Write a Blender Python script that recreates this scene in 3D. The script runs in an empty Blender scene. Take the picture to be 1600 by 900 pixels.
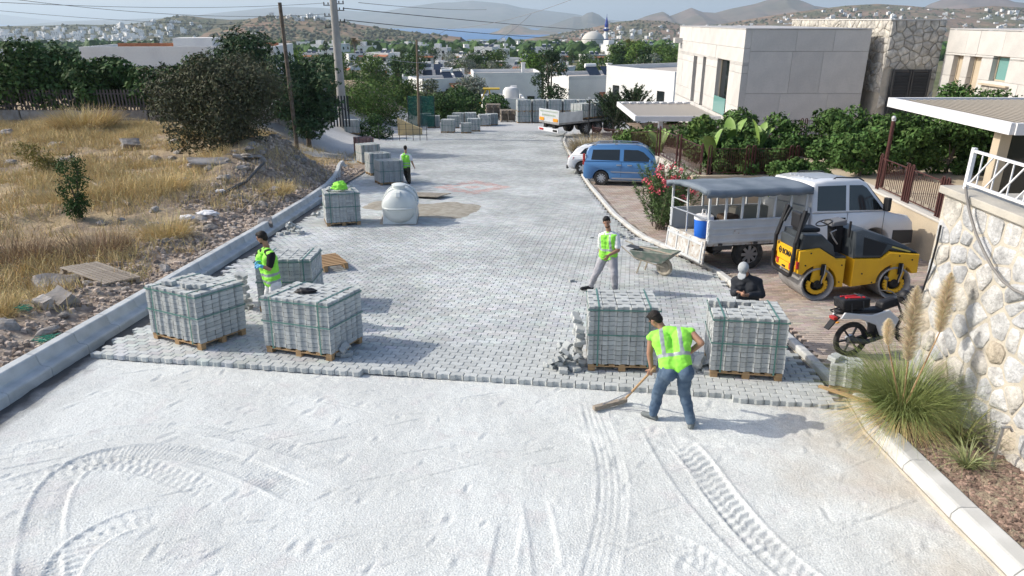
import bpy, bmesh, math, random
import numpy as np
from mathutils import Vector, Matrix, noise, Quaternion

S = bpy.context.scene
COL = S.collection
R = random.Random(11)
NR = np.random.RandomState(5)
rad = math.radians

# ---------------------------------------------------------------- camera
PITCH = math.atan(421 / 1100.0)
CH = 4.4
cd = bpy.data.cameras.new('camera')
cam = bpy.data.objects.new('camera', cd)
COL.objects.link(cam)
cam.location = (0, 0, CH)
cam.rotation_euler = (math.pi / 2 - PITCH, 0, 0)
cd.sensor_width = 36
cd.lens = 36 * 1100 / 1600.0
cd.clip_start = 0.1
cd.clip_end = 90000
S.camera = cam

# ---------------------------------------------------------------- world and sun
SUN_EL, SUN_AZ = rad(35), math.atan2(0.14, -1.0)      # azimuth measured from +X
SUN_DIR = Vector((math.cos(SUN_EL) * math.cos(SUN_AZ), math.cos(SUN_EL) * math.sin(SUN_AZ), math.sin(SUN_EL)))
W = bpy.data.worlds.new('World')
S.world = W
W.use_nodes = True
nt = W.node_tree
sky = nt.nodes.new('ShaderNodeTexSky')
sky.sky_type = 'NISHITA'
sky.sun_disc = False
sky.sun_elevation = SUN_EL
sky.sun_rotation = math.pi / 2 - SUN_AZ
sky.air_density = .9
sky.dust_density = 2.6
sky.ozone_density = 1.1
sky.altitude = 100
bg = nt.nodes['Background']
bg.inputs['Strength'].default_value = 0.15
nt.links.new(sky.outputs[0], bg.inputs['Color'])
sd = bpy.data.lights.new('sun', 'SUN')
sd.energy = 2.9
sd.angle = rad(0.53)
sd.color = (1.0, 0.94, 0.83)
so = bpy.data.objects.new('sun', sd)
COL.objects.link(so)
so.rotation_euler = SUN_DIR.to_track_quat('Z', 'Y').to_euler()
S.view_settings.view_transform = 'Standard'
S.view_settings.look = 'None'
S.view_settings.exposure = 0.56
S.view_settings.gamma = 1.0
S.render.engine = 'CYCLES'
S.cycles.max_bounces = 6
S.cycles.transparent_max_bounces = 8
S.cycles.volume_bounces = 0
S.cycles.use_denoising = True

# ---------------------------------------------------------------- measuring helpers
def ray(px, py):
    cx = (px - 800) / 1100.0
    cy = (450 - py) / 1100.0
    return (cx, math.cos(PITCH) + cy * math.sin(PITCH), -math.sin(PITCH) + cy * math.cos(PITCH))

def U(px, py, Y):
    d = ray(px, py)
    t = Y / d[1]
    return Vector((t * d[0], Y, CH + t * d[2]))

def sstep(a, b, x):
    t = max(0.0, min(1.0, (x - a) / (b - a)))
    return t * t * (3 - 2 * t)

def rz(y):
    """height of the road surface at distance y"""
    if y < 30: return -0.085 * y
    if y < 40:
        t = (y - 30) / 10.0
        return -2.55 - 10 * (0.085 * t - 0.010 * t * t)
    return -3.3 - 0.065 * (y - 40)

def far_z(y):
    pts = ((-100, 8), (0, 0), (40, -3.3), (70, -5.25), (130, -9.0), (250, -13), (450, -19), (850, -28), (1500, -48), (2600, -92), (4300, -113), (90000, -114))
    for (a, b), (c, d) in zip(pts, pts[1:]):
        if y <= c:
            return b + (d - b) * (y - a) / (c - a)
    return -114

def field_t(x, y):
    xe = -11.6 - 6.5 * sstep(33, 40, y)
    t = 1 - sstep(xe, -8.1 - 2.2 * sstep(33, 41, y), x)
    return t

def gz(x, y):
    r = rz(y)
    if x < -7.9:
        f = -0.9 - 0.016 * y
        t = field_t(x, y)
        r = r * (1 - t) + f * t
    return r

def G(px, py, off=0.0):
    d = ray(px, py)
    t = 1.0
    for k in range(60):
        z = CH + t * d[2]
        zg = gz(t * d[0], t * d[1]) + off
        t += (z - zg) / (-d[2] + 0.085) * 0.8
    return Vector((t * d[0], t * d[1], CH + t * d[2]))

# ---------------------------------------------------------------- materials
MATS = {}
def M(name, c=(.5, .5, .5), c2=None, scale=6.0, rough=.85, bump=0.0, bscale=60.0, rnd=0.0, attr=False, metal=0.0,
      fine=0.0, fscale=150.0, spec=0.3, alpha=None, trans=0.0, ior=1.45, dist=.02, detail=4.0, stretch=None, c3=None, coat=0.0, sheen=0.0, sss=0.0):
    if name in MATS: return MATS[name]
    m = bpy.data.materials.new(name)
    MATS[name] = m
    m.use_nodes = True
    t = m.node_tree
    N, Lk = t.nodes, t.links
    b = N['Principled BSDF']
    b.inputs['Roughness'].default_value = rough
    b.inputs['Metallic'].default_value = metal
    b.inputs['Specular IOR Level'].default_value = spec
    b.inputs['IOR'].default_value = ior
    b.inputs['Transmission Weight'].default_value = trans
    b.inputs['Coat Weight'].default_value = coat
    if alpha is not None: b.inputs['Alpha'].default_value = alpha
    tc = N.new('ShaderNodeTexCoord')
    vec = tc.outputs['Object']
    if stretch:
        mp = N.new('ShaderNodeMapping')
        mp.inputs['Scale'].default_value = stretch
        Lk.new(vec, mp.inputs['Vector'])
        vec = mp.outputs[0]
    def rgb(col):
        n = N.new('ShaderNodeRGB'); n.outputs[0].default_value = (*col, 1); return n.outputs[0]
    def noise_(sc, det=detail):
        n = N.new('ShaderNodeTexNoise'); n.inputs['Scale'].default_value = sc; n.inputs['Detail'].default_value = det
        Lk.new(vec, n.inputs['Vector']); return n.outputs['Fac']
    def ramp(f, a, b_):
        n = N.new('ShaderNodeMapRange'); n.inputs[1].default_value = a; n.inputs[2].default_value = b_
        n.interpolation_type = 'SMOOTHSTEP'
        Lk.new(f, n.inputs[0]); return n.outputs[0]
    def mix(f, a, b_, mode='MIX'):
        n = N.new('ShaderNodeMix'); n.data_type = 'RGBA'; n.blend_type = mode
        if isinstance(f, float): n.inputs[0].default_value = f
        else: Lk.new(f, n.inputs[0])
        Lk.new(a, n.inputs[6]); Lk.new(b_, n.inputs[7]); return n.outputs[2]
    out = rgb(c)
    if c2: out = mix(ramp(noise_(scale), .36, .64), out, rgb(c2))
    if c3: out = mix(ramp(noise_(scale * 2.7), .55, .7), out, rgb(c3))
    def mul(out, fac_socket, lo, hi, src=(0, 1)):
        n = N.new('ShaderNodeMapRange'); n.inputs[1].default_value = src[0]; n.inputs[2].default_value = src[1]
        n.inputs[3].default_value = lo; n.inputs[4].default_value = hi
        Lk.new(fac_socket, n.inputs[0])
        cc = N.new('ShaderNodeCombineColor')
        for i in range(3): Lk.new(n.outputs[0], cc.inputs[i])
        return mix(1.0, out, cc.outputs[0], 'MULTIPLY')
    if fine: out = mul(out, noise_(fscale, 3.0), 1 - fine, 1 + fine, (.3, .7))
    if rnd:
        oi = N.new('ShaderNodeObjectInfo')
        out = mul(out, oi.outputs['Random'], 1 - rnd, 1 + rnd)
    if attr:
        a = N.new('ShaderNodeAttribute'); a.attribute_name = 'tint'
        out = mix(1.0, out, a.outputs['Color'], 'MULTIPLY')
    Lk.new(out, b.inputs['Base Color'])
    if bump:
        bn = N.new('ShaderNodeBump'); bn.inputs['Strength'].default_value = bump; bn.inputs['Distance'].default_value = dist
        Lk.new(noise_(bscale, 6.0), bn.inputs['Height'])
        Lk.new(bn.outputs[0], b.inputs['Normal'])
    return m

# ---------------------------------------------------------------- mesh builder
class MB:
    def __init__(s):
        s.v = []; s.f = []; s.m = []; s.c = None
    def add(s, vs, fs, mi=0):
        o = len(s.v)
        s.v.extend([tuple(p) for p in vs])
        s.f.extend([tuple(i + o for i in f) for f in fs])
        s.m.extend([mi] * len(fs))
        return s
    def hexa(s, p, mi=0):      # p: 4 bottom (ccw) + 4 top
        return s.add(p, [(3, 2, 1, 0), (4, 5, 6, 7), (0, 1, 5, 4), (1, 2, 6, 5), (2, 3, 7, 6), (3, 0, 4, 7)], mi)
    def box(s, c, d, rz_=0.0, mi=0, mat=None):
        x, y, z = d[0] / 2, d[1] / 2, d[2] / 2
        P = [Vector(q) for q in ((-x, -y, -z), (x, -y, -z), (x, y, -z), (-x, y, -z), (-x, -y, z), (x, -y, z), (x, y, z), (-x, y, z))]
        if mat is None: mat = Matrix.Rotation(rz_, 3, 'Z')
        return s.hexa([mat @ q + Vector(c) for q in P], mi)
    def bar(s, a, b, w, h, mi=0, up=(0, 0, 1)):   # rectangular bar from a to b
        a, b = Vector(a), Vector(b)
        d = (b - a).normalized()
        u = Vector(up)
        if abs(d.dot(u)) > .98: u = Vector((0, 1, 0))
        sx = d.cross(u).normalized() * w / 2
        su = sx.cross(d).normalized() * h / 2
        return s.hexa([a - sx - su, a + sx - su, b + sx - su, b - sx - su, a - sx + su, a + sx + su, b + sx + su, b - sx + su], mi)
    def prism(s, poly, a, b, mi=0):   # poly: list of 3d points; extruded by vector b-a
        n = len(poly); dv = Vector(b) - Vector(a)
        vs = [Vector(p) for p in poly] + [Vector(p) + dv for p in poly]
        fs = [tuple(range(n - 1, -1, -1)), tuple(range(n, 2 * n))] + [(i, (i + 1) % n, n + (i + 1) % n, n + i) for i in range(n)]
        return s.add(vs, fs, mi)
    def tube(s, pts, r, n=8, mi=0, caps=True):
        pts = [Vector(p) for p in pts]
        rs = r if isinstance(r, (list, tuple)) else [r] * len(pts)
        vs, fs = [], []
        ref = None
        for i, p in enumerate(pts):
            d = (pts[min(i + 1, len(pts) - 1)] - pts[max(i - 1, 0)])
            if d.length < 1e-9: d = Vector((0, 0, 1))
            d.normalize()
            if ref is None:
                ref = d.orthogonal().normalized()
            ref = (ref - d * ref.dot(d))
            if ref.length < 1e-6: ref = d.orthogonal()
            ref.normalize()
            q = d.cross(ref)
            for k in range(n):
                a = 2 * math.pi * k / n
                vs.append(p + (ref * math.cos(a) + q * math.sin(a)) * rs[i])
        for i in range(len(pts) - 1):
            for k in range(n):
                k2 = (k + 1) % n
                fs.append((i * n + k, i * n + k2, (i + 1) * n + k2, (i + 1) * n + k))
        if caps:
            fs.append(tuple(range(n - 1, -1, -1)))
            fs.append(tuple(range((len(pts) - 1) * n, len(pts) * n)))
        return s.add(vs, fs, mi)
    def lathe(s, prof, o=(0, 0, 0), ax='Z', n=24, mi=0, a0=0.0, a1=2 * math.pi):
        vs, fs = [], []
        full = abs(a1 - a0 - 2 * math.pi) < 1e-6
        nn = n if full else n + 1
        for (r, h) in prof:
            for k in range(nn):
                a = a0 + (a1 - a0) * k / n
                c, d = r * math.cos(a), r * math.sin(a)
                q = (c, d, h) if ax == 'Z' else ((c, h, d) if ax == 'Y' else (h, c, d))
                vs.append(Vector(q) + Vector(o))
        for i in range(len(prof) - 1):
            for k in range(n):
                k2 = (k + 1) % nn
                f = (i * nn + k, i * nn + k2, (i + 1) * nn + k2, (i + 1) * nn + k)
                fs.append(f if ax != 'Y' else f[::-1])
        return s.add(vs, fs, mi)
    def ell(s, c, r, n=14, m=9, mat=None, mi=0):
        vs, fs = [], []
        for i in range(m + 1):
            t = math.pi * i / m
            for k in range(n):
                a = 2 * math.pi * k / n
                q = Vector((r[0] * math.sin(t) * math.cos(a), r[1] * math.sin(t) * math.sin(a), r[2] * math.cos(t)))
                if mat is not None: q = mat @ q
                vs.append(q + Vector(c))
        for i in range(m):
            for k in range(n):
                k2 = (k + 1) % n
                fs.append((i * n + k, (i + 1) * n + k, (i + 1) * n + k2, i * n + k2))
        return s.add(vs, fs, mi)
    def capsule(s, a, ra, b, rb, n=12, mi=0):
        a, b = Vector(a), Vector(b)
        d = (b - a)
        L = d.length
        d = d.normalized() if L > 1e-6 else Vector((0, 0, 1))
        pts, rs = [], []
        for t in (-90, -60, -30): pts.append(a + d * ra * math.sin(rad(t))); rs.append(max(ra * math.cos(rad(t)), 1e-4))
        for t in (0,): pts.append(a); rs.append(ra)
        for t in (0, 30, 60, 90): pts.append(b + d * rb * math.sin(rad(t))); rs.append(max(rb * math.cos(rad(t)), 1e-4))
        return s.tube(pts, rs, n, mi)
    def obj(s, name, mats, parent=None, loc=None, smooth=None, bev=0.0, tint=None, rot=None, kind=None):
        me = bpy.data.meshes.new(name)
        me.from_pydata(s.v, [], s.f)
        if not isinstance(mats, (list, tuple)): mats = [mats]
        for m in mats: me.materials.append(m)
        if len(mats) > 1: me.polygons.foreach_set('material_index', s.m)
        if smooth is not None:
            me.polygons.foreach_set('use_smooth', [True] * len(me.polygons))
            if smooth < 179: me.set_sharp_from_angle(angle=rad(smooth))
        if tint is not None:
            at = me.attributes.new('tint', 'FLOAT_COLOR', 'FACE')
            at.data.foreach_set('color', np.asarray(tint, dtype=np.float32).ravel())
        me.update()
        return mk(name, me, parent, loc, bev, rot, kind)

def mk(name, me, parent=None, loc=None, bev=0.0, rot=None, kind=None):
    o = bpy.data.objects.new(name, me)
    COL.objects.link(o)
    if loc is not None: o.location = loc
    if rot is not None: o.rotation_euler = rot
    if parent is not None: o.parent = parent
    if bev:
        b = o.modifiers.new('bevel', 'BEVEL'); b.width = bev; b.segments = 2; b.limit_method = 'ANGLE'; b.angle_limit = rad(35)
    if kind: o['kind'] = kind
    return o

LABELS = {}
def tag(o, label, cat, group=None, kind=None):
    o['label'] = label; o['category'] = cat
    if group: o['group'] = group
    if kind: o['kind'] = kind
    LABELS.setdefault(label, []).append(o.name)
    return o

def thing(name, label, cat, loc=(0, 0, 0), rot=0.0, group=None):
    o = bpy.data.objects.new(name, None)
    o.empty_display_size = .2
    COL.objects.link(o)
    o.location = loc
    o.rotation_euler = (0, 0, rot) if isinstance(rot, (int, float)) else rot
    return tag(o, label, cat, group)

def mesh_np(name, verts, faces_flat, loop_tot, mats, parent=None, smooth=False, tint=None, matidx=None, kind=None, loc=None):
    """fast mesh from numpy arrays; loop_tot: verts per face (int)"""
    me = bpy.data.meshes.new(name)
    nv = len(verts); nf = len(faces_flat) // loop_tot
    me.vertices.add(nv); me.vertices.foreach_set('co', np.asarray(verts, np.float32).ravel())
    me.loops.add(nf * loop_tot); me.loops.foreach_set('vertex_index', np.asarray(faces_flat, np.int32).ravel())
    me.polygons.add(nf)
    me.polygons.foreach_set('loop_start', np.arange(0, nf * loop_tot, loop_tot, dtype=np.int32))
    me.polygons.foreach_set('loop_total', np.full(nf, loop_tot, np.int32))
    if not isinstance(mats, (list, tuple)): mats = [mats]
    for m in mats: me.materials.append(m)
    if matidx is not None: me.polygons.foreach_set('material_index', np.asarray(matidx, np.int32))
    me.polygons.foreach_set('use_smooth', np.full(nf, bool(smooth)))
    if tint is not None:
        at = me.attributes.new('tint', 'FLOAT_COLOR', 'FACE')
        at.data.foreach_set('color', np.asarray(tint, np.float32).ravel())
    me.update(calc_edges=True)
    me.validate()
    return mk(name, me, parent, loc, kind=kind)

def grid_sheet(name, xs, ys, zf, mats, kind='structure', smooth=True, parent=None):
    xs, ys = np.asarray(xs, float), np.asarray(ys, float)
    X, Y = np.meshgrid(xs, ys)
    Z = zf(X, Y)
    v = np.stack([X, Y, Z], -1).reshape(-1, 3)
    nx, ny = len(xs), len(ys)
    i = np.arange(nx - 1)[None, :] + nx * np.arange(ny - 1)[:, None]
    f = np.stack([i, i + 1, i + nx + 1, i + nx], -1).reshape(-1)
    return mesh_np(name, v, f, 4, mats, parent, smooth, kind=kind)

vgz = np.vectorize(gz, otypes=[float])
vrz = np.vectorize(rz, otypes=[float])
vfar = np.vectorize(far_z, otypes=[float])

def vnoise(X, Y, sc, seed=0.0, octs=3):
    """cheap numpy value noise, about -1..1"""
    out = np.zeros_like(X, dtype=float); amp = 1.0; tot = 0
    for o in range(octs):
        x = X * sc * 2 ** o + seed * 17.3 + o * 31.7; y = Y * sc * 2 ** o - seed * 9.1 + o * 11.3
        xi, yi = np.floor(x), np.floor(y)
        fx, fy = x - xi, y - yi
        fx, fy = fx * fx * (3 - 2 * fx), fy * fy * (3 - 2 * fy)
        def h(a, b):
            s_ = np.sin(a * 127.1 + b * 311.7) * 43758.5453
            return s_ - np.floor(s_)
        n = (h(xi, yi) * (1 - fx) + h(xi + 1, yi) * fx) * (1 - fy) + (h(xi, yi + 1) * (1 - fx) + h(xi + 1, yi + 1) * fx) * fy
        out += (n * 2 - 1) * amp; tot += amp; amp *= .5
    return out / tot

def copy_tree(o, parent=None):
    c = o.copy(); COL.objects.link(c)
    if parent is not None: c.parent = parent
    for ch in o.children: copy_tree(ch, c)
    return c
# ================================================================ MATERIALS (real-world base colours)
m_paver = M('paver concrete', (.505, .525, .515), (.385, .402, .395), scale=.38, rough=.9, bump=.25, bscale=90, rnd=.10, attr=False, fine=.10, fscale=60, dist=.004)
m_paver_t = M('paver concrete laid', (.505, .525, .515), (.385, .402, .395), scale=.38, rough=.9, bump=.2, bscale=90, attr=True, fine=.10, fscale=60, dist=.004)
m_load = M('paver concrete stacked', (.445, .465, .455), (.38, .395, .388), scale=5, rough=.92, rnd=.12, fine=.12, fscale=70, bump=.2, bscale=110, dist=.003)
m_load_red = M('red paver concrete stacked', (.36, .22, .19), (.29, .17, .15), scale=5, rough=.92, rnd=.12, fine=.1, fscale=50)
m_bedsand = M('joint sand', (.10, .098, .092), (.14, .135, .13), scale=2, rough=1)
m_kerb = M('kerb concrete', (.50, .52, .52), (.40, .42, .42), scale=2.2, rough=.85, bump=.3, bscale=50, fine=.1, rnd=.06, dist=.006)
m_kerb_w = M('white kerb concrete', (.56, .56, .54), (.47, .47, .45), scale=3, rough=.85, bump=.2, bscale=60, fine=.06, rnd=.04, dist=.004)
m_soil = M('soil', (.20, .15, .115), (.30, .245, .19), scale=1.3, rough=1, bump=.8, bscale=16, fine=.25, fscale=45, dist=.04, c3=(.13, .095, .07))
m_mulch = M('mulch', (.19, .125, .10), (.30, .25, .18), scale=3, rough=1, bump=1, bscale=35, fine=.35, fscale=70, dist=.03, c3=(.36, .31, .22))
m_field = M('dry field', (.34, .25, .145), (.25, .19, .135), scale=.55, rough=1, bump=.9, bscale=9, fine=.25, fscale=30, dist=.06, c3=(.40, .31, .18))
m_rubble = M('rubble stone', (.33, .31, .29), (.25, .225, .20), scale=3, rough=.95, bump=.5, bscale=25, rnd=.22, fine=.12, dist=.02)
m_dust = M('dusty street', (.55, .54, .52), (.42, .41, .39), scale=.25, rough=1, bump=.5, bscale=6, fine=.1, fscale=14)
m_yard = M('far paving', (.44, .445, .44), (.385, .39, .39), scale=.12, rough=.95, fine=.07, fscale=7, bump=.1, bscale=8)
m_wood = M('pallet wood', (.42, .28, .15), (.33, .21, .11), scale=6, rough=.8, fine=.15, fscale=60, stretch=(1, 8, 8))
m_wood_old = M('weathered wood', (.36, .31, .25), (.27, .225, .18), scale=5, rough=.9, fine=.15, fscale=60, stretch=(1, 8, 8), rnd=.15)
m_strap = M('green strap', (.09, .20, .175), rough=.5, spec=.4)
m_white = M('white render', (.72, .72, .70), (.66, .66, .65), scale=.5, rough=.85, fine=.03, fscale=6, rnd=.06)
m_panel = M('stone cladding panel', (.55, .53, .50), (.50, .485, .46), scale=1.2, rough=.75, rnd=.05, fine=.04, fscale=12)
m_panelgap = M('panel joint', (.22, .215, .21), rough=.9)
m_beige = M('beige render', (.50, .42, .31), (.45, .38, .285), scale=1.5, rough=.9, fine=.06, fscale=40, bump=.15, bscale=80, dist=.004)
m_brown = M('brown painted iron', (.075, .028, .024), rough=.45, spec=.4, fine=.1)
m_glass = M('dark glass', (.015, .02, .022), rough=.06, spec=.7)
m_glassg = M('green tinted glass', (.16, .32, .30), rough=.08, spec=.7)
m_dark = M('dark grey metal', (.045, .047, .05), rough=.5, spec=.4)
m_black = M('black plastic', (.018, .018, .02), rough=.5)
m_rubber = M('rubber', (.028, .027, .026), (.06, .057, .053), scale=8, rough=.85)
m_chrome = M('bare metal', (.45, .45, .46), rough=.35, metal=.9)
m_alu = M('alloy wheel', (.55, .56, .58), rough=.3, metal=.7)
m_mortar = M('mortar', (.50, .455, .38), (.42, .385, .32), scale=3, rough=.95, bump=.6, bscale=30, dist=.02, fine=.1)
m_barked = M('bark', (.10, .078, .06), (.15, .125, .10), scale=5, rough=.95, bump=.6, bscale=20)

def leafmat(name, c, sp=.15, rough=.7, rnd=.12):
    return M(name, c, None, rough=rough, attr=True, rnd=rnd, spec=sp)
m_leaf_dark = leafmat('dark leaves', (.050, .095, .028))
m_leaf_pine = leafmat('conifer leaves', (.042, .075, .034))
m_leaf_mid = leafmat('mid green leaves', (.075, .125, .030))
m_leaf_bright = leafmat('bright green leaves', (.095, .165, .032))
m_leaf_olive = leafmat('olive leaves', (.105, .12, .072))
m_leaf_grey = leafmat('grey leaves', (.19, .21, .165))
m_leaf_scrub = leafmat('scrub leaves', (.085, .09, .052))
m_leaf_hedge = leafmat('hedge leaves', (.062, .115, .031))
m_dry = leafmat('dry grass blades', (.56, .44, .22), .2, .8)
m_dry_b = leafmat('dry brush twigs', (.26, .185, .115), .2, .9)
m_grassblade = leafmat('green grass blades', (.20, .24, .08), .3, .6)
m_oleander = leafmat('oleander leaves', (.10, .155, .06))
m_pink = leafmat('pink petals', (.62, .13, .16), .2, .7)

# ---- white sand and crushed stone of the unpaved part
def sand_mat():
    m = M('white crushed stone', (.605, .625, .61), (.545, .56, .545), scale=.9, rough=1, bump=.85, bscale=50, fine=.2, fscale=52, dist=.016, c3=(.56, .56, .55))
    t = m.node_tree; N, Lk = t.nodes, t.links
    b = N['Principled BSDF']
    old = b.inputs['Base Color'].links[0].from_socket
    tc = N.new('ShaderNodeTexCoord'); sp = N.new('ShaderNodeSeparateXYZ'); Lk.new(tc.outputs['Object'], sp.inputs[0])
    n = N.new('ShaderNodeTexNoise'); n.inputs['Scale'].default_value = 1.1; n.inputs['Detail'].default_value = 6
    Lk.new(tc.outputs['Object'], n.inputs['Vector'])
    # earth washed over the sand beside the right kerb
    a = N.new('ShaderNodeMath'); a.operation = 'MULTIPLY_ADD'; Lk.new(n.outputs['Fac'], a.inputs[0]); a.inputs[1].default_value = 4.2; Lk.new(sp.outputs[0], a.inputs[2])
    mr = N.new('ShaderNodeMapRange'); mr.interpolation_type = 'SMOOTHSTEP'
    mr.inputs[1].default_value = 5.3; mr.inputs[2].default_value = 7.4; mr.inputs[4].default_value = .75; Lk.new(a.outputs[0], mr.inputs[0])
    mx = N.new('ShaderNodeMix'); mx.data_type = 'RGBA'; Lk.new(mr.outputs[0], mx.inputs[0]); Lk.new(old, mx.inputs[6]); mx.inputs[7].default_value = (.44, .38, .30, 1)
    # shadow cast by the left kerb, painted dark into the sand colour
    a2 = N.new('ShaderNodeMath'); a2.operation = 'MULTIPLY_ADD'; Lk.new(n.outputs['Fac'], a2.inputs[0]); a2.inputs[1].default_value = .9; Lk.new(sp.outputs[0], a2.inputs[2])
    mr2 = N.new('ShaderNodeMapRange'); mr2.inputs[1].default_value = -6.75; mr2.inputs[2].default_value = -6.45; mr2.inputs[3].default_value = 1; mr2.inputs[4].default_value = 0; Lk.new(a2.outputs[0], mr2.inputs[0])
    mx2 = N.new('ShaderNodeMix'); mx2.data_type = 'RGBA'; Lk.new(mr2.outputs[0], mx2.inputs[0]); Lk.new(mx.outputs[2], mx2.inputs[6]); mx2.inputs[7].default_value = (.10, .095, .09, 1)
    Lk.new(mx2.outputs[2], b.inputs['Base Color'])
    return m
m_sand = sand_mat()

# ================================================================ LAND AND SEA
def hillmat(name, c, c2, c3, scale, fscale):
    return M(name, c, c2, scale=scale, rough=1, fine=.25, fscale=fscale, c3=c3, spec=.1)
m_land = hillmat('valley ground', (.16, .15, .09), (.10, .115, .055), (.24, .20, .13), .012, .08)
m_sea = M('sea water', (.012, .13, .34), rough=.5, spec=.25, bump=.2, bscale=.02, dist=1.0)
m_far_mtn = hillmat('far mountain', (.13, .12, .10), (.08, .085, .065), (.18, .14, .11), .003, .012)
m_brown_hill = hillmat('brown hill', (.22, .15, .105), (.11, .11, .06), (.26, .18, .12), .006, .04)
m_green_hill = hillmat('scrub hill', (.075, .085, .045), (.12, .11, .065), (.16, .13, .085), .009, .05)

gx = np.concatenate([np.linspace(-9000, -700, 16), np.linspace(-600, -60, 28), np.linspace(-55, 60, 47), np.linspace(75, 600, 28), np.linspace(700, 9000, 16)])
gy = np.concatenate([np.linspace(-120, -10, 8), np.linspace(-6, 80, 44), np.linspace(85, 600, 60), np.linspace(620, 4500, 50)])
def ground_f(X, Y):
    z = vfar(Y)
    near = np.clip((84 - Y) / 6.0, 0, 1)
    z = z - .75 * near
    z = z + vnoise(X, Y, .008, 2) * 4.0 * np.clip((Y - 120) / 300, 0, 1)
    z = np.where((X < -24) & (Y < 84), np.maximum(z, -0.9 - .016 * Y - 1.1), z)
    return z
grid_sheet('ground', gx, gy, ground_f, m_land)
grid_sheet('sea', np.linspace(-24000, 24000, 25), np.linspace(3600, 24500, 12), lambda X, Y: X * 0 - 112.5, m_sea)

def ridge(name, crest, D, mat, zb, depth, rough_=.10, nseg=160, rows=16, back=.6, seed=1):
    """a hill range: crest heights measured in the photograph, real distance and thickness"""
    xs = np.array([c[0] for c in crest], float); hs = np.array([c[1] for c in crest], float)
    u = np.linspace(xs[0], xs[-1], nseg)
    hp = np.interp(u, xs, hs)
    tops = [U(a, b, D) for a, b in zip(u, hp)]
    X0 = np.array([p.x for p in tops]); Z0 = np.array([p.z for p in tops])
    V = []
    prof = [(-back, 0.0), (-.25 * back, .72), (-.06, .95)] + [(t, None) for t in np.linspace(0, 1, rows)]
    for (t, hh) in prof:
        y = D - depth * t
        h = (1 - t) ** 1.25 if hh is None else hh
        xx = X0 * (1 - .12 * max(t, 0))
        nz = vnoise(xx, np.full_like(xx, y), 5.0 / depth, seed, 4) + .6 * vnoise(xx, np.full_like(xx, y * .3), 14.0 / depth, seed + 3, 3)
        amp = rough_ * (Z0 - zb) * (4 * h * (1 - h) if hh is None else .2)
        z = zb + (Z0 - zb) * h + nz * amp
        V.append(np.stack([xx, np.full_like(xx, y), z], -1))
    V = np.concatenate(V)
    n = len(u); m_ = len(prof)
    i = np.arange(n - 1)[None, :] + n * np.arange(m_ - 1)[:, None]
    f = np.stack([i, i + n, i + n + 1, i + 1], -1)[..., ::-1].reshape(-1)
    o = mesh_np(name, V, f, 4, mat, smooth=True, kind='structure')
    def surf(px, t):
        y = D - depth * t
        x = np.interp(px, u, X0) * (1 - .12 * t)
        z = zb + (np.interp(px, u, Z0) - zb) * (1 - t) ** 1.25
        return Vector((x, y, z))
    return o, surf

ridge('mountain', [(100, 33), (200, 30), (290, 26), (330, 21), (400, 14), (440, 10.5), (500, 12), (560, 18), (600, 18), (640, 10), (690, 3.5), (705, 4), (735, 1), (762, 3), (790, 6), (815, 12), (850, 16), (900, 22), (930, 29), (990, 34)], 13000, m_far_mtn, -113, 3500, .14, 220, 18)
ridge('mountain', [(-160, 24), (-60, 20), (-10, 21.5), (20, 25), (60, 30), (100, 33)], 19000, m_far_mtn, -113, 3500, .1, 60, 8, seed=4)
ridge('mountain', [(840, 47), (858, 40), (880, 32), (897, 26), (908, 26), (918, 20), (926, 19), (936, 23), (946, 31), (960, 36), (990, 40), (1040, 45)], 7600, m_far_mtn, -113, 900, .12, 120, 12, seed=7)
ridge('mountain', [(960, 40), (990, 33), (1010, 25), (1020, 22), (1036, 18), (1047, 25), (1058, 21), (1080, 12), (1098, 19), (1118, 20), (1140, 14), (1180, 6), (1205, -2), (1220, -8), (1240, -3), (1258, 3), (1272, 9), (1300, 13), (1400, 16), (1450, 13), (1465, 4), (1490, -5), (1530, -10), (1560, -6), (1585, 3), (1620, 6), (1760, 2)], 5600, M('brown mountain', (.17, .125, .10), (.12, .105, .075), scale=.002, c3=(.20, .14, .11), rough=1, fine=.2, fscale=.01), -113, 1700, .13, 260, 18, seed=9)
ridge('island', [(765, 52), (778, 48), (786, 43), (800, 38), (815, 41), (830, 46), (850, 48), (872, 51)], 6300, m_brown_hill, -113, 500, .12, 80, 8, seed=12)
_, hill_r = ridge('hill', [(820, 62), (880, 51), (905, 47), (930, 42), (965, 34), (1000, 31), (1040, 33), (1080, 42), (1130, 37), (1200, 25), (1250, 18), (1320, 9), (1370, 6), (1420, 9), (1460, 13), (1500, 14), (1550, 9), (1600, 12), (1680, 8), (1800, 8)], 2700, m_brown_hill, -88, 900, .10, 260, 22, seed=15)
_, hill_l = ridge('hill', [(-260, 44), (-100, 41), (0, 41), (60, 40.5), (120, 38), (150, 39), (200, 38), (235, 33), (262, 27), (285, 24), (300, 25), (320, 28), (360, 31), (385, 30), (420, 27), (440, 30)], 2300, m_green_hill, -85, 850, .06, 200, 18, seed=18)
_, hill_b = ridge('hill', [(330, 46), (372, 36), (398, 28), (425, 24), (460, 26), (500, 29), (530, 33), (565, 39), (600, 44), (660, 52), (720, 58)], 1700, m_brown_hill, -52, 420, .08, 160, 16, seed=21)

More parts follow.
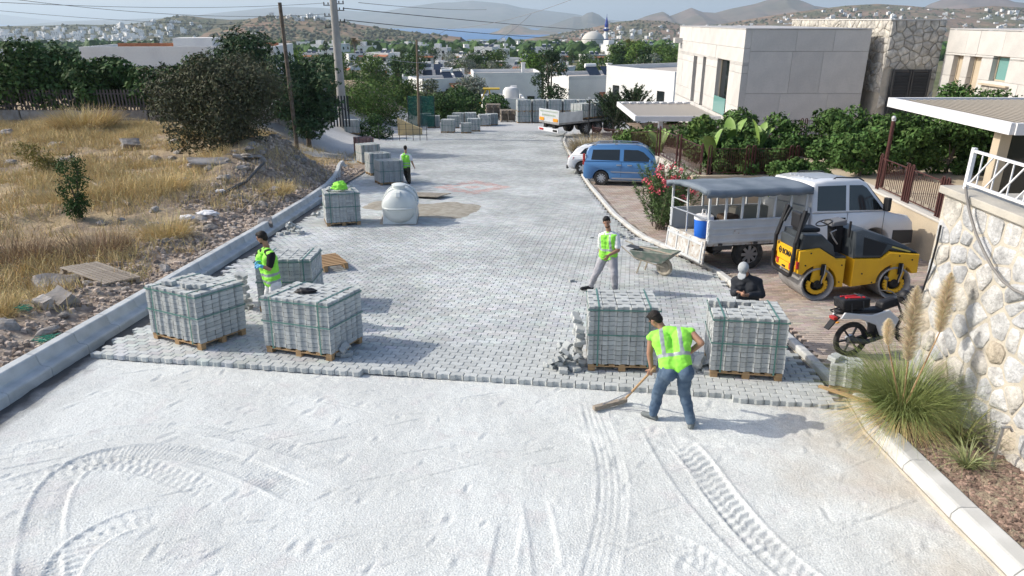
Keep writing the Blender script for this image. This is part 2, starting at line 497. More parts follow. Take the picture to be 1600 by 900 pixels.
# ================================================================ THE FIELD ON THE LEFT
def field_mat():
    m = M('dry field and spoil', (.36, .275, .165), (.27, .21, .15), scale=.55, rough=1, bump=.9, bscale=9, fine=.25, fscale=30, dist=.06, c3=(.42, .33, .20))
    t = m.node_tree; N, Lk = t.nodes, t.links; b = N['Principled BSDF']; old = b.inputs['Base Color'].links[0].from_socket
    tc = N.new('ShaderNodeTexCoord'); sp = N.new('ShaderNodeSeparateXYZ'); Lk.new(tc.outputs['Object'], sp.inputs[0])
    n = N.new('ShaderNodeTexNoise'); n.inputs['Scale'].default_value = .7; n.inputs['Detail'].default_value = 7; Lk.new(tc.outputs['Object'], n.inputs['Vector'])
    a = N.new('ShaderNodeMath'); a.operation = 'MULTIPLY_ADD'; Lk.new(n.outputs['Fac'], a.inputs[0]); a.inputs[1].default_value = 5; Lk.new(sp.outputs[0], a.inputs[2])
    mr = N.new('ShaderNodeMapRange'); mr.interpolation_type = 'SMOOTHSTEP'; mr.inputs[1].default_value = -9.5; mr.inputs[2].default_value = -7.0; Lk.new(a.outputs[0], mr.inputs[0])
    n2 = N.new('ShaderNodeTexNoise'); n2.inputs['Scale'].default_value = 5; n2.inputs['Detail'].default_value = 8; Lk.new(tc.outputs['Object'], n2.inputs['Vector'])
    cr = N.new('ShaderNodeValToRGB'); e = cr.color_ramp.elements; e[0].position = .35; e[0].color = (.18, .135, .105, 1); e[1].position = .68; e[1].color = (.40, .335, .27, 1); Lk.new(n2.outputs['Fac'], cr.inputs[0])
    mx = N.new('ShaderNodeMix'); mx.data_type = 'RGBA'; Lk.new(mr.outputs[0], mx.inputs[0]); Lk.new(old, mx.inputs[6]); Lk.new(cr.outputs[0], mx.inputs[7]); Lk.new(mx.outputs[2], b.inputs['Base Color'])
    return m
m_field2 = field_mat()
fx = np.concatenate([np.linspace(-90, -36, 30), np.linspace(-35, -15, 110), np.linspace(-14.9, -7.62, 80)])
fy = np.concatenate([np.linspace(1, 45, 240), np.linspace(45.5, 84, 60)])
def field_f(X, Y):
    z = vgz(X, Y)
    k = np.clip((-7.9 - 2.4 * np.clip((Y - 36) / 5, 0, 1) - X) / .8, 0, 1)
    edge = np.exp(-((X + 9.0) / 1.1) ** 2) * np.clip((34 - Y) / 4, 0, 1)
    calm = np.clip((44 - Y) / 4, .12, 1)
    z = z + k * calm * (vnoise(X, Y, .35, 1, 4) * .22 + vnoise(X, Y, 1.6, 2, 3) * .10)
    z = z + edge * (.18 + vnoise(X, Y, 1.1, 5, 3) * .18)
    # mound of spoil at the far end of the kerb
    z = z + 0.8 * np.exp(-(((X + 11.0) / 1.9) ** 2 + ((Y - 31.5) / 4.2) ** 2)) * k
    return z + .05 * np.where(X > -10.2, np.clip((40 - Y) / 3, -1.2, 1), 1)
grid_sheet('field', fx, fy, field_f, m_field2)
def fz(x, y):
    return float(field_f(np.array([x], float), np.array([y], float))[0])
sx = np.linspace(-24, -8.0, 50); sy = np.linspace(41.5, 66, 60)
grid_sheet('side_street', sx, sy, lambda X, Y: field_f(X, Y) + .03 - .25 * np.clip((-X - 20) / 4, 0, 1), m_dust)

# ================================================================ UNPAVED PART: white crushed stone with tyre tracks
TR = [  # (image polyline, half width m, tread kind, depth)
    ([(60, 930), (62, 860), (70, 800), (90, 755), (130, 722), (200, 706), (290, 706), (360, 722), (420, 748), (480, 775)], .19, 1, .020),
    ([(-30, 775), (40, 752), (100, 735), (160, 722), (230, 728), (290, 752), (340, 775)], .17, 2, .012),
    ([(-20, 712), (90, 692), (200, 672), (300, 668), (400, 684), (490, 712), (570, 735)], .15, 1, .012),
    ([(80, 930), (105, 875), (150, 838), (200, 815), (260, 803)], .18, 2, .020),
    ([(225, 900), (255, 865), (262, 862)], .07, 0, .012),
    ([(925, 940), (945, 860), (958, 790), (955, 720), (930, 650), (925, 625)], .17, 3, .009),
    ([(860, 940), (850, 850), (838, 790), (832, 770)], .14, 1, .010),
    ([(775, 940), (790, 860), (800, 800)], .12, 1, .009),
    ([(1330, 960), (1240, 895), (1180, 838), (1130, 778), (1090, 720), (1062, 690)], .18, 2, .026),
    ([(1180, 950), (1120, 890), (1060, 850), (1000, 832)], .15, 2, .012),
    ([(1250, 930), (1170, 865), (1110, 800), (1060, 740), (1030, 690), (1015, 660)], .15, 1, .012),
]
def sand_base(y): return rz(y) - .088
def make_sand():
    xs = np.arange(-7.45, 4.95, .02); ys = np.concatenate([np.arange(2.0, 4.6, .05), np.arange(4.6, 11.4, .02)])
    X, Y = np.meshgrid(xs, ys)
    Z = -0.085 * Y - .088
    Z = Z + vnoise(X, Y, .5, 3) * .022 + vnoise(X, Y, 5, 4, 3) * .007 + vnoise(X, Y, 17, 6, 2) * .0035
    rg = random.Random(19)
    for k in range(420):       # footprints, shovel and rake marks
        fx_, fy_ = rg.uniform(-7, 4.5), 4.7 + 6 * rg.random()
        big = rg.random() < .55
        la, lb = (rg.uniform(.12, .6), rg.uniform(.008, .018)) if big else (rg.uniform(.06, .13), rg.uniform(.025, .045))
        an = rg.uniform(-.5, .5) + (0 if big else 1.2); ca, sa = math.cos(an), math.sin(an)
        ci = np.where(np.abs(xs - fx_) < la * 1.6)[0]; ri = np.where(np.abs(ys - fy_) < la * 1.6)[0]
        if len(ci) == 0 or len(ri) == 0: continue
        sl = np.ix_(ri, ci); p, q = X[sl] - fx_, Y[sl] - fy_
        a_, b_ = (p * ca + q * sa) / la, (-p * sa + q * ca) / lb
        g_ = np.exp(-(a_ ** 4 + b_ ** 2)); g2 = np.exp(-(a_ ** 4 + (b_ - 1.9) ** 2))
        Z[sl] += rg.uniform(.003, .010) * (g2 * .8 - g_)
    # raked and shovelled part near the workers
    wk = np.exp(-(((X - 2.6) / 1.8) ** 2 + ((Y - 8.2) / .8) ** 2))
    Z += wk * (vnoise(X * .8 + Y * .5, Y * 1.6, 3.5, 9, 3) * .035)
    wl = np.clip((Y - 8.0) / 1.5, 0, 1) * np.clip((1.5 - X) / 2, 0, 1)
    Z += wl * vnoise(X * .35 + Y * .1, Y * 1.5 + X * .2, 2.2, 12, 4) * .016
    # loose bank along the right kerb
    Z += np.clip((X - 3.6) / 1.0, 0, 1) * (.02 + vnoise(X, Y, 3, 14, 4) * .025)
    for pl, hw, kind, dep in TR:
        dep *= .85
        P = [U(a, b, 1).xyz for a, b in pl]
        pts = []
        for a, b in pl:
            d = ray(a, b); t = (-CH - .088) / (d[2] + .085 * d[1]); pts.append((t * d[0], t * d[1]))
        pts = np.array(pts)
        # smooth resample
        for _ in range(3):
            q = [pts[0]]
            for a, b in zip(pts[:-1], pts[1:]): q += [a * .75 + b * .25, a * .25 + b * .75]
            q.append(pts[-1]); pts = np.array(q)
        x0, y0 = pts.min(0) - .5; x1, y1 = pts.max(0) + .5
        ci = np.where((xs > x0) & (xs < x1))[0]; ri = np.where((ys > y0) & (ys < y1))[0]
        if len(ci) == 0 or len(ri) == 0: continue
        sl = np.ix_(ri, ci)
        xx, yy = X[sl], Y[sl]
        best = np.full(xx.shape, 9.0); ss = np.zeros(xx.shape); lat = np.zeros(xx.shape); acc = 0
        for a, b in zip(pts[:-1], pts[1:]):
            d = b - a; L = np.hypot(*d)
            if L < 1e-6: continue
            t = np.clip(((xx - a[0]) * d[0] + (yy - a[1]) * d[1]) / L ** 2, 0, 1)
            qx, qy = xx - a[0] - t * d[0], yy - a[1] - t * d[1]
            di = np.hypot(qx, qy)
            sg = np.sign(d[0] * qy - d[1] * qx)
            k = di < best
            best = np.where(k, di, best); ss = np.where(k, acc + t * L, ss); lat = np.where(k, sg * di, lat)
            acc += L
        fade = np.clip(ss / .3, 0, 1) * np.clip((acc - ss) / .5, 0, 1)
        inside = np.clip((hw - best) / .025, 0, 1)
        berm = np.exp(-((best - hw - .02) / .022) ** 2)
        if kind == 1: tread = np.sin(2 * np.pi * (ss / .055 + np.sign(lat) * .5 - np.abs(lat) * 2.2)) * np.where(np.abs(np.abs(lat) - hw * .5) < hw * .42, 1, .1)
        elif kind == 2: tread = np.clip(np.sin(2 * np.pi * (ss / .12 + np.where(lat > 0, .5, 0) + lat * 3.0)) * 2.2, -1, 1)
        elif kind == 3: tread = np.sin(2 * np.pi * lat / .075)
        else: tread = 0
        wob = .7 + .5 * vnoise(xx, yy, 2.0, hw * 50, 2)
        Z[sl] += fade * wob * (inside * (-dep + tread * dep * .62) + berm * dep * .8)
    v = np.stack([X, Y, Z], -1).reshape(-1, 3)
    nx, ny = len(xs), len(ys)
    i = np.arange(nx - 1)[None, :] + nx * np.arange(ny - 1)[:, None]
    f = np.stack([i, i + 1, i + nx + 1, i + nx], -1).reshape(-1)
    return mesh_np('sand_bed', v, f, 4, m_sand, smooth=True, kind='structure')
make_sand()

# ================================================================ PAVED ROAD
PL, PW, PH = .22, .135, .08
TH = rad(-9.6)
O0 = Vector((-2.5, 10.12))
E1 = Vector((math.cos(TH), math.sin(TH))); E2 = Vector((-math.sin(TH), math.cos(TH)))
PROF = {0: [(0, 0), (.36, 0), (.5, 1), (.86, 1), (1, 0)], 1: [(.5, 1), (.86, 1), (1, 0), (1.36, 0), (1.5, 1)]}
def paver_geo(odd, L=PL, Wd=PW, h=PH, amp=.02, gap=.010, ch=.007, flip=False):
    """zigzag paving stone: outline verts top, chamfer, bottom (origin at its middle, top at z=0)"""
    p = PROF[odd]
    s0 = p[0][0] + .5
    lo = [((u - s0) * (L - gap), (q - .5) * amp * (-1 if flip else 1) - (Wd - gap) / 2) for u, q in p]
    hi = [((u - s0) * (L - gap), (q - .5) * amp * (-1 if flip else 1) + (Wd - gap) / 2) for u, q in p]
    out = lo + hi[::-1]
    n = len(out)
    V, F = [], []
    if ch:
        V += [(x * (1 - 2 * ch / L), y * (1 - 2 * ch / Wd), 0) for x, y in out]
        V += [(x, y, -ch) for x, y in out]
        V += [(x, y, -h) for x, y in out]
    else:
        V += [(x, y, 0) for x, y in out] + [(x, y, -h) for x, y in out]
    k = len(V) // n
    quads = []
    for a in (range(4)): quads.append((a, a + 1, n - 2 - a, n - 1 - a))
    for r_ in range(k - 1):
        for i in range(n):
            j = (i + 1) % n
            quads.append((r_ * n + i, (r_ + 1) * n + i, (r_ + 1) * n + j, r_ * n + j))
    return np.array(V), quads
def geo_mesh(name, V, quads, mats):
    me = bpy.data.meshes.new(name)
    me.from_pydata([tuple(v) for v in V], [], quads)
    me.materials.append(mats); me.update()
    return me
FOOT = [(-5.6, 11.6, .8, .6), (-3.4, 11.0, .7, .6), (1.8, 10.5, .6, .55), (3.65, 10.2, .6, .55)]     # loads standing on the road
def left_edge(y): return -7.02 + .10 * math.sin(y * 2.1) if y < 26 else float(np.interp(y, (26, 30, 33, 35.6, 37.5, 39.5, 44), (-7.0, -7.3, -7.75, -8.25, -8.65, -9.2, -9.9)))
def right_edge(y):
    return float(np.interp(y, (8, 16, 18, 20.3, 24, 31.5, 42, 53, 58, 62), (4.82, 5.0, 4.5, 3.8, 3.5, 3.42, 3.5, 3.74, 4.25, 4.8)))
road = grid_sheet('paved_road', np.linspace(-10.0, 6.0, 64), np.linspace(8.6, 45, 140), lambda X, Y: np.where(X < -7.6, np.minimum(vrz(Y), vrz(Y)), vrz(Y)) - np.where((X < -7.7) & (Y < 30), .6, 0) - np.where(Y < 10.42 - .169 * (X + 2.5), .26, .055), m_bedsand)
def lay_road():
    cells = []
    for r_ in range(-2, 400):
        odd = r_ % 2
        for c in range(-62, 60):
            u = (c + (.5 if odd else 0) + .5) * PL; v = (r_ + .5) * PW
            x, y = O0.x + E1.x * u + E2.x * v, O0.y + E1.y * u + E2.y * v
            if y > 62 or y < 8: continue
            if x < left_edge(y) + (.07 if R.random() < .5 else -.05) or x > right_edge(y) - .1: continue
            if u > 0.05 and r_ < 0 and not (r_ == -1 and 5.75 < u < 7.4): continue
            if u <= 0.05 and r_ < -1: continue
            if u < -4.9 and v < .5 and R.random() < .35: continue
            cells.append((x, y, odd))
    cells.sort(key=lambda q: (q[0] ** 2 + q[1] ** 2))
    near, rest = [], []
    for q in cells:
        hid = any(abs(q[0] - f[0]) < f[2] and abs(q[1] - f[1]) < f[3] for f in FOOT)
        if len(near) < 300 and not hid: near.append(q)
        else: rest.append(q)
    tilt = Matrix.Rotation(-math.atan(.085), 3, 'X') @ Matrix.Rotation(TH, 3, 'Z')
    eu = tilt.to_euler()
    mes = [geo_mesh('paver', *paver_geo(k), m_paver) for k in (0, 1)]
    for x, y, odd in near:
        o = mk('paver', mes[odd], road, (x, y, rz(y) + R.uniform(-.0015, .0015)))
        o.rotation_euler = (eu[0] + R.uniform(-.006, .006), eu[1] + R.uniform(-.006, .006), eu[2] + R.uniform(-.006, .006))
    for nm, test, ch in (('paver_courses', lambda y: y < 22, .006), ('paver_courses', lambda y: y >= 22, 0)):
        VV, FF, TT = [], [], []; off = 0
        tm = np.array(tilt)
        for odd in (0, 1):
            sel = [q for q in rest if q[2] == odd and test(q[1])]
            if not sel: continue
            V, quads = paver_geo(odd, ch=ch)
            quads = quads[:4 + (10 if not ch else 20)]
            Vr = V @ tm.T
            P = np.array([(q[0], q[1], rz(q[1]) + R.uniform(-.0015, .0015)) for q in sel])
            if not ch:
                pass
            A = (P[:, None, :] + Vr[None]).reshape(-1, 3)
            Q = np.array(quads)
            Fi = (Q[None] + (np.arange(len(sel)) * len(V))[:, None, None] + off).reshape(-1)
            off += len(A)
            t = NR.uniform(.82, 1.12, (len(sel), 1)) * np.array([[1, 1, 1]])
            t = t * (1 + NR.uniform(-.03, .03, (len(sel), 3)))
            px, py = P[:, 0], P[:, 1]
            dd = np.abs(px + 1.75) / 1.75 + np.abs(py - 31.0) / 2.3
            red = (NR.random_sample(len(dd)) < .8) & (((dd < 1.0) & (dd > .55)) | (dd < .22))
            t[red] = t[red] * np.array([1.08, .78, .73])
            VV.append(A); FF.append(Fi); TT.append(np.repeat(t, len(quads), 0))
        t = np.concatenate(TT)
        mesh_np(nm, np.concatenate(VV), np.concatenate(FF), 4, m_paver_t, road, tint=np.concatenate([t, np.ones((len(t), 1))], 1), kind='stuff')

grid_sheet('yard', np.linspace(-12.5, 22, 70), np.linspace(43.2, 84, 80), lambda X, Y: vgz(X, Y) + .012 - .075 * np.clip((62.5 - Y) / .5, 0, 1) * np.clip((X + 10.2) / .4, 0, 1) + .05 * np.clip((-X - 8.2) / 1.5, 0, 1), m_yard)

# ---------------------------------------------------------------- left kerb
def kerb_line(name, pts, poly, mat, length=1.0, gap=.008, zf=rz, dz=0.0, bev=.012, jit=.004):
    """kerbstones laid along pts; poly = cross-section (sideways, up), sideways positive to the right of travel"""
    k = MB()
    base = None
    P = [Vector((a, b, 0)) for a, b in pts]
    # resample by length
    out = [P[0]]; carry = 0
    for a, b in zip(P[:-1], P[1:]):
        L = (b - a).length; d = (b - a) / L; s_ = length - carry
        while s_ <= L:
            out.append(a + d * s_); s_ += length
        carry = L - (s_ - length)
    objs = []
    for a, b in zip(out[:-1], out[1:]):
        d = (b - a).normalized(); n = Vector((d.y, -d.x, 0))
        a2, b2 = a + d * gap / 2, b - d * gap / 2
        za, zb = zf(a.y) + dz, zf(b.y) + dz
        j = R.uniform(-jit, jit)
        c = (a + b) / 2; c.z = (za + zb) / 2
        A = [a2 + n * (p[0] + j) + Vector((0, 0, za + p[1])) - c for p in poly]
        B = [b2 + n * (p[0] + j) + Vector((0, 0, zb + p[1])) - c for p in poly]
        m = MB(); nn = len(poly)
        m.add(A + B, [tuple(range(nn)), tuple(range(2 * nn - 1, nn - 1, -1))] + [(i, nn + i, nn + (i + 1) % nn, (i + 1) % nn) for i in range(nn)])
        objs.append((m, c))
    root = MB()
    # mortar bed below, one sheet
    bedv = []; bedf = []
    x0, x1 = min(p[0] for p in poly), max(p[0] for p in poly)
    for i, q in enumerate(out):
        d = (out[min(i + 1, len(out) - 1)] - out[max(i - 1, 0)]).normalized(); n = Vector((d.y, -d.x, 0))
        z = zf(q.y) + dz
        bedv += [q + n * (x0 - .03) + Vector((0, 0, z - .03)), q + n * (x1 - .04) + Vector((0, 0, z - .13)), q + n * (x1 - .04) + Vector((0, 0, z - .2)), q + n * (x0 - .03) + Vector((0, 0, z - .2))]
        if i: 
            a = 4 * (i - 1)
            bedf += [(a, a + 1, a + 5, a + 4), (a + 1, a + 2, a + 6, a + 5), (a + 3, a, a + 4, a + 7)]
    r_ = MB().add(bedv, bedf).obj(name, m_mortar, kind='structure')
    for m, c in objs:
        m.obj('kerbstone', mat, r_, c, bev=bev)
    return r_
left_pts = [(-7.32, 3.0), (-7.32, 14), (-7.36, 20), (-7.50, 26), (-7.72, 30), (-8.1, 33), (-8.55, 35.6), (-8.95, 37.5), (-9.15, 39.5)]
kerb_line('left_kerb', left_pts, [(0.0, -.15), (0.0, .06), (-.02, .085), (-.135, .105), (-.165, .13), (-.20, .285), (-.225, .30), (-.36, .31), (-.38, .29), (-.38, -.15)], m_kerb, 1.0)
kerb_line('right_kerb', [(4.62, 2.2), (4.66, 6.6), (4.72, 8.2), (4.78, 8.75), (4.95, 9.1)], [(0, -.2), (.0, .02), (.06, .09), (.09, .10), (.27, .10), (.29, .08), (.29, -.2)][::1], m_kerb_w, .98, dz=-.0)
kerb_line('bay_kerb', [(4.88, 9.35), (5.02, 16.0), (4.55, 18.1), (3.86, 20.4), (3.56, 24), (3.48, 31.5), (3.56, 42), (3.8, 53), (4.3, 58)], [(0, -.12), (0, .035), (.02, .05), (.13, .05), (.15, .035), (.15, -.12)], m_kerb_w, 1.0)

# ---------------------------------------------------------------- parking bay in reddish bricks
m_brick = M('reddish bay paver', (.36, .285, .235), (.43, .37, .32), scale=.8, rough=.92, rnd=.12, fine=.1, fscale=50)
m_brick_t = M('reddish bay paver laid', (.36, .285, .235), (.43, .37, .32), scale=.8, rough=.92, attr=True, fine=.1, fscale=50)
bay = grid_sheet('parking_bay', np.linspace(3.55, 14, 30), np.linspace(8.9, 34, 60), lambda X, Y: vrz(Y) - .045 - np.where((X < 5.0) & (Y < 18), .3, 0), m_bedsand)
def lay_bay():
    L_, W_ = .21, .105
    cells = []
    for r_ in range(0, 225):
        y = 9.2 + r_ * W_
        for c in range(0, 40):
            x = 3.6 + (c + .5 * (r_ % 2)) * L_
            xe = right_edge(y) + .28
            if y > 33 or x < xe or x > 10.68: continue
            if x > 6.0 and y < 9.45: continue
            cells.append((x, y))
    cells.sort(key=lambda q: q[0] ** 2 + q[1] ** 2)
    th = rad(-4)
    m0 = MB(); l, w = (L_ - .006) / 2, (W_ - .006) / 2
    m0.hexa([(-l, -w, -.06), (l, -w, -.06), (l, w, -.06), (-l, w, -.06), (-l + .004, -w + .004, 0), (l - .004, -w + .004, 0), (l - .004, w - .004, 0), (-l + .004, w - .004, 0)])
    me = None; n_ = 0; rest = []
    tl = math.atan(.085)
    for x, y in cells:
        if n_ < 220 and 5.1 < x and y < 15.5 and not (x > 5.5 and y < 9.6):
            if me is None:
                o = m0.obj('bay_paver', m_brick, bay); me = o.data
            else: o = mk('bay_paver', me, bay)
            o.location = (x, y, rz(y) + R.uniform(-.0015, .0015)); o.rotation_euler = (-tl + R.uniform(-.01, .01), R.uniform(-.01, .01), R.uniform(-.01, .01)); n_ += 1
        else: rest.append((x, y))
    V = np.array(m0.v); Q = np.array(m0.f[1:])
    P = np.array([(x, y, rz(y) + R.uniform(-.0015, .0015)) for x, y in rest])
    A = P[:, None, :] + V[None]; A[:, :, 2] -= V[None, :, 1] * .085
    F = (Q[None] + (np.arange(len(P)) * 8)[:, None, None]).reshape(-1)
    t = NR.uniform(.8, 1.15, (len(P), 1)) * (1 + NR.uniform(-.05, .05, (len(P), 3)))
    t = np.repeat(t, len(Q), 0)
    mesh_np('bay_courses', A.reshape(-1, 3), F, 4, m_brick_t, bay, tint=np.concatenate([t, np.ones((len(t), 1))], 1), kind='stuff')
lay_bay()
# planting bed between the right kerb and the stone wall
bxs = np.linspace(4.9, 6.1, 40); bys = np.linspace(2, 9.35, 200)
grid_sheet('planting_bed', bxs, bys, lambda X, Y: vrz(Y) + .05 + (X - 4.9) * .06 + vnoise(X, Y, 4, 3, 4) * .05, m_mulch)

lay_road()
# ================================================================ LOADS OF PAVERS
LL, LW, LA = .22, .14, .026
PITCHY = LW + LA
_lm = {}
def load_mesh(flip, red=False):
    k = (flip, red)
    if k not in _lm:
        V, q = paver_geo(0, L=LL, Wd=LW, h=.074, amp=LA, gap=.007, ch=.007, flip=flip)
        _lm[k] = geo_mesh('paver', V, q, m_load_red if red else m_load)
    return _lm[k]
def joined_pavers(cells, red, parent, name='stacked_pavers', share=None):
    m = m_load_red if red else m_load
    vs, fs = [], []; off = 0
    G_ = {f: paver_geo(0, L=LL, Wd=LW, h=.072, amp=LA, gap=.010, ch=0, flip=f) for f in (0, 1)}
    for (x, y, z, f) in cells:
        V, q = G_[f]
        vs += [(a + x, b + y, c + z) for a, b, c in V]; fs += [tuple(i + off for i in t) for t in q]; off += len(V)
    me = bpy.data.meshes.new(name); me.from_pydata(vs, [], fs); me.materials.append(m); me.update()
    return mk(name, me, parent, kind='stuff')
def wooden_base(parent, w, d):
    b = MB()
    n = 7
    for i in range(n): b.box((-w / 2 + .05 + (w - .1) * i / (n - 1), 0, .108), (.095, d, .022))
    for y in (-d / 2 + .05, 0, d / 2 - .05): b.box((0, y, .085), (w, .1, .022))
    o = b.obj('deck', m_wood, parent, kind='stuff')
    f = MB()
    for x in (-w / 2 + .06, 0, w / 2 - .06):
        for y in (-d / 2 + .05, 0, d / 2 - .05): f.box((x, y, .0375), (.11, .095, .073))
    f.obj('foot_blocks', m_wood, parent, kind='stuff')
def ribbon(b, pts, w, side):
    s_ = Vector(side) * w / 2
    for p, q in zip(pts, pts[1:] + pts[:1]):
        p, q = Vector(p), Vector(q)
        b.bar(p, q, .004 if False else w, .004, up=(q - p).normalized().cross(Vector(side)))
def load(x, y, ang, nx, ny, layers, label, near=True, red=False, z=None, hole=None, share=None, group='pallet loads of concrete pavers', strap=True):
    z = (gz(x, y) if z is None else z)
    if share:
        t = copy_tree(share); t['label'] = label; t.location = (x, y, z); t.rotation_euler = (-.05, 0, ang)
        LABELS.setdefault(label, []).append(t.name)
        return t
    t = thing('paver_pallet', label, 'pallet of pavers', (x, y, z), 0, group)
    t.rotation_euler = (Matrix.Rotation(-math.atan(.085) if y < 40 else -.06, 3, 'X') @ Matrix.Rotation(ang, 3, 'Z')).to_euler()
    w, d, hb = nx * LL, ny * PITCHY, .12
    wooden_base(t, w - .02, d - .04)
    vis, hid = [], []
    ie = nx - 1 if x < 0 else 0
    for k in range(layers):
        for j in range(ny):
            for i in range(nx):
                inner = 0 < i < nx - 1 and 0 < j < ny - 1 and k < layers - 2
                if inner: continue
                if hole and k >= layers - 2 and hole(i, j): continue
                p = (-w / 2 + (i + .5) * LL + R.uniform(-.003, .003), -d / 2 + (j + .5) * PITCHY + R.uniform(-.003, .003), hb + (k + 1) * .08, j % 2)
                if near and (j == 0 or i == ie or k == layers - 1 or (hole and k >= layers - 3)): vis.append(p)
                else: hid.append(p)
    for p in vis:
        mk('paver', load_mesh(p[3], red), t, p[:3], rot=(0, 0, R.uniform(-.02, .02) + (0 if R.random() < .5 else 0)))
    joined_pavers(hid, red, t)
    H = hb + layers * .08
    if strap:
        e = .013 + LA * .0
        for xx in (-w * .36, w * .36):
            b = MB(); y0, y1, z1 = -d / 2 - e, d / 2 + e, H + .006
            ribbon(b, [(xx, y0, .1), (xx, y1, .1), (xx, y1, z1), (xx, y0, z1)], .024, (1, 0, 0))
            b.obj('strap', m_strap, t)
        for zz in (hb + layers * .08 * .52,) + ((H - .05,) if near else ()):
            b = MB(); x0, x1, y0, y1 = -w / 2 - e, w / 2 + e, -d / 2 - e, d / 2 + e
            ribbon(b, [(x0, y0, zz), (x1, y0, zz), (x1, y1, zz), (x0, y1, zz)], .022, (0, 0, 1))
            b.obj('strap', m_strap, t)
    return t

load(-5.66, 11.63, rad(-29), 6, 6, 11, 'strapped grey paver load nearest the left kerb with loose pavers lying on top')
load(-3.42, 11.08, rad(-20), 6, 6, 11, 'strapped grey paver load with a black cloth lying on top')
load(1.78, 10.46, rad(-4), 5, 6, 12, 'strapped grey paver load behind the bending worker with the rake', hole=None)
load(3.70, 10.16, rad(-9.5), 5, 6, 11, 'strapped grey paver load in front of the man with the cap, hollow in its top', hole=lambda i, j: j in (3, 4) and i < 3 and not (j == 3 and i == 2))
loadE = load(-4.55, 13.55, rad(3), 5, 6, 12, 'grey paver load behind the worker with blue gloves, partly unstacked at its left')
load(-5.62, 22.55, rad(19), 5, 7, 12, 'grey paver load beside the white tank, a green vest and rubble on top')

def px_load(px, py, ang, label, nx=5, ny=6, layers=12, red=False, share=None, dx=0.0, z=None, hole=None):
    g = G(px, py)
    w, d = nx * LL, ny * PITCHY
    c = g + Vector((dx, d / 2 * math.cos(ang), 0))
    return load(c.x, c.y, ang, nx, ny, layers, label, near=False, red=red, share=share, z=z, hole=hole)
ld = px_load(605, 289, rad(24), 'grey paver load behind the white tank, nearest of the left row', ny=7)
px_load(589, 274, rad(26), 'grey paver load second in the left row, dark notches in its top', ny=6, hole=lambda i, j: j in (2, 3) and i in (1, 2, 3))
px_load(574, 256, rad(28), 'grey paver load third in the left row, just in front of the red one', share=ld)
px_load(567, 243, rad(22), 'reddish paver load with a hollow top, farthest of the left row', red=True, layers=12, hole=lambda i, j: 0 < i < 4 and 1 < j < 5)
for (a, b, r_, lb) in ((549, 210, 6, 'grey paver load standing beside the concrete pole'),
                       (677, 200, 2, 'grey paver load nearest the thin steel pole'),
                       (664, 195.5, 4, 'grey paver load half hidden left of the far group, by the steel pole'),
                       (699.5, 207.5, -3, 'grey paver load at the front left of the far group'),
                       (708, 200.5, 3, 'grey paver load right behind the front left one of the far group'),
                       (740, 205.5, 5, 'grey paver load behind the short light one in the far group'),
                       (716, 194.5, -4, 'grey paver load at the back of the far group, left one'),
                       (735, 194, 6, 'grey paver load at the back of the far group, right one'),
                       (757, 197.5, 8, 'grey paver load at the right of the far group'),
                       (768, 196, 8, 'grey paver load next to the stack of empty pallets')):
    px_load(a, b, rad(r_), lb, share=ld)
px_load(728, 208.5, rad(3), 'short light grey paver load at the very front of the far group', nx=4, ny=5, layers=9)
px_load(570, 209, rad(8), 'low half load of pavers beside the concrete pole', nx=3, ny=3, layers=5)
# the two-high row by the lorry
base = G(818, 193)
for i in range(7):
    for k in range(2):
        c = base + Vector((i * 1.53, 1.0 + i * .18, 0))
        lb = ('top' if k else 'bottom') + ' paver load of the two-high row by the lorry, ' + ['first from the left end', 'second from the left end', 'third from the left end', 'middle of seven', 'third from the right end', 'second from the right end', 'at the right end'][i]
        ld2 = load(c.x, c.y, rad(7), 6, 7, 12, lb, near=False, share=ld, z=rz(c.y) + k * 1.10)
        ld2.scale = (1.22, 1.15, 1.07)

# ---------------------------------------------------------------- loose pavers
def loose(x, y, z, e, label, group, red=False, s=1.0, name='loose_paver'):
    o = mk(name, load_mesh(0, red), None, (x, y, z), rot=e)
    o.scale = (s, s, s)
    return tag(o, label, 'paver', group)
def pile(cx, cy, n, rx, ry, label, group, layers=2, s=1.0, seed=0):
    r_ = random.Random(seed)
    for i in range(n):
        k = i / n
        a = r_.uniform(0, 6.28); q = math.sqrt(r_.random()) * (1 - .5 * k)
        x, y = cx + rx * q * math.cos(a), cy + ry * q * math.sin(a)
        z = rz(y) + .08 * s + (layers * .09 * k * k if i > n * .45 else 0)
        flat = i < n * .45
        e = (r_.uniform(-.12, .12) if flat else r_.uniform(-.9, .9), r_.uniform(-.1, .1) if flat else r_.uniform(-.7, .7), r_.uniform(0, 3.1))
        loose(x, y, z + (0 if flat else .03), e, label, group, s=s * r_.uniform(.85, 1.0))
def PX(a, b): g = G(a, b); return g.x, g.y
pile(.88, 10.22, 15, .34, .3, 'loose grey paver in the heap left of the load behind the raking worker', 'loose pavers heaped by the right loads', 3, 1.0, 3)
for k in range(7):
    loose(1.08 + R.uniform(-.03, .03), 10.3 + R.uniform(-.02, .25), rz(10.3) + .09 + k * .115, (R.uniform(-.3, .3), R.uniform(-.3, .3), 1.5 + R.uniform(-.3, .3)), 'loose paver stacked against the left side of the load behind the raking worker', 'pavers stacked against the load')
x, y = PX(455, 365); pile(x, y, 12, .45, .38, 'loose broken paver in the heap beside the left kerb', 'loose pavers heaped by the left kerb', 3, .95, 5)
x, y = PX(1098, 583); pile(x, y, 4, .16, .2, 'loose paver lying between the two right loads', 'loose pavers between the loads', 2, 1.0, 8)
x, y = PX(541, 556); pile(x, y, 3, .10, .12, 'loose paver leaning on the load with the black cloth', 'loose pavers leaning on the load', 2, 1.0, 9)
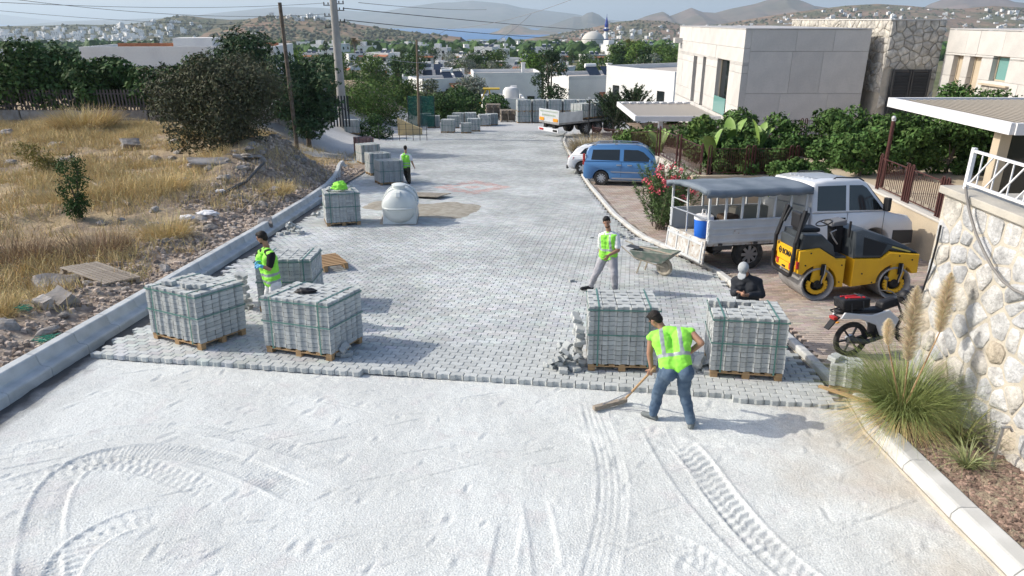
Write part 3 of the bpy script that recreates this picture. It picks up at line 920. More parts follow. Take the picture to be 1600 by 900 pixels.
x, y = PX(957, 373); pile(x, y, 16, .75, .75, 'small broken paver scattered beside the bay kerb near the wheelbarrow', 'broken pavers by the bay kerb', 1, .62, 12)
x, y = PX(893, 440); loose(x, y, rz(y) + .06, (0, 0, .4), 'single small paver lying alone on the road left of the walking man', None, s=.6)
x, y = PX(612, 262); pile(x, y, 3, .2, .3, 'loose paver on the road behind the left row', 'loose pavers behind the left row', 1, .8, 15)
x, y = PX(495, 338); pile(x, y, 4, .4, .3, 'loose paver between the left kerb and the load by the tank', 'loose pavers by the load near the tank', 1, .8, 16)
# stepped loose stacks at the left of load E
for i in range(5):
    for k in range(5 - i + (i == 0)):
        loose(-5.38 - i * .17 + R.uniform(-.03, .03), 13.2 + .25 * (i % 3) + R.uniform(-.1, .1), rz(13.2) + .09 + k * .14 + .05 * (i % 2), (R.uniform(-.2, .2), R.uniform(-.2, .2), R.uniform(-.5, .5)), 'loose paver in the stepped stack left of the worker with blue gloves', 'loose pavers stacked left of the gloved worker')
# on top of loads
for (x, y, dz, a, lb) in ((-6.02, 11.60, 1.09, -.3, 'loose paver on top of the left load, leftmost of three'), (-5.62, 11.42, 1.09, -.7, 'loose paver on top of the left load, middle of three'), (-5.40, 11.38, 1.09, -.45, 'loose paver on top of the left load, rightmost of three')):
    loose(x, y, rz(y) + dz, (-.08, 0, a), lb, None)
r_ = random.Random(4)
for i in range(9):
    x, y = -5.72 + r_.uniform(-.32, .42), 22.65 + r_.uniform(-.4, .4)
    loose(x, y, rz(y) + 1.16 + r_.uniform(0, .06), (r_.uniform(-.6, .6), r_.uniform(-.6, .6), r_.uniform(0, 3)), 'broken paver on top of the load beside the white tank', 'broken pavers on top of the load', s=.75)
# low stack at the right end of the laid edge
t = load(4.98, 9.33, rad(-24), 2, 3, 4, 'low stack of whitish pavers beside the pampas grass', strap=False)
loose(4.82, 9.42, rz(9.4) + .52, (.1, .05, .5), 'single paver on top of the low stack beside the pampas grass', None)
tag(MB().bar((4.55, 9.22, rz(9.2) + .10), (4.98, 8.62, rz(8.6) + .12), .06, .03).obj('wooden_batten', m_wood), 'orange brown wooden batten lying at the end of the right kerb', 'batten')

def crumple(name, c, r, mat, label, cat, seed=0, parent=None):
    bm = bmesh.new(); bmesh.ops.create_icosphere(bm, subdivisions=4, radius=1)
    for v in bm.verts:
        n = noise.noise(v.co * 2.2 + Vector((seed, 0, 0))) * .35 + noise.noise(v.co * 5 + Vector((0, seed, 0))) * .2
        v.co *= 1 + n
        v.co = Vector((v.co.x * r[0], v.co.y * r[1], max(v.co.z, -.3) * r[2]))
    me = bpy.data.meshes.new(name); bm.to_mesh(me); bm.free(); me.materials.append(mat)
    me.polygons.foreach_set('use_smooth', [True] * len(me.polygons))
    o = mk(name, me, None, c)
    return tag(o, label, cat)
m_hivis = M('hi-vis fabric', (.30, .78, .09), (.27, .72, .07), scale=6, rough=.7, bump=.3, bscale=14, dist=.02)
m_reflect = M('reflective tape', (.30, .33, .34), rough=.35, spec=.6)
crumple('black_cloth', (-3.50, 11.12, rz(11.1) + 1.03), (.17, .09, .05), m_black, 'black crumpled cloth on top of a paver load', 'cloth', 3)
crumple('folded_vest', (-5.55, 22.35, rz(22.3) + 1.22), (.24, .18, .17), m_hivis, 'green hi-vis vest bundled on the load beside the white tank', 'vest', 6)

# ---------------------------------------------------------------- pallets without load
def empty_pallet(x, y, z, rot, label, old=False, w=1.2, d=1.0, group=None):
    t = thing('wooden_pallet', label, 'pallet', (x, y, z), rot, group)
    m = m_wood_old if old else m_wood
    sl = MB().box((0, 0, 0), (w, .09, .02), 0)
    me = None
    for i in range(8):
        y_ = -d / 2 + .05 + (d - .1) * i / 7
        if me is None: o = sl.obj('slat', m, t); me = o.data
        else: o = mk('slat', me, t)
        o.location = (R.uniform(-.015, .015), y_, .135)
    bm_ = None
    for x_ in (-w / 2 + .05, 0, w / 2 - .05):
        o = MB().box((x_, 0, .112), (.09, d, .022)).box((x_, -d / 2 + .07, .06), (.09, .1, .08)).box((x_, 0, .06), (.09, .1, .08)).box((x_, d / 2 - .07, .06), (.09, .1, .08)).box((x_, 0, .01), (.09, d, .02)).obj('runner', m, t)
    return t
g = G(507, 419)
empty_pallet(g.x - .12, g.y + .1, rz(g.y) + .01, (-.085, 0, rad(28)), 'new wooden pallet lying empty on the pavers beside the gloved worker', w=1.1, d=1.25)
empty_pallet(-9.15, 14.7, fz(-9.15, 14.7) + .10, (-.16, .12, rad(-24)), 'weathered pallet lying in the dry brush above the left kerb', True, 1.4, .9)
for (a, b, n, lb) in ((793, 191, 8, 'tall stack of brown empty pallets left of the two-high paver row'), (770, 188, 11, 'stack of dark empty pallets behind the far paver loads')):
    g = G(a, b)
    t = thing('pallet_stack', lb, 'pallet stack', (g.x, g.y + .7, gz(g.x, g.y)), rad(4))
    for k in range(n):
        b_ = MB(); z = k * .145
        for i in range(7): b_.box((0, -.55 + i * .18, z + .13), (1.5, .1, .02))
        for x_ in (-.68, 0, .68): b_.box((x_, 0, z + .065), (.1, 1.2, .1))
        o = b_.obj('pallet', m_wood_old, t); o.location = (R.uniform(-.05, .05), R.uniform(-.04, .04), 0); o.rotation_euler = (0, 0, R.uniform(-.05, .05))

# ---------------------------------------------------------------- white tank
def tank():
    m = M('white glass fibre', (.62, .65, .63), (.55, .58, .56), scale=2, rough=.45, spec=.4, fine=.04)
    x, y = -3.72, 22.95
    t = thing('water_tank', 'white fibreglass tank with a round lid standing on the road', 'tank', (x, y, rz(y)), rad(4))
    r = .56
    b = MB()
    prof = [(r * math.cos(rad(a)), -.55 - .34 * math.sin(rad(a))) for a in range(90, -1, -10)] + [(r, .55)] + [(r * math.cos(rad(a)), .55 + .34 * math.sin(rad(a))) for a in range(10, 91, 10)]
    prof = [(max(a, .001), h) for a, h in prof]
    b.lathe(prof, (0, 0, .60), 'Y', 40)
    b.obj('tank_body', m, t, smooth=40)
    MB().hexa([(-.55, -.72, .06), (.55, -.72, .06), (.55, .72, .06), (-.55, .72, .06), (-.52, -.62, .52), (.52, -.62, .52), (.52, .62, .52), (-.52, .62, .52)]).obj('tank_foot', m, t, bev=.03)
    MB().box((-.06, -.02, .03), (1.22, 1.55, .06)).obj('skid_board', m_wood_old, t)
    rim = MB(); pts = []
    for a in np.linspace(0, 2 * math.pi, 40):
        c, s_ = math.cos(a), math.sin(a)
        pts.append((.575 * (abs(c) ** .6) * (1 if c > 0 else -1), .93 * (abs(s_) ** .75) * (1 if s_ > 0 else -1), .62))
    rim.tube(pts, .028, 8); rim.obj('seam_rim', m, t, smooth=60)
    MB().lathe([(.20, 1.1), (.20, 1.24), (.235, 1.245), (.235, 1.285), (.21, 1.30), (.0, 1.31)], (0, -.22, 0), 'Z', 28).obj('lid', m, t, smooth=40)
    MB().hexa([(-.09, -.86, 1.0), (.09, -.86, 1.0), (.09, -.5, 1.02), (-.09, -.5, 1.02), (-.07, -.78, 1.14), (.07, -.78, 1.14), (.07, -.45, 1.16), (-.07, -.45, 1.16)]).obj('rib', m, t, bev=.02)
    for yy in (-.3, .3):
        pts = [(.575 * math.cos(a), yy, .60 + .575 * math.sin(a)) for a in np.linspace(0, math.pi, 20)]
        MB().tube(pts, .02, 6).obj('hoop', m, t, smooth=60)
tank()
def plywood():
    g = G(668, 308)
    m = M('worn plywood', (.30, .27, .22), (.20, .18, .15), scale=3, rough=.9)
    o = MB().hexa([(-.95, -.15, 0), (.5, -.75, 0), (.95, .15, .0), (-.5, .7, 0), (-.95, -.15, .03), (.5, -.75, .03), (.95, .15, .03), (-.5, .7, .03)]).obj('board', m, None, (g.x, g.y, rz(g.y) + .09), rot=(-.09, -.03, 0))
    tag(o, 'worn flat board lying on the road behind the white tank', 'board')
    g = G(690, 300)
    vs = []
plywood()
# mud stains round the board: a thin uneven skin of earth on the pavers
def mud(cx, cy, rx, ry, seed, h=.02):
    b = MB(); n = 40; rings = 8
    vs = [(0, 0, h)]; fs = []
    for i in range(1, rings + 1):
        for k in range(n):
            a = 2 * math.pi * k / n
            q = i / rings * (1 + .35 * noise.noise(Vector((math.cos(a) * 1.6, math.sin(a) * 1.6, seed))))
            x, y = rx * q * math.cos(a), ry * q * math.sin(a)
            vs.append((x, y, rz(cy + y) - rz(cy) + h * (1 - (i / rings) ** 2) + .006 * noise.noise(Vector((x * 6, y * 6, seed))) - (.01 if i == rings else 0)))
    for k in range(n): fs.append((0, 1 + k, 1 + (k + 1) % n))
    for i in range(rings - 1):
        for k in range(n):
            a, c = 1 + i * n + k, 1 + i * n + (k + 1) % n
            fs.append((a, a + n, c + n, c))
    b.add(vs, fs)
    b.obj('spilled_earth', M('spilled earth', (.26, .235, .19), (.34, .32, .27), scale=4, rough=1, bump=.6, bscale=20), None, (cx, cy, rz(cy) + .003), smooth=180, kind='stuff')
mud(-2.55, 25.2, 1.5, 1.7, 3.0, .03); mud(-4.9, 26.0, .8, 1.0, 5.0, .08)
# ================================================================ PEOPLE
m_skin = M('skin', (.36, .20, .13), (.32, .17, .11), scale=8, rough=.55, spec=.35)
m_hair = M('dark hair', (.015, .012, .010), rough=.6, bump=.6, bscale=90)
m_jeans = M('blue jeans', (.062, .10, .155), (.10, .145, .20), scale=5, rough=.9, bump=.25, bscale=10, dist=.02, fine=.1)
m_trous = M('light grey trousers', (.37, .365, .39), (.32, .315, .34), scale=5, rough=.9, bump=.25, bscale=9, dist=.02)
m_tshirt = M('white t-shirt', (.68, .68, .69), rough=.9, bump=.25, bscale=10, dist=.02)
m_blackcl = M('black cotton', (.012, .012, .014), rough=.9, bump=.3, bscale=10, dist=.02)
m_navy = M('dark jacket', (.022, .025, .032), (.03, .033, .04), scale=5, rough=.85, bump=.35, bscale=9, dist=.03)
m_camo = M('dark camouflage', (.05, .05, .035), (.09, .08, .06), scale=9, rough=.9)
m_shoe = M('dark shoe', (.02, .02, .022), rough=.6)
m_shoeg = M('grey work shoe', (.17, .19, .19), (.12, .13, .13), scale=12, rough=.8)
m_cap = M('pale cap', (.40, .42, .43), (.34, .36, .37), scale=10, rough=.9)
m_eye = M('eye', (.03, .02, .015), rough=.3)
m_glove = M('blue glove', (.10, .36, .58), rough=.5)

def remesh(prims, vox, name, smooth=3, wr=0.0, wsc=9.0, seed=0.0):
    b = MB()
    for p in prims:
        if p[0] == 'c': b.capsule(p[1], p[2], p[3], p[4], 14)
        else: b.ell(p[1], p[2], 16, 10, p[3] if len(p) > 3 else None)
    o = b.obj('temp', m_skin)
    md = o.modifiers.new('r', 'REMESH'); md.mode = 'VOXEL'; md.voxel_size = vox
    if smooth:
        s_ = o.modifiers.new('s', 'SMOOTH'); s_.factor = .5; s_.iterations = smooth
    dg = bpy.context.evaluated_depsgraph_get(); dg.update()
    me = bpy.data.meshes.new_from_object(o.evaluated_get(dg))
    old = o.data
    bpy.data.objects.remove(o); bpy.data.meshes.remove(old)
    me.name = name
    me.materials.clear()
    me.polygons.foreach_set('use_smooth', [True] * len(me.polygons))
    if wr:
        n = len(me.vertices)
        co = np.zeros(n * 3, np.float32); me.vertices.foreach_get('co', co); co = co.reshape(-1, 3)
        no = np.zeros(n * 3, np.float32); me.vertices.foreach_get('normal', no); no = no.reshape(-1, 3)
        d = np.array([noise.noise(Vector((c[0] * wsc, c[1] * wsc, c[2] * wsc * 1.9 + seed))) + .5 * noise.noise(Vector((c[0] * wsc * 2.3 + seed, c[1] * wsc * 2.3, c[2] * wsc * 3.5))) for c in co])
        co = co + no * (d * wr)[:, None]
        me.vertices.foreach_set('co', co.astype(np.float32).ravel())
        me.update()
    return me
def centres(me):
    n = len(me.polygons); c = np.zeros(n * 3, np.float32); me.polygons.foreach_get('center', c); return c.reshape(-1, 3)
def cdist(P, a, b):
    a, b = np.array(a), np.array(b); d = b - a
    t = np.clip(((P - a) @ d) / max(d @ d, 1e-9), 0, 1)
    return np.linalg.norm(P - a - t[:, None] * d, axis=1)

def human(label, root, J, face, vest=None, shirt=None, sleeve='none', trousers=m_jeans, shoe=m_shoe, hair=True, cap=False, glove=None, beard=False,
          hands=None, vox=.008, back=None, hs=1.0, stripes=True, jacket=None):
    root = Vector(root)
    P = {k: Vector(v) - root for k, v in J.items()}
    f = Vector(face).normalized()
    t = thing('person', label, 'person', root)
    up = (P['head'] - P['neck']).normalized()
    sd_ = f.cross(up).normalized()           # the person's right... sideways
    f = up.cross(sd_).normalized()
    hm = Matrix((sd_, f, up)).transposed()
    hd = P['head']
    pr = []
    pr.append(('e', hd + up * .025 - f * .012, (.074, .094, .094), hm))
    pr.append(('e', hd + f * .022 - up * .045, (.056, .066, .075), hm))
    pr.append(('e', hd + f * .055 - up * .085, (.030, .030, .025), hm))       # chin
    pr.append(('c', hd + f * .085 + up * .015, .010, hd + f * .104 - up * .022, .014))   # nose
    for s_ in (-1, 1):
        pr.append(('e', hd + sd_ * .076 * s_ - f * .008 - up * .005, (.010, .020, .030), hm))
        pr.append(('e', hd + f * .076 + sd_ * .033 * s_ + up * .028, (.022, .012, .008), hm))   # brow
    pr.append(('e', hd + f * .086 - up * .052, (.024, .010, .010), hm))      # mouth
    pr.append(('c', P['neck'] - up * .02, .056, hd - up * .05 - f * .015, .050))
    shM = (P['shL'] + P['shR']) / 2; hipM = (P['hipL'] + P['hipR']) / 2
    body = []
    for s_ in ('L', 'R'):
        body.append(('c', P['hip' + s_].lerp(hipM, .25) + (shM - hipM) * .08, .108, hipM.lerp(P['sh' + s_], .48).lerp(hipM.lerp(shM, .45), .30), .100))
        body.append(('c', hipM.lerp(P['sh' + s_], .48).lerp(hipM.lerp(shM, .45), .30), .100, P['sh' + s_].lerp(shM, .48) - (shM - hipM) * .14, .108))
        body.append(('c', P['sh' + s_], .056, shM + (P['neck'] - shM) * .5, .062))
    legs, arms = [], []
    for s_ in ('L', 'R'):
        legs.append(('c', P['hip' + s_], .098, P['kn' + s_], .062))
        legs.append(('c', P['kn' + s_], .060, P['kn' + s_].lerp(P['an' + s_], .35), .058))
        legs.append(('c', P['kn' + s_].lerp(P['an' + s_], .35), .058, P['an' + s_], .040))
        arms.append(('c', P['sh' + s_], .054, P['el' + s_], .042))
        arms.append(('c', P['el' + s_], .041, P['el' + s_].lerp(P['wr' + s_], .3), .041))
        arms.append(('c', P['el' + s_].lerp(P['wr' + s_], .3), .041, P['wr' + s_], .027))
    hp, gl = [], []
    for s_ in ('L', 'R'):
        wr, el = P['wr' + s_], P['el' + s_]
        d = (wr - el).normalized()
        if hands and s_ in hands: d = Vector(hands[s_][0]).normalized(); pn = Vector(hands[s_][1]).normalized(); curl = hands[s_][2]
        else: pn = (hipM - wr); pn = (pn - d * pn.dot(d)).normalized(); curl = .5
        pn = (pn - d * pn.dot(d)).normalized()
        q = d.cross(pn).normalized()
        if (q.dot(f) < 0): q = -q               # thumb side forward
        L = []
        for o_ in (-.026, -.009, .009, .026): L.append(('c', wr + q * o_ * .7 + d * .012, .0145, wr + q * o_ + d * .082, .0125))
        for o_, ln in ((-.031, .058), (-.0105, .072), (.0105, .078), (.031, .068)):
            a = wr + q * o_ + d * .085
            b_ = a + (d * math.cos(curl * .7) + pn * math.sin(curl * .7)) * ln * .5
            c_ = b_ + (d * math.cos(curl * 1.7) + pn * math.sin(curl * 1.7)) * ln * .5
            L += [('c', a, .0095, b_, .0088), ('c', b_, .0088, c_, .0078)]
        a = wr + q * .026 + d * .022
        b_ = a + (q * .75 + d * .6 + pn * .25).normalized() * .038
        c_ = b_ + (q * .25 + d * .85 + pn * .5).normalized() * .032
        L += [('c', a, .013, b_, .011), ('c', b_, .011, c_, .009)]
        if glove and s_ in glove: gl += L
        hp += L
    feet = []
    for s_ in ('L', 'R'):
        a, b_ = P['an' + s_], P['toe' + s_]
        h_ = a + (a - b_).normalized() * .035; 
        feet.append(('c', a - Vector((0, 0, .035)), .043, b_, .036))
        feet.append(('c', Vector((h_.x, h_.y, a.z - .045)), .038, a, .036))
    me = remesh(pr + body + legs + arms + hp, vox, 'body', 2)
    me.materials.append(m_skin)
    o = mk('body', me, t)
    # feet, in shoes
    for ff in (feet[:2], feet[2:]):
        me = remesh([(p[0], p[1], p[2] * 1.12, p[3], p[4] * 1.12) for p in ff], vox * 1.3, 'shoe', 2); me.materials.append(shoe); mk('shoe', me, t)
    def grow(ps, g): return [(p[0], p[1], p[2] + g, p[3], p[4] + g) for p in ps]
    # trousers, loose at the shin
    tl = []
    for s_ in ('L', 'R'):
        h_, k_, a_ = P['hip' + s_], P['kn' + s_], P['an' + s_]
        e_ = k_.lerp(a_, .93)
        tl += [('c', h_, .112, k_, .080), ('c', k_, .080, k_.lerp(a_, .5), .074), ('c', k_.lerp(a_, .5), .074, e_, .066)]
        tl.append(('c', P['hip' + s_].lerp(hipM, .25) + (shM - hipM) * .10, .122, P['hip' + s_].lerp(hipM, .1), .124))
        if back is not None: tl.append(('e', P['hip' + s_] + Vector(back) * .045 - (shM - hipM) * .08, (.108, .108, .112)))
    me = remesh(tl, vox * 1.35, 'trousers', 3, .011, 7.5, root.x); me.materials.append(trousers); mk('trousers', me, t)
    tors = [p for p in body]
    # shirt or jacket
    if shirt or jacket:
        g = .030 if jacket else .016
        ps = grow(tors, g)
        if sleeve == 'short':
            for s_ in ('L', 'R'): ps.append(('c', P['sh' + s_].lerp(P['el' + s_], .06), .080, P['sh' + s_].lerp(P['el' + s_], .74), .068))
        elif sleeve == 'long':
            for s_ in ('L', 'R'):
                ps += [('c', P['sh' + s_], .080, P['el' + s_], .066), ('c', P['el' + s_], .066, P['el' + s_].lerp(P['wr' + s_], .9), .050)]
        if jacket:
            for s_ in ('L', 'R'): ps.append(('c', P['hip' + s_].lerp(hipM, .2), .150, hipM.lerp(shM, .25).lerp(P['hip' + s_], .3), .150))
            ps.append(('c', P['neck'] - up * .015, .078, P['neck'] + up * .03, .074))
        me = remesh(ps, vox * 1.35, 'jacket' if jacket else 'shirt', 3, .008, 9, root.x + 3); me.materials.append(jacket or shirt); mk('jacket' if jacket else 'shirt', me, t)
    if vest:
        ps = [(p[0], p[1], p[2] + (.032 if i % 3 < 2 else .012), p[3], p[4] + (.032 if i % 3 < 2 else .018)) for i, p in enumerate(tors)]
        for s_ in ('L', 'R'):
            ps.append(('c', P['hip' + s_].lerp(hipM, .3) + (shM - hipM) * .20, .142, hipM.lerp(P['sh' + s_], .4).lerp(hipM.lerp(shM, .4), .3), .138))
        ps.append(('c', P['hipL'].lerp(hipM, .35) + (shM - hipM) * .17, .135, P['hipR'].lerp(hipM, .35) + (shM - hipM) * .17, .135))
        me = remesh(ps, vox * 1.25, 'vest', 3, .013, 8, root.y)
        me.materials.append(m_hivis); me.materials.append(m_reflect)
        c = centres(me)
        ax = np.array(shM - hipM); L = np.linalg.norm(ax); ax = ax / L
        sx = np.array((P['shR'] - P['shL']).normalized())
        rel = c - np.array(hipM)
        tt = rel @ ax / L
        lat = rel @ sx
        mi = np.zeros(len(c), np.int32)
        if stripes:
            if stripes == 2: mi[((tt > .10) & (tt < .19)) | ((tt > .33) & (tt < .42))] = 1
            else:
                mi[(tt > .34) & (tt < .44)] = 1
                mi[(tt > .40) & (np.abs(np.abs(lat) - .118) < .026)] = 1
        me.polygons.foreach_set('material_index', mi)
        mk('vest', me, t)
    for gi, s_ in enumerate(glove or ''):
        ng = len(gl) // len(glove)
        me = remesh([(p[0], p[1], p[2] + .003, p[3], p[4] + .003) for p in gl[gi * ng:(gi + 1) * ng]] + [('c', P['wr' + s_].lerp(P['el' + s_], .2), .034, P['wr' + s_], .032)], vox, 'glove', 1); me.materials.append(m_glove); mk('glove', me, t)
    if hair:
        ps = [('e', hd + up * .040 - f * .022, (.083, .096, .088), hm), ('e', hd - f * .055 - up * .01, (.070, .050, .075), hm), ('e', hd + up * .085 + f * .035, (.062, .05, .035), hm)]
        me = remesh(ps, vox, 'hair', 2, .006, 30, 2); me.materials.append(m_hair); mk('hair', me, t)
    if beard:
        ps = [('e', hd + f * .034 - up * .084, (.052, .052, .032), hm)]
        me = remesh(ps, vox, 'beard', 1, .004, 30, 2); me.materials.append(M('short beard', (.06, .035, .025), rough=.8)); mk('beard', me, t)
    if cap:
        ps = [('e', hd + up * .045 - f * .012, (.090, .105, .090), hm)]
        bb = remesh(ps + [('e', hd + up * .040 + f * .125 - up * .02, (.075, .085, .012), hm)], vox, 'cap', 1); bb.materials.append(m_cap); mk('cap', bb, t)
    for s_ in (-1, 1): MB().ell(hd + f * .083 + sd_ * .031 * s_ + up * .010, (.011, .006, .006), 10, 6, hm).obj('eye', m_eye, t, smooth=180)
    return t

# --- the man bending over the rake
zs = lambda x, y: -0.085 * y - .088
J = dict(neck=U(1036, 515, 8.74), head=U(1024, 499, 8.82), shL=U(1018, 527, 8.66), shR=U(1079, 519, 8.58), elL=U(1015, 553, 8.62), wrL=U(1018, 577, 8.58), elR=U(1096, 536, 8.42), wrR=U(1062, 562, 8.86),
         hipL=U(1043, 578, 8.36), hipR=U(1069, 577, 8.30), knL=U(1028, 613, 8.52), knR=U(1069, 613, 8.38), anL=U(1021, 645, 8.50), anR=U(1081, 650, 8.24), toeL=U(1005, 650, 8.60), toeR=U(1082, 653, 8.42))
for s_ in 'LR':
    J['an' + s_].z = zs(0, J['an' + s_].y) + .085; J['toe' + s_].z = zs(0, J['toe' + s_].y) + .038
hl = J['wrL'] + Vector((-.01, .02, -.07))
rk = human('person in green vest and jeans bending over to rake the white sand', (2.1, 8.35, zs(0, 8.35)), J, (-.55, .65, -.55), vest=True, trousers=m_jeans, shoe=m_shoeg,
      hands={'L': ((-.25, .1, -1), (.2, .9, -.1), 1.7), 'R': ((-1, .3, -.3), (0, 1, 0), 1.2)}, vox=.0075, back=(.25, -.9, .1), stripes=1)
# black belt pouch seen at his right hip
def rake():
    t = thing('rake', 'long wooden rake with a board head held by the bending worker', 'rake', (1.35, 8.95, zs(0, 8.95)))
    o = Vector(t.location)
    A = U(980, 600, 9.0); A.z = zs(0, A.y) + .10
    B = U(928, 626, 8.75); B.z = zs(0, B.y) + .07
    h2 = J['wrR'] + Vector((-.07, .03, 0))
    h1 = J['wrL'] + Vector((-.02, .03, -.08))
    d = (h1 - A).normalized()
    MB().tube([A - o, h1 - o, h1 + d * .10 - o, h2 - o + Vector((-.02, 0, .04))][:3] + [h1 + d * .16 - o], .017, 10).obj('handle', m_wood, t, smooth=60)
    b = MB().bar(A - o - Vector((0, 0, .035)), B - o - Vector((0, 0, .02)), .07, .06)
    b.obj('board_head', m_wood_old, t, bev=.005)
    for q in (.25, .75):
        p = A.lerp(B, q)
        MB().tube([p - o, A.lerp(h1, .28) - o], .007, 6).obj('brace', m_chrome, t)
    C_ = U(1008, 640, 8.55); C_.z = zs(0, C_.y) + .03
    C2 = U(985, 607, 8.9)
    w = thing('bent_wire', 'thin bent wire lying on the sand beside the raking worker', 'wire', C_)
    E_ = U(960, 614, 8.8); E_.z = zs(0, E_.y) + .02
    K = U(1010, 622, 8.7); K.z = zs(0, K.y) + .03
    MB().tube([E_ - C_, K - C_, U(985, 605, 8.9) * 0 + (K - C_) * .3 + Vector((.0, .02, .0)), Vector((0, 0, 0))], .006, 6).obj('wire', m_chrome, w)
rake()

# --- the man in grey trousers walking across the road
zr = rz
J = dict(neck=U(951, 361, 14.47), head=U(948, 347, 14.45), shL=U(963, 369, 14.40), shR=U(940, 369, 14.56), elL=U(966, 391, 14.30), wrL=U(951, 399, 14.13), elR=U(938, 390, 14.72), wrR=U(940, 408, 14.68),
         hipL=U(957, 401, 14.42), hipR=U(944, 401, 14.52), knL=U(960, 430, 14.30), knR=U(931, 428, 14.48), anL=U(961, 452, 14.42), anR=U(923, 447, 14.62), toeL=U(960, 455, 14.20), toeR=U(909, 450, 14.56))
J['anL'].z = zr(14.42) + .09; J['toeL'].z = zr(14.2) + .04; J['anR'].z = zr(14.62) + .10; J['toeR'].z = zr(14.5) + .045
human('person in white t-shirt, grey trousers and green vest striding across the road', (2.0, 14.5, zr(14.5)), J, (-.22, -1, -.12), vest=True, shirt=m_tshirt, sleeve='short', trousers=m_trous, shoe=m_shoe, beard=True,
      hands={'L': ((-.55, -.45, -.7), (-.2, .6, .1), 1.0)}, stripes=1, vox=.009)

# --- the man with blue gloves between the left loads
J = dict(neck=U(416, 384, 12.42), head=U(409, 371, 12.40), shL=U(405, 398, 12.62), shR=U(424, 398, 12.24), elL=U(408, 418, 12.58), wrL=U(409, 409, 12.42), elR=U(421, 420, 12.10), wrR=U(408, 416, 12.06),
         hipL=U(424, 443, 12.52), hipR=U(430, 444, 12.28), knL=U(420, 472, 12.50), knR=U(428, 472, 12.24), anL=U(424, 500, 12.56), anR=U(432, 501, 12.32), toeL=U(415, 503, 12.54), toeR=U(423, 504, 12.26))
for s_ in 'LR':
    J['an' + s_].z = rz(J['an' + s_].y) + .09; J['kn' + s_].z = J['an' + s_].z + .42; J['toe' + s_].z = rz(J['toe' + s_].y) + .04
human('person in black t-shirt, green vest and blue gloves standing between the left paver loads', (-4.55, 12.4, rz(12.4)), J, (-1, .12, -.22), vest=True, shirt=m_blackcl, sleeve='short', trousers=m_tshirt, shoe=m_shoe, beard=True,
      glove='LR', hands={'L': ((-.9, -.5, .2), (.2, -.4, -1), .9), 'R': ((-1, .25, .15), (.1, .3, -1), .9)}, stripes=2, vox=.009)

# --- the man walking away by the left row
J = dict(neck=U(634, 238.5, 32.15), head=U(633.5, 231.5, 32.2), shL=U(628, 243, 32.2), shR=U(640.5, 243, 32.15), elL=U(626.5, 253, 32.15), wrL=U(628, 262, 32.35), elR=U(643.5, 252.5, 32.05), wrR=U(647, 260.5, 32.15),
         hipL=U(632.5, 260.5, 32.2), hipR=U(637.5, 260.5, 32.2), knL=U(633.5, 272, 32.45), knR=U(639, 272, 32.3), anL=U(638, 284, 32.2), anR=U(640, 284, 32.0), toeL=U(639, 285, 32.45), toeR=U(641, 285, 32.2))
for s_ in 'LR':
    J['an' + s_].z = rz(J['an' + s_].y) + .09; J['toe' + s_].z = rz(J['toe' + s_].y) + .04
human('person in green vest and dark camouflage trousers walking away beside the left row of loads', (-4.75, 32.15, rz(32.15)), J, (.1, 1, -.1), vest=True, shirt=m_tshirt, sleeve='short', trousers=m_camo, shoe=m_shoe, stripes=2, vox=.012)

# --- the man with the cap behind the right load
J = dict(neck=U(1166, 432, 11.32), head=U(1162, 421, 11.16), shL=U(1184, 441, 11.22), shR=U(1150, 439, 11.40), elL=U(1190, 461, 11.16), wrL=U(1169, 461, 10.96), elR=U(1147, 458, 11.30), wrR=U(1152, 456, 11.06),
         hipL=U(1176, 480, 11.32), hipR=U(1161, 480, 11.42), knL=U(1176, 512, 11.2), knR=U(1158, 512, 11.3), anL=U(1176, 541, 11.35), anR=U(1158, 541, 11.4), toeL=U(1172, 545, 11.2), toeR=U(1154, 545, 11.25))
for s_ in 'LR':
    J['an' + s_].z = rz(J['an' + s_].y) + .09; J['kn' + s_].z = J['an' + s_].z + .40; J['toe' + s_].z = rz(J['toe' + s_].y) + .04
human('person in dark jacket and pale cap looking down at a device in his hands', (4.0, 11.35, rz(11.35)), J, (-.42, -.75, -.75), jacket=m_navy, sleeve='long', trousers=m_navy, shoe=m_shoe, hair=False, cap=True,
      hands={'L': ((-.95, -.4, .05), (-.2, .5, .4), 1.1), 'R': ((.7, -.8, -.1), (.4, .5, .4), 1.1)}, vox=.009)
x = U(1160, 463, 10.98)
tag(MB().box((0, 0, 0), (.16, .02, .10)).box((-.03, .0, -.09), (.02, .02, .14)).obj('phone_and_strap', m_dark, None, x, bev=.006), 'small grey device held by the man with the cap', 'device')
# ================================================================ VEHICLES
def paint(name, c, rough=.32): return M(name, c, rough=rough, spec=.5, coat=.6, fine=.02, fscale=4)
m_blue = paint('blue car paint', (.058, .175, .38))
m_wpaint = paint('white car paint', (.66, .67, .68))
m_truckw = M('worn white truck paint', (.55, .57, .58), (.47, .49, .50), scale=2.2, rough=.5, spec=.4, fine=.05)
m_truckr = M('rusty dusty panel', (.52, .53, .52), (.40, .37, .33), scale=5, rough=.7, fine=.1, c3=(.27, .18, .12))
m_tarp = M('grey blue tarpaulin', (.125, .155, .185), (.17, .20, .235), scale=1.6, rough=.75, bump=.35, bscale=5, dist=.04)
m_under = M('dark underbody', (.022, .021, .02), rough=.9)
m_red = M('red lamp glass', (.40, .03, .025), rough=.25, spec=.6)
m_orange = M('orange reflector', (.75, .30, .03), rough=.4)
m_yellow = M('yellow machine paint', (.72, .40, .015), (.66, .36, .015), scale=2.5, rough=.42, spec=.45, fine=.05)
m_hood = M('dark bonnet plastic', (.035, .042, .048), (.06, .068, .074), scale=2.2, rough=.38, spec=.5)
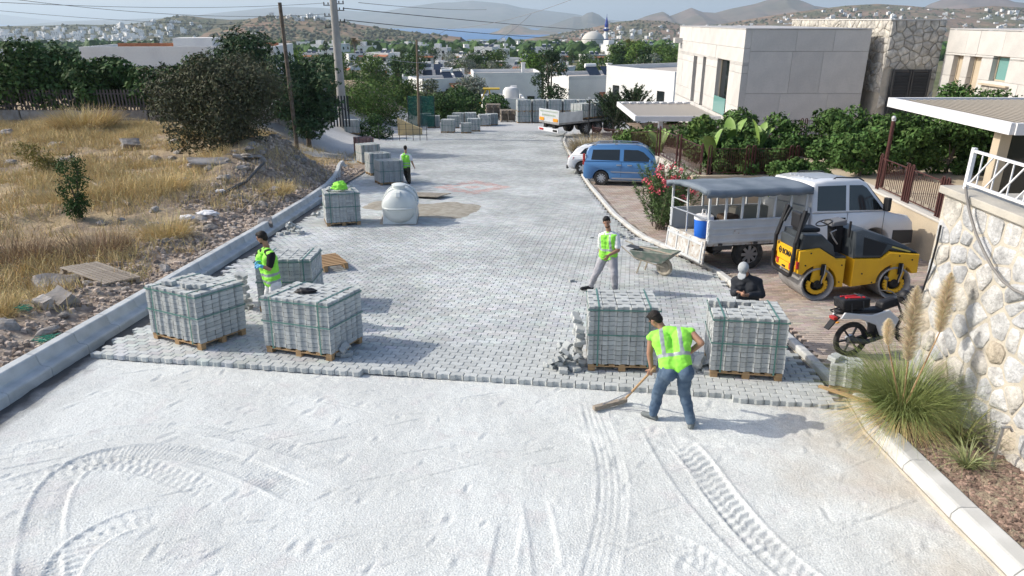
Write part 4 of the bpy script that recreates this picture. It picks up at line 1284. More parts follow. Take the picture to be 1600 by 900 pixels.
m_steel = M('drum steel', (.34, .335, .33), (.25, .245, .24), scale=2.5, rough=.55, metal=.35, fine=.1)
m_lens = M('lamp lens', (.55, .58, .60), rough=.15, spec=.7)

def arc(cx, cz, r, a0, a1, n=10):
    return [(cx + r * math.cos(rad(a0 + (a1 - a0) * i / n)), cz + r * math.sin(rad(a0 + (a1 - a0) * i / n))) for i in range(n + 1)]
def slab(b, poly, w, rnd=.05, taper=0.0, zb=0.0, mi=0):
    """profile poly (x,z) extruded across the car (y from -w to w), edges rounded, sides leaning in above zb"""
    cx = sum(p[0] for p in poly) / len(poly); cz = sum(p[1] for p in poly) / len(poly)
    lv = [(-1, 1), (-.5, .3), (0, 0)]
    rows = []
    def yy(z, y): return y * (1 - taper * max(0, z - zb) / w)
    n = len(poly)
    def inset(d):
        out = []
        for i in range(n):
            a, p, c = Vector(poly[i - 1]), Vector(poly[i]), Vector(poly[(i + 1) % n])
            e1, e2 = (p - a).normalized(), (c - p).normalized()
            n1, n2 = Vector((-e1.y, e1.x)), Vector((-e2.y, e2.x))
            m_ = (n1 + n2); m_ = m_.normalized() if m_.length > 1e-4 else n1
            out.append(p + m_ * d)
        return out
    area = sum(poly[i][0] * poly[(i + 1) % n][1] - poly[(i + 1) % n][0] * poly[i][1] for i in range(n))
    sg = 1 if area > 0 else -1
    P1, P2 = inset(sg * rnd * .9), inset(sg * rnd * .28)
    vs = []
    for (pp, y) in ((P1, -w), (P2, -w + rnd * .35), (poly, -w + rnd), (poly, w - rnd), (P2, w - rnd * .35), (P1, w)):
        vs += [(p[0], yy(p[1], y), p[1]) for p in pp]
    fs = []
    for r_ in range(5):
        for i in range(n):
            j = (i + 1) % n
            f = (r_ * n + i, r_ * n + j, (r_ + 1) * n + j, (r_ + 1) * n + i)
            fs.append(f if sg < 0 else f[::-1])
    a, c = tuple(range(n)), tuple(range(5 * n, 6 * n))
    fs.append(a if sg > 0 else a[::-1]); fs.append(c[::-1] if sg > 0 else c)
    b.add(vs, fs, mi)
def side_panel(poly, w, taper, zb, s, off=.006, th=.012):
    """thin pane lying on the side s (+1/-1) of a slab"""
    b = MB()
    def q(p, o): return (p[0], s * (w * 1.0 - taper * max(0, p[1] - zb) + o), p[1])
    n = len(poly)
    vs = [q(p, off) for p in poly] + [q(p, off - th) for p in poly]
    b.add(vs, [tuple(range(n)) if s < 0 else tuple(range(n - 1, -1, -1))] + [(i, n + i, n + (i + 1) % n, (i + 1) % n) for i in range(n)])
    return b
def wheel(parent, x, y, r, w, s, spokes=10, rim=m_alu, name='wheel', dirty=False):
    t = MB()
    prof = [(r * .66, -w / 2), (r * .93, -w / 2), (r, -w / 2 + .03), (r, w / 2 - .03), (r * .93, w / 2), (r * .66, w / 2), (r * .62, w / 2 - .02), (r * .62, -w / 2 + .02), (r * .66, -w / 2)]
    t.lathe(prof, (0, 0, 0), 'Y', 28)
    o = t.obj(name, m_rubber, parent, (x, y, r), smooth=40)
    d = MB(); ys = s * (w / 2 - .035)
    d.lathe([(r * .64, ys), (r * .62, ys - s * .02), (r * .58, ys - s * .03)], (0, 0, 0), 'Y', 28)
    d.lathe([(.001, ys - s * .005), (r * .17, ys - s * .0), (r * .19, ys - s * .03)], (0, 0, 0), 'Y', 16)
    for k in range(spokes):
        a = 2 * math.pi * k / spokes
        d.bar((r * .12 * math.cos(a), ys - s * .01, r * .12 * math.sin(a)), (r * .62 * math.cos(a), ys - s * .012, r * .62 * math.sin(a)), r * 1.55 / spokes, .025, up=(0, 1, 0))
    d.obj('rim', rim, o, smooth=40)
    MB().lathe([(.001, ys - s * .06), (r * .6, ys - s * .06)], (0, 0, 0), 'Y', 24).obj('brake_disc', m_under, o)
    return o
def tilt_rot(ang, sl=-math.atan(.085)):
    return (Matrix.Rotation(sl, 3, 'X') @ Matrix.Rotation(ang, 3, 'Z')).to_euler()

# ---------------------------------------------------------------- blue van
def blue_van():
    t = thing('parked_car', 'blue van with roof rails parked behind the pink flowering bush', 'car', (3.42, 32.55, rz(32.5)), tilt_rot(rad(-13)))
    w, zb, tp = .88, 1.06, .20
    low = [(0.0, .42), (.03, 1.0), (.06, 1.06), (3.42, 1.06), (4.05, .92), (4.32, .74), (4.36, .5), (4.30, .28), (4.0, .26)] + arc(3.55, .32, .37, 0, 180)[0:] + [(3.1, .24), (1.3, .24)] + arc(.82, .32, .37, 0, 180) + [(.38, .27), (.1, .28)]
    up = [(.07, 1.05), (.13, 1.5), (.20, 1.66), (.42, 1.77), (1.6, 1.81), (2.45, 1.79), (2.75, 1.70), (3.42, 1.05)]
    b = MB(); slab(b, low, w, .06); slab(b, up[::-1], w - .02, .07, tp, zb)
    b.obj('body', m_blue, t, smooth=35)
    for s in (-1, 1):
        side_panel([(.35, 1.14), (.42, 1.58), (1.62, 1.60), (1.62, 1.12)], w - .02, tp, zb, s).obj('side_window', m_glass, t)
        side_panel([(1.80, 1.10), (1.80, 1.60), (2.42, 1.59), (2.66, 1.50), (3.10, 1.10)], w - .02, tp, zb, s).obj('door_window', m_glass, t)
        h = MB()
        for x0 in (1.55, 1.95): h.box((x0, s * (w + .012), .93), (.2, .03, .035))
        side_panel([(1.50, .90), (1.50, .945), (1.70, .945), (1.70, .90)], w, 0, 0, s, .03, .03).obj('door_handle', m_chrome, t)
        side_panel([(1.98, .90), (1.98, .945), (2.18, .945), (2.18, .90)], w, 0, 0, s, .03, .03).obj('door_handle', m_chrome, t)
        side_panel([(1.25, .60), (1.25, .64), (3.1, .62), (3.1, .58)], w, 0, 0, s, .012, .012).obj('trim_strip', m_chrome, t)
        side_panel([(1.30, .30), (1.30, .36), (3.05, .36), (3.05, .30)], w, 0, 0, s, .02, .02).obj('sill', m_chrome, t)
        for xs_ in (1.72, 1.76):
            pass
        side_panel([(1.70, .40), (1.70, 1.05), (1.712, 1.05), (1.712, .40)], w, 0, 0, s, .002, .004).obj('door_gap', m_black, t)
        side_panel([(2.98, .45), (3.12, 1.05), (3.132, 1.05), (2.992, .45)], w, 0, 0, s, .002, .004).obj('door_gap', m_black, t)
        r_ = MB(); yy = s * (w - .2)
        r_.tube([(.35, yy, 1.76), (.55, yy, 1.85), (1.5, yy, 1.875), (2.3, yy, 1.85), (2.55, yy, 1.76)], .022, 8); r_.box((.5, yy, 1.80), (.1, .04, .08)); r_.box((1.45, yy, 1.84), (.1, .04, .06))
        r_.obj('roof_rail', m_chrome, t, smooth=60)
        MB().box((2.98, s * (w + .11), 1.13), (.10, .2, .15)).obj('mirror', m_blue, t, bev=.03)
        MB().box((4.18, s * .62, .80), (.25, .32, .14)).obj('headlight', m_lens, t, bev=.03)
        MB().box((.02, s * (w - .09), 1.15), (.1, .12, .5)).obj('tail_light', m_red, t, bev=.02)
        for x in (.82, 3.55): wheel(t, x, s * (w - .12), .325, .2, s, 10)
    MB().hexa([(2.86, -.66, 1.655), (2.86, .66, 1.655), (3.36, .78, 1.10), (3.36, -.78, 1.10), (2.87, -.66, 1.665), (2.87, .66, 1.665), (3.38, .78, 1.115), (3.38, -.78, 1.115)]).obj('windscreen', m_glassg, t)
    MB().box((.09, 0, 1.36), (.03, 1.2, .42)).obj('rear_window', m_glass, t)
    MB().box((2.2, 0, .45), (3.9, 1.5, .35)).obj('underbody', m_under, t)
blue_van()
def white_hatch():
    t = thing('parked_car', 'white hatchback parked behind the blue van, its tail showing', 'car', (2.98, 36.3, rz(36.3)), tilt_rot(rad(-13)))
    w, zb, tp = .86, .92, .28
    low = [(0.0, .50), (.04, .80), (.16, .95), (3.0, .94), (3.75, .82), (4.05, .62), (4.08, .34), (3.8, .24)] + arc(3.3, .31, .36, 0, 180) + [(2.8, .22), (1.2, .22)] + arc(.76, .31, .36, 0, 180) + [(.3, .30), (.05, .34)]
    up = [(.16, .93), (.42, 1.25), (.66, 1.40), (1.2, 1.49), (1.9, 1.49), (2.25, 1.42), (3.0, .93)]
    b = MB(); slab(b, low, w, .08); slab(b, up[::-1], w - .03, .08, tp, zb)
    b.obj('body', m_wpaint, t, smooth=40)
    for s in (-1, 1):
        side_panel([(.62, 1.02), (.86, 1.28), (1.0, 1.33), (1.55, 1.37), (1.55, 1.0)], w - .03, tp, zb, s).obj('side_window', m_glass, t)
        side_panel([(1.62, 1.0), (1.62, 1.37), (1.95, 1.36), (2.2, 1.30), (2.68, 1.0)], w - .03, tp, zb, s).obj('door_window', m_glass, t)
        MB().hexa([(-.02, s * .50, .70), (.06, s * .50, .70), (.28, s * .865, .74), (.02, s * .80, .72), (.03, s * .50, .90), (.12, s * .50, .90), (.36, s * .870, .86), (.08, s * .80, .90)]).obj('tail_light', m_red, t)
        side_panel([(1.2, .80), (1.2, .83), (1.38, .83), (1.38, .80)], w, 0, 0, s, .03, .03).obj('door_handle', m_chrome, t)
        MB().box((2.62, s * (w + .08), 1.0), (.1, .18, .13)).obj('mirror', m_wpaint, t, bev=.03)
        for x in (.76, 3.3): wheel(t, x, s * (w - .12), .315, .2, s, 5)
        MB().tube([(.95, s * .52, 1.45), (1.1, s * .52, 1.51), (1.9, s * .52, 1.52), (2.05, s * .52, 1.46)], .018, 6).obj('roof_rail', m_dark, t, smooth=60)
    MB().hexa([(.20, -.6, 1.0), (.20, .6, 1.0), (.44, .55, 1.30), (.44, -.55, 1.30), (.18, -.6, 1.01), (.18, .6, 1.01), (.42, .55, 1.32), (.42, -.55, 1.32)]).obj('rear_window', m_glass, t)
    MB().box((-.01, 0, .36), (.1, 1.5, .2)).obj('bumper', m_dark, t, bev=.04)
    MB().box((2.0, 0, .42), (3.6, 1.4, .3)).obj('underbody', m_under, t)
white_hatch()

# ---------------------------------------------------------------- crew-cab lorry with canopy
def truck():
    X0, Y0, A = 4.68, 16.15, rad(13.5)
    t = thing('pickup_truck', 'white crew cab truck with slatted load bed under a grey blue canopy', 'truck', (X0, Y0, rz(Y0)), tilt_rot(A))
    W_ = 2.0    # local: x along, y from near (0) to far (W_)
    bl = 2.72; z0 = .70; z1 = 1.28
    MB().box((bl / 2, W_ / 2, z0 - .03), (bl, W_ - .02, .07)).obj('bed_floor', m_truckr, t)
    for nm, y in (('side_board', .0), ('side_board', W_)):
        b = MB(); s = -1 if y == 0 else 1
        b.box((bl / 2, y, (z0 + z1) / 2), (bl, .035, z1 - z0))
        for zz in (z0 + .05, z0 + .20, z0 + .36, z1 - .03):
            b.box((bl / 2, y + s * .024, zz), (bl, .03, .05))
        for xx in (.06, bl - .06): b.box((xx, y + s * .022, (z0 + z1) / 2), (.08, .034, z1 - z0 + .006))
        o = b.obj(nm, m_truckw, t, bev=.006)
        if y == 0:
            for xx in (.75, 2.2): MB().box((xx, y + s * .042, z0 + .27), (.16, .01, .09)).obj('plate', m_truckr, o)
            for xx in (.35, 1.3, 2.3): MB().box((xx, y + s * .04, z0 - .02), (.1, .03, .05)).obj('latch', m_dark, o)
    b = MB(); b.box((bl, W_ / 2, (z0 + z1) / 2 + .1), (.04, W_, z1 - z0 + .2)); b.obj('head_board', m_truckw, t)
    # hanging tailgate
    g = MB()
    g.hexa([(-.10, -.02, z0 - .50), (-.06, -.02, z0 - .50), (-.06, W_ + .02, z0 - .50), (-.10, W_ + .02, z0 - .50), (-.04, -.02, z0 + .08), (0, -.02, z0 + .08), (0, W_ + .02, z0 + .08), (-.04, W_ + .02, z0 + .08)])
    tg = g.obj('tailgate', m_truckr, t, bev=.006)
    for yy in (.1, .75, 1.4, 1.95):
        MB().bar((-.105, yy, z0 - .47), (-.055, yy, z0 + .05), .05, .02, up=(1, 0, 0)).obj('rib', m_truckw, tg)
    for zz, k in ((z0 - .44, -.115), (z0 - .02, -.068)): MB().box((k, W_ / 2, zz), (.02, W_ - .1, .06)).obj('rib', m_truckw, tg)
    # frame posts and rails
    n = 7
    for s, y in ((-1, .03), (1, W_ - .03)):
        for i in range(n):
            x = .03 + (bl - .1) * i / (n - 1)
            MB().box((x, y, (z1 + 1.95) / 2), (.045, .045, 1.95 - z1)).obj('canopy_post', m_truckw, t)
    for (a, c) in (((.03, .03, z0 + .12), (.03, .03, 1.95)), ((.03, W_ - .03, z0 + .1), (.03, W_ - .03, 1.95))):
        MB().bar(a, c, .05, .05).obj('corner_post', m_truckw, t)
    MB().tube([(.0, .05, z1 - .02), (.0, .05, z1 + .02), (.0, W_ - .05, z1 + .02)], .02, 6).obj('rail', m_chrome, t)
    MB().tube([(.02, W_ * .55, z0 + .1), (.02, W_ * .55, z1 + .25), (.02, W_ - .1, z1 + .28), (.02, W_ - .06, z0 + .1)], .02, 6).obj('gate_hoop', m_truckw, t, smooth=60)
    # canopy: stretched sheet with sagging bays and a valance
    nx, ny = 28, 14
    vs, fs = [], []
    xs = np.linspace(-.12, bl + .02, nx + 1); ys_ = np.linspace(-.08, W_ + .08, ny + 1)
    for x in xs:
        for y in ys_:
            u = (y - W_ / 2) / (W_ / 2 + .08)
            zc = 1.99 + .085 * (1 - abs(u) ** 2.4)
            ph = (x - .03) / ((bl - .1) / 3)
            zc -= .035 * math.sin(math.pi * (ph % 1)) * (1 - u * u * .5)
            zc += .012 * noise.noise(Vector((x * 3, y * 3, 1)))
            vs.append((x, y, zc))
    for i in range(nx):
        for j in range(ny):
            a = i * (ny + 1) + j; fs.append((a, a + ny + 1, a + ny + 2, a + 1))
    c = MB().add(vs, fs)
    # valances
    def val(idx, drop):
        vv, ff = [], []
        for k, i in enumerate(idx):
            p = Vector(vs[i]); vv += [p, p + Vector((0, 0, -drop - .012 * math.sin(k * 1.9)))]
            if k: ff.append((2 * k - 2, 2 * k - 1, 2 * k + 1, 2 * k))
        c.add(vv, ff)
    val([i * (ny + 1) for i in range(nx + 1)], .16); val([i * (ny + 1) + ny for i in range(nx + 1)], .16)
    val(list(range(ny + 1)), .10)
    o = c.obj('canopy', m_tarp, t, smooth=50)
    sm = o.modifiers.new('s', 'SOLIDIFY'); sm.thickness = .012
    # chassis and wheels
    MB().box((3.0, W_ / 2, .52), (5.6, .7, .16)).obj('chassis', m_under, t)
    for y in (.03, W_ - .03):
        MB().box((.45, y, .58), (.5, .04, .1)).obj('bracket', m_dark, t)
    MB().bar((.25, .1, .42), (.62, .1, .66), .05, .05).obj('strut', m_dark, t)
    MB().bar((1.95, .1, .66), (2.15, .1, .40), .05, .05).obj('strut', m_dark, t)
    MB().box((.02, W_ / 2, .40), (.08, W_ - .3, .1)).obj('bumper_bar', m_dark, t)
    for y, s in ((.16, -1), (W_ - .16, 1)):
        wheel(t, 1.22, y, .37, .28, s, 8, m_steel); wheel(t, 4.75, y, .36, .22, s, 8, m_steel)
    # cab
    w, zb, tp = 1.0, 1.30, .17
    low = [(2.82, .50), (2.82, 1.31), (4.92, 1.31), (5.10, 1.27), (5.72, 1.12), (5.86, .98), (5.93, .62), (5.90, .40), (5.6, .34)] + arc(4.75, .40, .47, 5, 175) + [(4.2, .40), (2.9, .42)]
    up = [(2.83, 1.30), (2.85, 1.95), (2.92, 2.07), (3.3, 2.12), (4.2, 2.12), (4.42, 2.03), (5.06, 1.30)]
    b = MB(); slab(b, low, w, .08); slab(b, up[::-1], w - .02, .08, tp, zb)
    for v in range(len(b.v)): b.v[v] = (b.v[v][0], b.v[v][1] + W_ / 2, b.v[v][2])
    # roof ribs
    cab = b.obj('cab', m_wpaint, t, smooth=35)
    for k in range(6): MB().box((3.60, .55 + k * .18, 2.125), (1.0, .045, .018)).obj('roof_rib', m_wpaint, cab, bev=.006)
    def sp(poly, s, nm, m, zb_=zb, tp_=tp, w_=w - .02, off=.006, th=.012):
        q = side_panel(poly, w_, tp_, zb_, s, off, th)
        q.v = [(x, y + W_ / 2, z) for x, y, z in q.v]
        return q.obj(nm, m, t)
    for s in (-1, 1):
        sp([(2.98, 1.38), (3.0, 1.98), (3.80, 1.98), (3.80, 1.36)], s, 'rear_door_window', m_glass)
        sp([(3.90, 1.36), (3.90, 1.98), (4.28, 1.97), (4.40, 1.90), (4.90, 1.34)], s, 'front_door_window', m_glass)
        for x in (3.84, 4.92): sp([(x, .5), (x, 1.30), (x + .012, 1.30), (x + .012, .5)], s, 'door_gap', m_black, 9, 0, w, .002, .004)
        sp([(3.6, 1.14), (3.6, 1.19), (3.78, 1.19), (3.78, 1.14)], s, 'door_handle', m_black, 9, 0, w, .03, .03)
        sp([(5.0, .42), (5.0, .74), (5.88, .72), (5.88, .44)] if False else [(5.26, .42), (5.26, .80), (5.86, .78), (5.88, .44)], s, 'bumper_end', m_dark, 9, 0, w, .012, .03)
        y = W_ / 2 + s * (w + .13)
        MB().box((4.86, y, 1.50), (.10, .2, .34)).obj('mirror', m_black, t, bev=.03)
        MB().box((5.62, W_ / 2 + s * .72, 1.02), (.34, .36, .24)).obj('headlight', m_lens, t, bev=.05)
        MB().tube([(3.5, W_ / 2 + s * .72, 2.10), (3.6, W_ / 2 + s * .72, 2.16), (4.25, W_ / 2 + s * .72, 2.14), (4.42, W_ / 2 + s * .72, 2.05)], .02, 6).obj('roof_rail', m_dark, t, smooth=60)
    q = MB().hexa([(4.46, .22, 1.985), (4.46, 1.78, 1.985), (5.04, 1.90, 1.335), (5.04, .10, 1.335), (4.48, .22, 1.995), (4.48, 1.78, 1.995), (5.065, 1.90, 1.35), (5.065, .10, 1.35)])
    q.obj('windscreen', m_glass, t)
    MB().box((5.88, W_ / 2, .55), (.14, 1.86, .26)).obj('front_bumper', m_dark, t, bev=.04)
    MB().box((5.84, W_ / 2, .86), (.1, 1.1, .18)).obj('grille', m_black, t, bev=.02)
    return t
tk = truck()
tkm = Matrix.Translation(tk.location) @ tk.rotation_euler.to_matrix().to_4x4()
def on_truck(x, y, z): return tkm @ Vector((x, y, z))
tkr = tk.rotation_euler
def jug():
    m = M('blue cooler plastic', (.02, .13, .55), rough=.4)
    t = thing('water_cooler', 'blue water cooler with white lid on the truck bed', 'cooler', on_truck(.30, .75, .71), tkr)
    MB().lathe([(0.001, 0), (.20, 0), (.215, .03), (.235, .44), (.23, .46)], n=24).obj('cooler_body', m, t, smooth=40)
    MB().lathe([(.24, .45), (.245, .54), (.20, .57), (.001, .575)], n=24).obj('lid', m_tshirt, t, smooth=40)
    MB().tube([(-.05, 0, .56), (-.05, 0, .70), (.05, 0, .70), (.05, 0, .56)], .02, 6).obj('spout', m_tshirt, t, smooth=60)
jug()
def cargo():
    m = M('cardboard', (.30, .22, .14), rough=.9); mb = M('blue tin', (.03, .07, .42), rough=.4)
    for (x, y, w, d, h, mm, nm, lb, ct) in ((.66, .35, .18, .18, .42, mb, 'tin_can', 'blue rectangular tin on the truck bed beside the cooler', 'tin'),
                                       (1.05, .9, .38, .4, .5, M('brown crate', (.10, .07, .05), rough=.9), 'crate', 'dark brown crate on the truck bed', 'crate'),
                                       (1.12, .42, .30, .3, .18, m, 'carton', 'small cardboard carton at the near side of the truck bed', 'carton'),
                                       (1.62, .60, .46, .4, .38, m_black, 'toolbox', 'black toolbox in the middle of the truck bed', 'toolbox'),
                                       (1.98, .45, .26, .26, .36, M('clear blue bottle', (.16, .22, .34), rough=.3), 'water_bottle', 'pale blue water container on the truck bed', 'container'),
                                       (2.35, .55, .50, .5, .22, m_rubble, 'cement_bag', 'grey sack lying at the front of the truck bed', 'sack'),
                                       (1.9, 1.35, 1.0, .30, .62, M('cream board', (.42, .38, .30), rough=.8), 'panel_board', 'cream panel leaning at the far side of the truck bed', 'board')):
        b = MB().box((0, 0, h / 2), (w, d, h)).box((0, 0, h + .012), (w * .9, d * .9, .02)).box((0, -d / 2 - .005, h * .6), (w * .5, .012, h * .3))
        o = b.obj(nm, mm, None, on_truck(x, y, .715), bev=.015); o.rotation_euler = (tkr[0], tkr[1], tkr[2] + R.uniform(-.3, .3))
        tag(o, lb, ct)
    w_ = thing('spare_wheel', 'spare wheel lying against the blue cooler on the truck bed', 'wheel', on_truck(.52, 1.15, .72), (tkr[0] + .3, tkr[1], tkr[2]))
    wheel(w_, 0, 0, .29, .18, -1, 6, m_steel, 'tyre')
cargo()

# ---------------------------------------------------------------- tandem roller
def text_mesh(s, size, depth=.004):
    cu = bpy.data.curves.new('t', 'FONT'); cu.body = s; cu.size = size; cu.extrude = depth; cu.align_x = 'LEFT'; cu.offset = .004
    o = bpy.data.objects.new('t', cu); COL.objects.link(o)
    dg = bpy.context.evaluated_depsgraph_get(); dg.update()
    me = bpy.data.meshes.new_from_object(o.evaluated_get(dg))
    bpy.data.objects.remove(o); return me
def roller():
    X0, Y0 = 7.22, 14.42
    t = thing('road_roller', 'yellow tandem roller with dark bonnet parked in front of the truck', 'road roller', (X0, Y0, rz(Y0)), tilt_rot(rad(3)))
    t.scale = (.95, .95, .96)
    r, hw, wb = .37, .60, .875
    for x in (-wb, wb):
        d = MB()
        d.lathe([(r - .09, -hw + .10), (r - .03, -hw), (r - .006, -hw), (r, -hw + .008), (r, hw - .008), (r - .006, hw), (r - .03, hw), (r - .09, hw - .1)], (0, 0, 0), 'Y', 48)
        dr = d.obj('drum', m_steel, t, (x, 0, r), smooth=35)
        for s in (-1, 1):
            MB().lathe([(.001, s * (hw - .12)), (r - .05, s * (hw - .12))], (0, 0, 0), 'Y', 32).obj('drum_disc', m_under, dr)
            yk = MB()   # yellow yoke: bracket down to the hub with curved arm
            y = s * (hw - .03)
            yk.prism([(-.15, y, .06), (-.10, y, .50), (.21, y, .50), (.23, y, .30), (.16, y, .04), (.05, y, .0)], (0, 0, 0), (0, -.05 * s, 0))
            pts = [(.19 * math.cos(rad(a)) * 1.05, y - .02 * s, -.02 + .17 * math.sin(rad(a))) for a in range(150, 391, 20)]
            for p, q in zip(pts, pts[1:]): yk.bar(p, q, .05, .09, up=(0, 0, 1) if abs(q[2] - p[2]) < abs(q[0] - p[0]) else (1, 0, 0))
            yk.obj('yoke', m_yellow, dr, bev=.008)
            MB().lathe([(.001, s * (hw + .04)), (.075, s * (hw + .04)), (.09, s * (hw + .01)), (.09, s * (hw - .12))], (0, 0, 0), 'Y', 18).obj('hub_motor', m_under, dr, smooth=40)
            MB().prism([(.02, s * (hw + .003), .20), (.03, s * (hw + .003), .46), (.13, s * (hw + .003), .46), (.13, s * (hw + .003), .22)], (0, 0, 0), (0, .004 * s, 0)).obj('yoke_slot', m_black, dr)
            for k in (0, .04, .08): MB().tube([(.04 + k, s * (hw + .02), .44), (.06 + k * .6, s * (hw + .035), .26), (.02 + k * .4, s * (hw + .05), .10), (-.02 + k, s * (hw + .04), .03)], .011, 6).obj('hose', m_black if k < .05 else m_chrome, dr, smooth=60)
        MB().bar((x + .36, -hw + .03, .30), (x + .36, hw - .03, .30), .05, .04).obj('scraper', m_black, t)
    # rear frame
    def arcd(cx, a0, a1, rr=.43, n=8): return arc(cx, r, rr, a0, a1, n)
    rear = [(-1.36, .62), (-1.36, 1.12), (-.90, 1.17), (-.50, .93), (-.30, .93), (-.30, .30), (-.46, .30)] + arcd(-wb, 0, 150)
    b = MB(); slab(b, rear, hw - .005, .02)
    b.obj('rear_frame', m_yellow, t, smooth=30)
    front = [(-.12, .30), (-.12, .93), (.50, .93), (.68, 1.08), (1.36, 1.02), (1.37, .60)] + arcd(wb, 30, 180)
    b = MB(); slab(b, front, hw - .005, .03)
    b.obj('front_frame', m_yellow, t, smooth=30)
    hood = [(-.12, .934), (-.14, 1.52), (.06, 1.57), (.55, 1.42), (1.02, 1.22), (1.30, 1.08), (1.36, 1.025), (.68, 1.084), (.50, .934)]
    b = MB(); slab(b, hood[::-1], hw - .03, .06, .12, .95)
    hd = b.obj('bonnet', m_hood, t, smooth=30)
    for s in (-1, 1):
        side_panel([(.08, 1.0), (.08, 1.40), (.62, 1.24), (.50, 1.0)], hw - .03, .12, .95, s, .004).obj('grille', m_black, hd)
        side_panel([(.72, 1.17), (.74, 1.20), (1.16, 1.085), (1.14, 1.06)], hw - .03, .12, .95, s, .006).obj('stripe', M('yellow stripe', (.5, .42, .12), rough=.5), hd)
    MB().box((-.21, 0, .62), (.2, .35, .55)).obj('articulation_joint', m_under, t)
    # platform floor and seat
    MB().box((-.42, 0, .955), (.32, 1.0, .05)).obj('foot_plate', m_hood, t, bev=.01)
    b = MB(); slab(b, [(-1.30, 1.12), (-1.25, 1.46), (-.86, 1.46), (-.58, 1.22), (-.50, .95), (-.88, 1.16)], hw - .08, .03)
    b.obj('seat_box', m_hood, t, smooth=30)
    MB().box((-.98, .02, 1.50), (.46, .46, .10)).box((-1.20, .02, 1.70), (.12, .44, .36)).obj('seat', m_black, t, bev=.04)
    # console and steering wheel
    b = MB(); b.hexa([(-.34, -.12, .95), (-.18, -.12, .95), (-.18, .2, .95), (-.34, .2, .95), (-.40, -.16, 1.55), (-.22, -.16, 1.60), (-.22, .24, 1.60), (-.40, .24, 1.55)])
    cs = b.obj('console', m_black, t, bev=.02)
    MB().hexa([(-.50, -.18, 1.56), (-.14, -.18, 1.60), (-.14, .26, 1.60), (-.50, .26, 1.56), (-.46, -.16, 1.66), (-.16, -.16, 1.72), (-.16, .24, 1.72), (-.46, .24, 1.66)]).obj('instrument_panel', M('grey plastic', (.13, .13, .135), rough=.5), cs, bev=.02)
    pts = [(-.58 + .17 * math.cos(a) * .9, .03 + .19 * math.sin(a), 1.62 + .06 * math.cos(a)) for a in np.linspace(0, 2 * math.pi, 24)]
    MB().tube(pts, .014, 8).bar((-.58, -.16, 1.62), (-.58, .22, 1.62), .02, .02).bar((-.58, .03, 1.62), (-.42, .03, 1.55), .03, .03).obj('steering_wheel', m_black, t, smooth=60)
    MB().tube([(-.42, -.36, 1.22), (-.55, -.40, 1.36), (-.60, -.36, 1.48), (-.45, -.3, 1.52)], .018, 6).obj('drive_lever', m_chrome, t, smooth=60)
    MB().box((-.20, -.40, 1.55), (.04, .05, .36)).obj('mirror_post', m_black, t, bev=.01)
    # rollover frame: two posts joined by a rounded U round the rear panel
    for s in (-1, 1):
        MB().bar((-1.44, s * .50, .78), (-1.44, s * .50, 1.30), .09, .07, up=(1, 0, 0)).obj('frame_post', m_black, t, bev=.02)
        MB().bar((-1.43, s * .50, 1.28), (-1.26, s * .44, 1.98), .12, .06, up=(1, 0, 0)).obj('frame_post', m_black, t, bev=.015)
        MB().bar((-1.33, s * .46, 1.60), (-1.20, s * .43, 1.93), .14, .07, up=(1, 0, 0)).obj('folded_arm', m_dark, t, bev=.015)
    pts = [(-1.46, -.50, .95), (-1.46, -.50, .66), (-1.46, -.46, .56), (-1.46, -.38, .53), (-1.46, .38, .53), (-1.46, .46, .56), (-1.46, .50, .66), (-1.46, .50, .95)]
    MB().tube(pts, .045, 8).obj('frame_hoop', m_black, t, smooth=60)
    MB().box((-1.33, 0, 1.24), (.06, .86, .26)).obj('engine_cover', m_hood, t, bev=.02)
    p = MB().box((-1.385, 0, .93), (.05, .84, .30)).obj('rear_panel', m_yellow, t, bev=.01)
    me = text_mesh('BOMAG', .17); me.materials.append(m_black)
    lt = mk('lettering', me, p, (-1.415, .14, .92)); lt.rotation_euler = (math.pi / 2, 0, -math.pi / 2)
    lg = MB()
    for a, c in (((0, .075), (.075, 0)), ((.075, 0), (0, -.075)), ((0, -.075), (-.075, 0)), ((-.075, 0), (0, .075))):
        lg.bar((-1.414, .26 + a[0], .98 + a[1]), (-1.414, .26 + c[0], .98 + c[1]), .006, .026, up=(0, a[1] + c[1], -(a[0] + c[0])))
    for d_ in (-.022, .022): lg.bar((-1.4145, .26 + d_ - .018, .98 - .02), (-1.4145, .26 + d_ + .018, .98 + .02), .005, .016)
    lg.obj('emblem', m_black, p)
    MB().box((-1.39, 0, .69), (.05, .84, .16)).obj('lower_panel', m_yellow, t, bev=.01)
    for s in (-1, 1):
        MB().box((-1.42, s * .33, .72), (.03, .10, .13)).obj('tail_light', m_red, t, bev=.008)
        MB().box((-1.37, s * .575, .80), (.06, .06, .16)).obj('corner_lamp', m_red, t, bev=.01)
    MB().box((-1.42, 0, .66), (.02, .16, .04)).obj('handle', m_black, t)
    for (x, z) in ((-1.1, 1.07), (-1.2, .8), (-.75, .8), (-.4, .42), (-.38, .8), (.35, .40), (.1, .6), (1.2, .9), (.9, .99)):
        MB().lathe([(.001, -hw - .004), (.018, -hw - .002), (.02, -hw + .01)], (x, 0, z), 'Y', 10).obj('bolt', m_black, t)
roller()

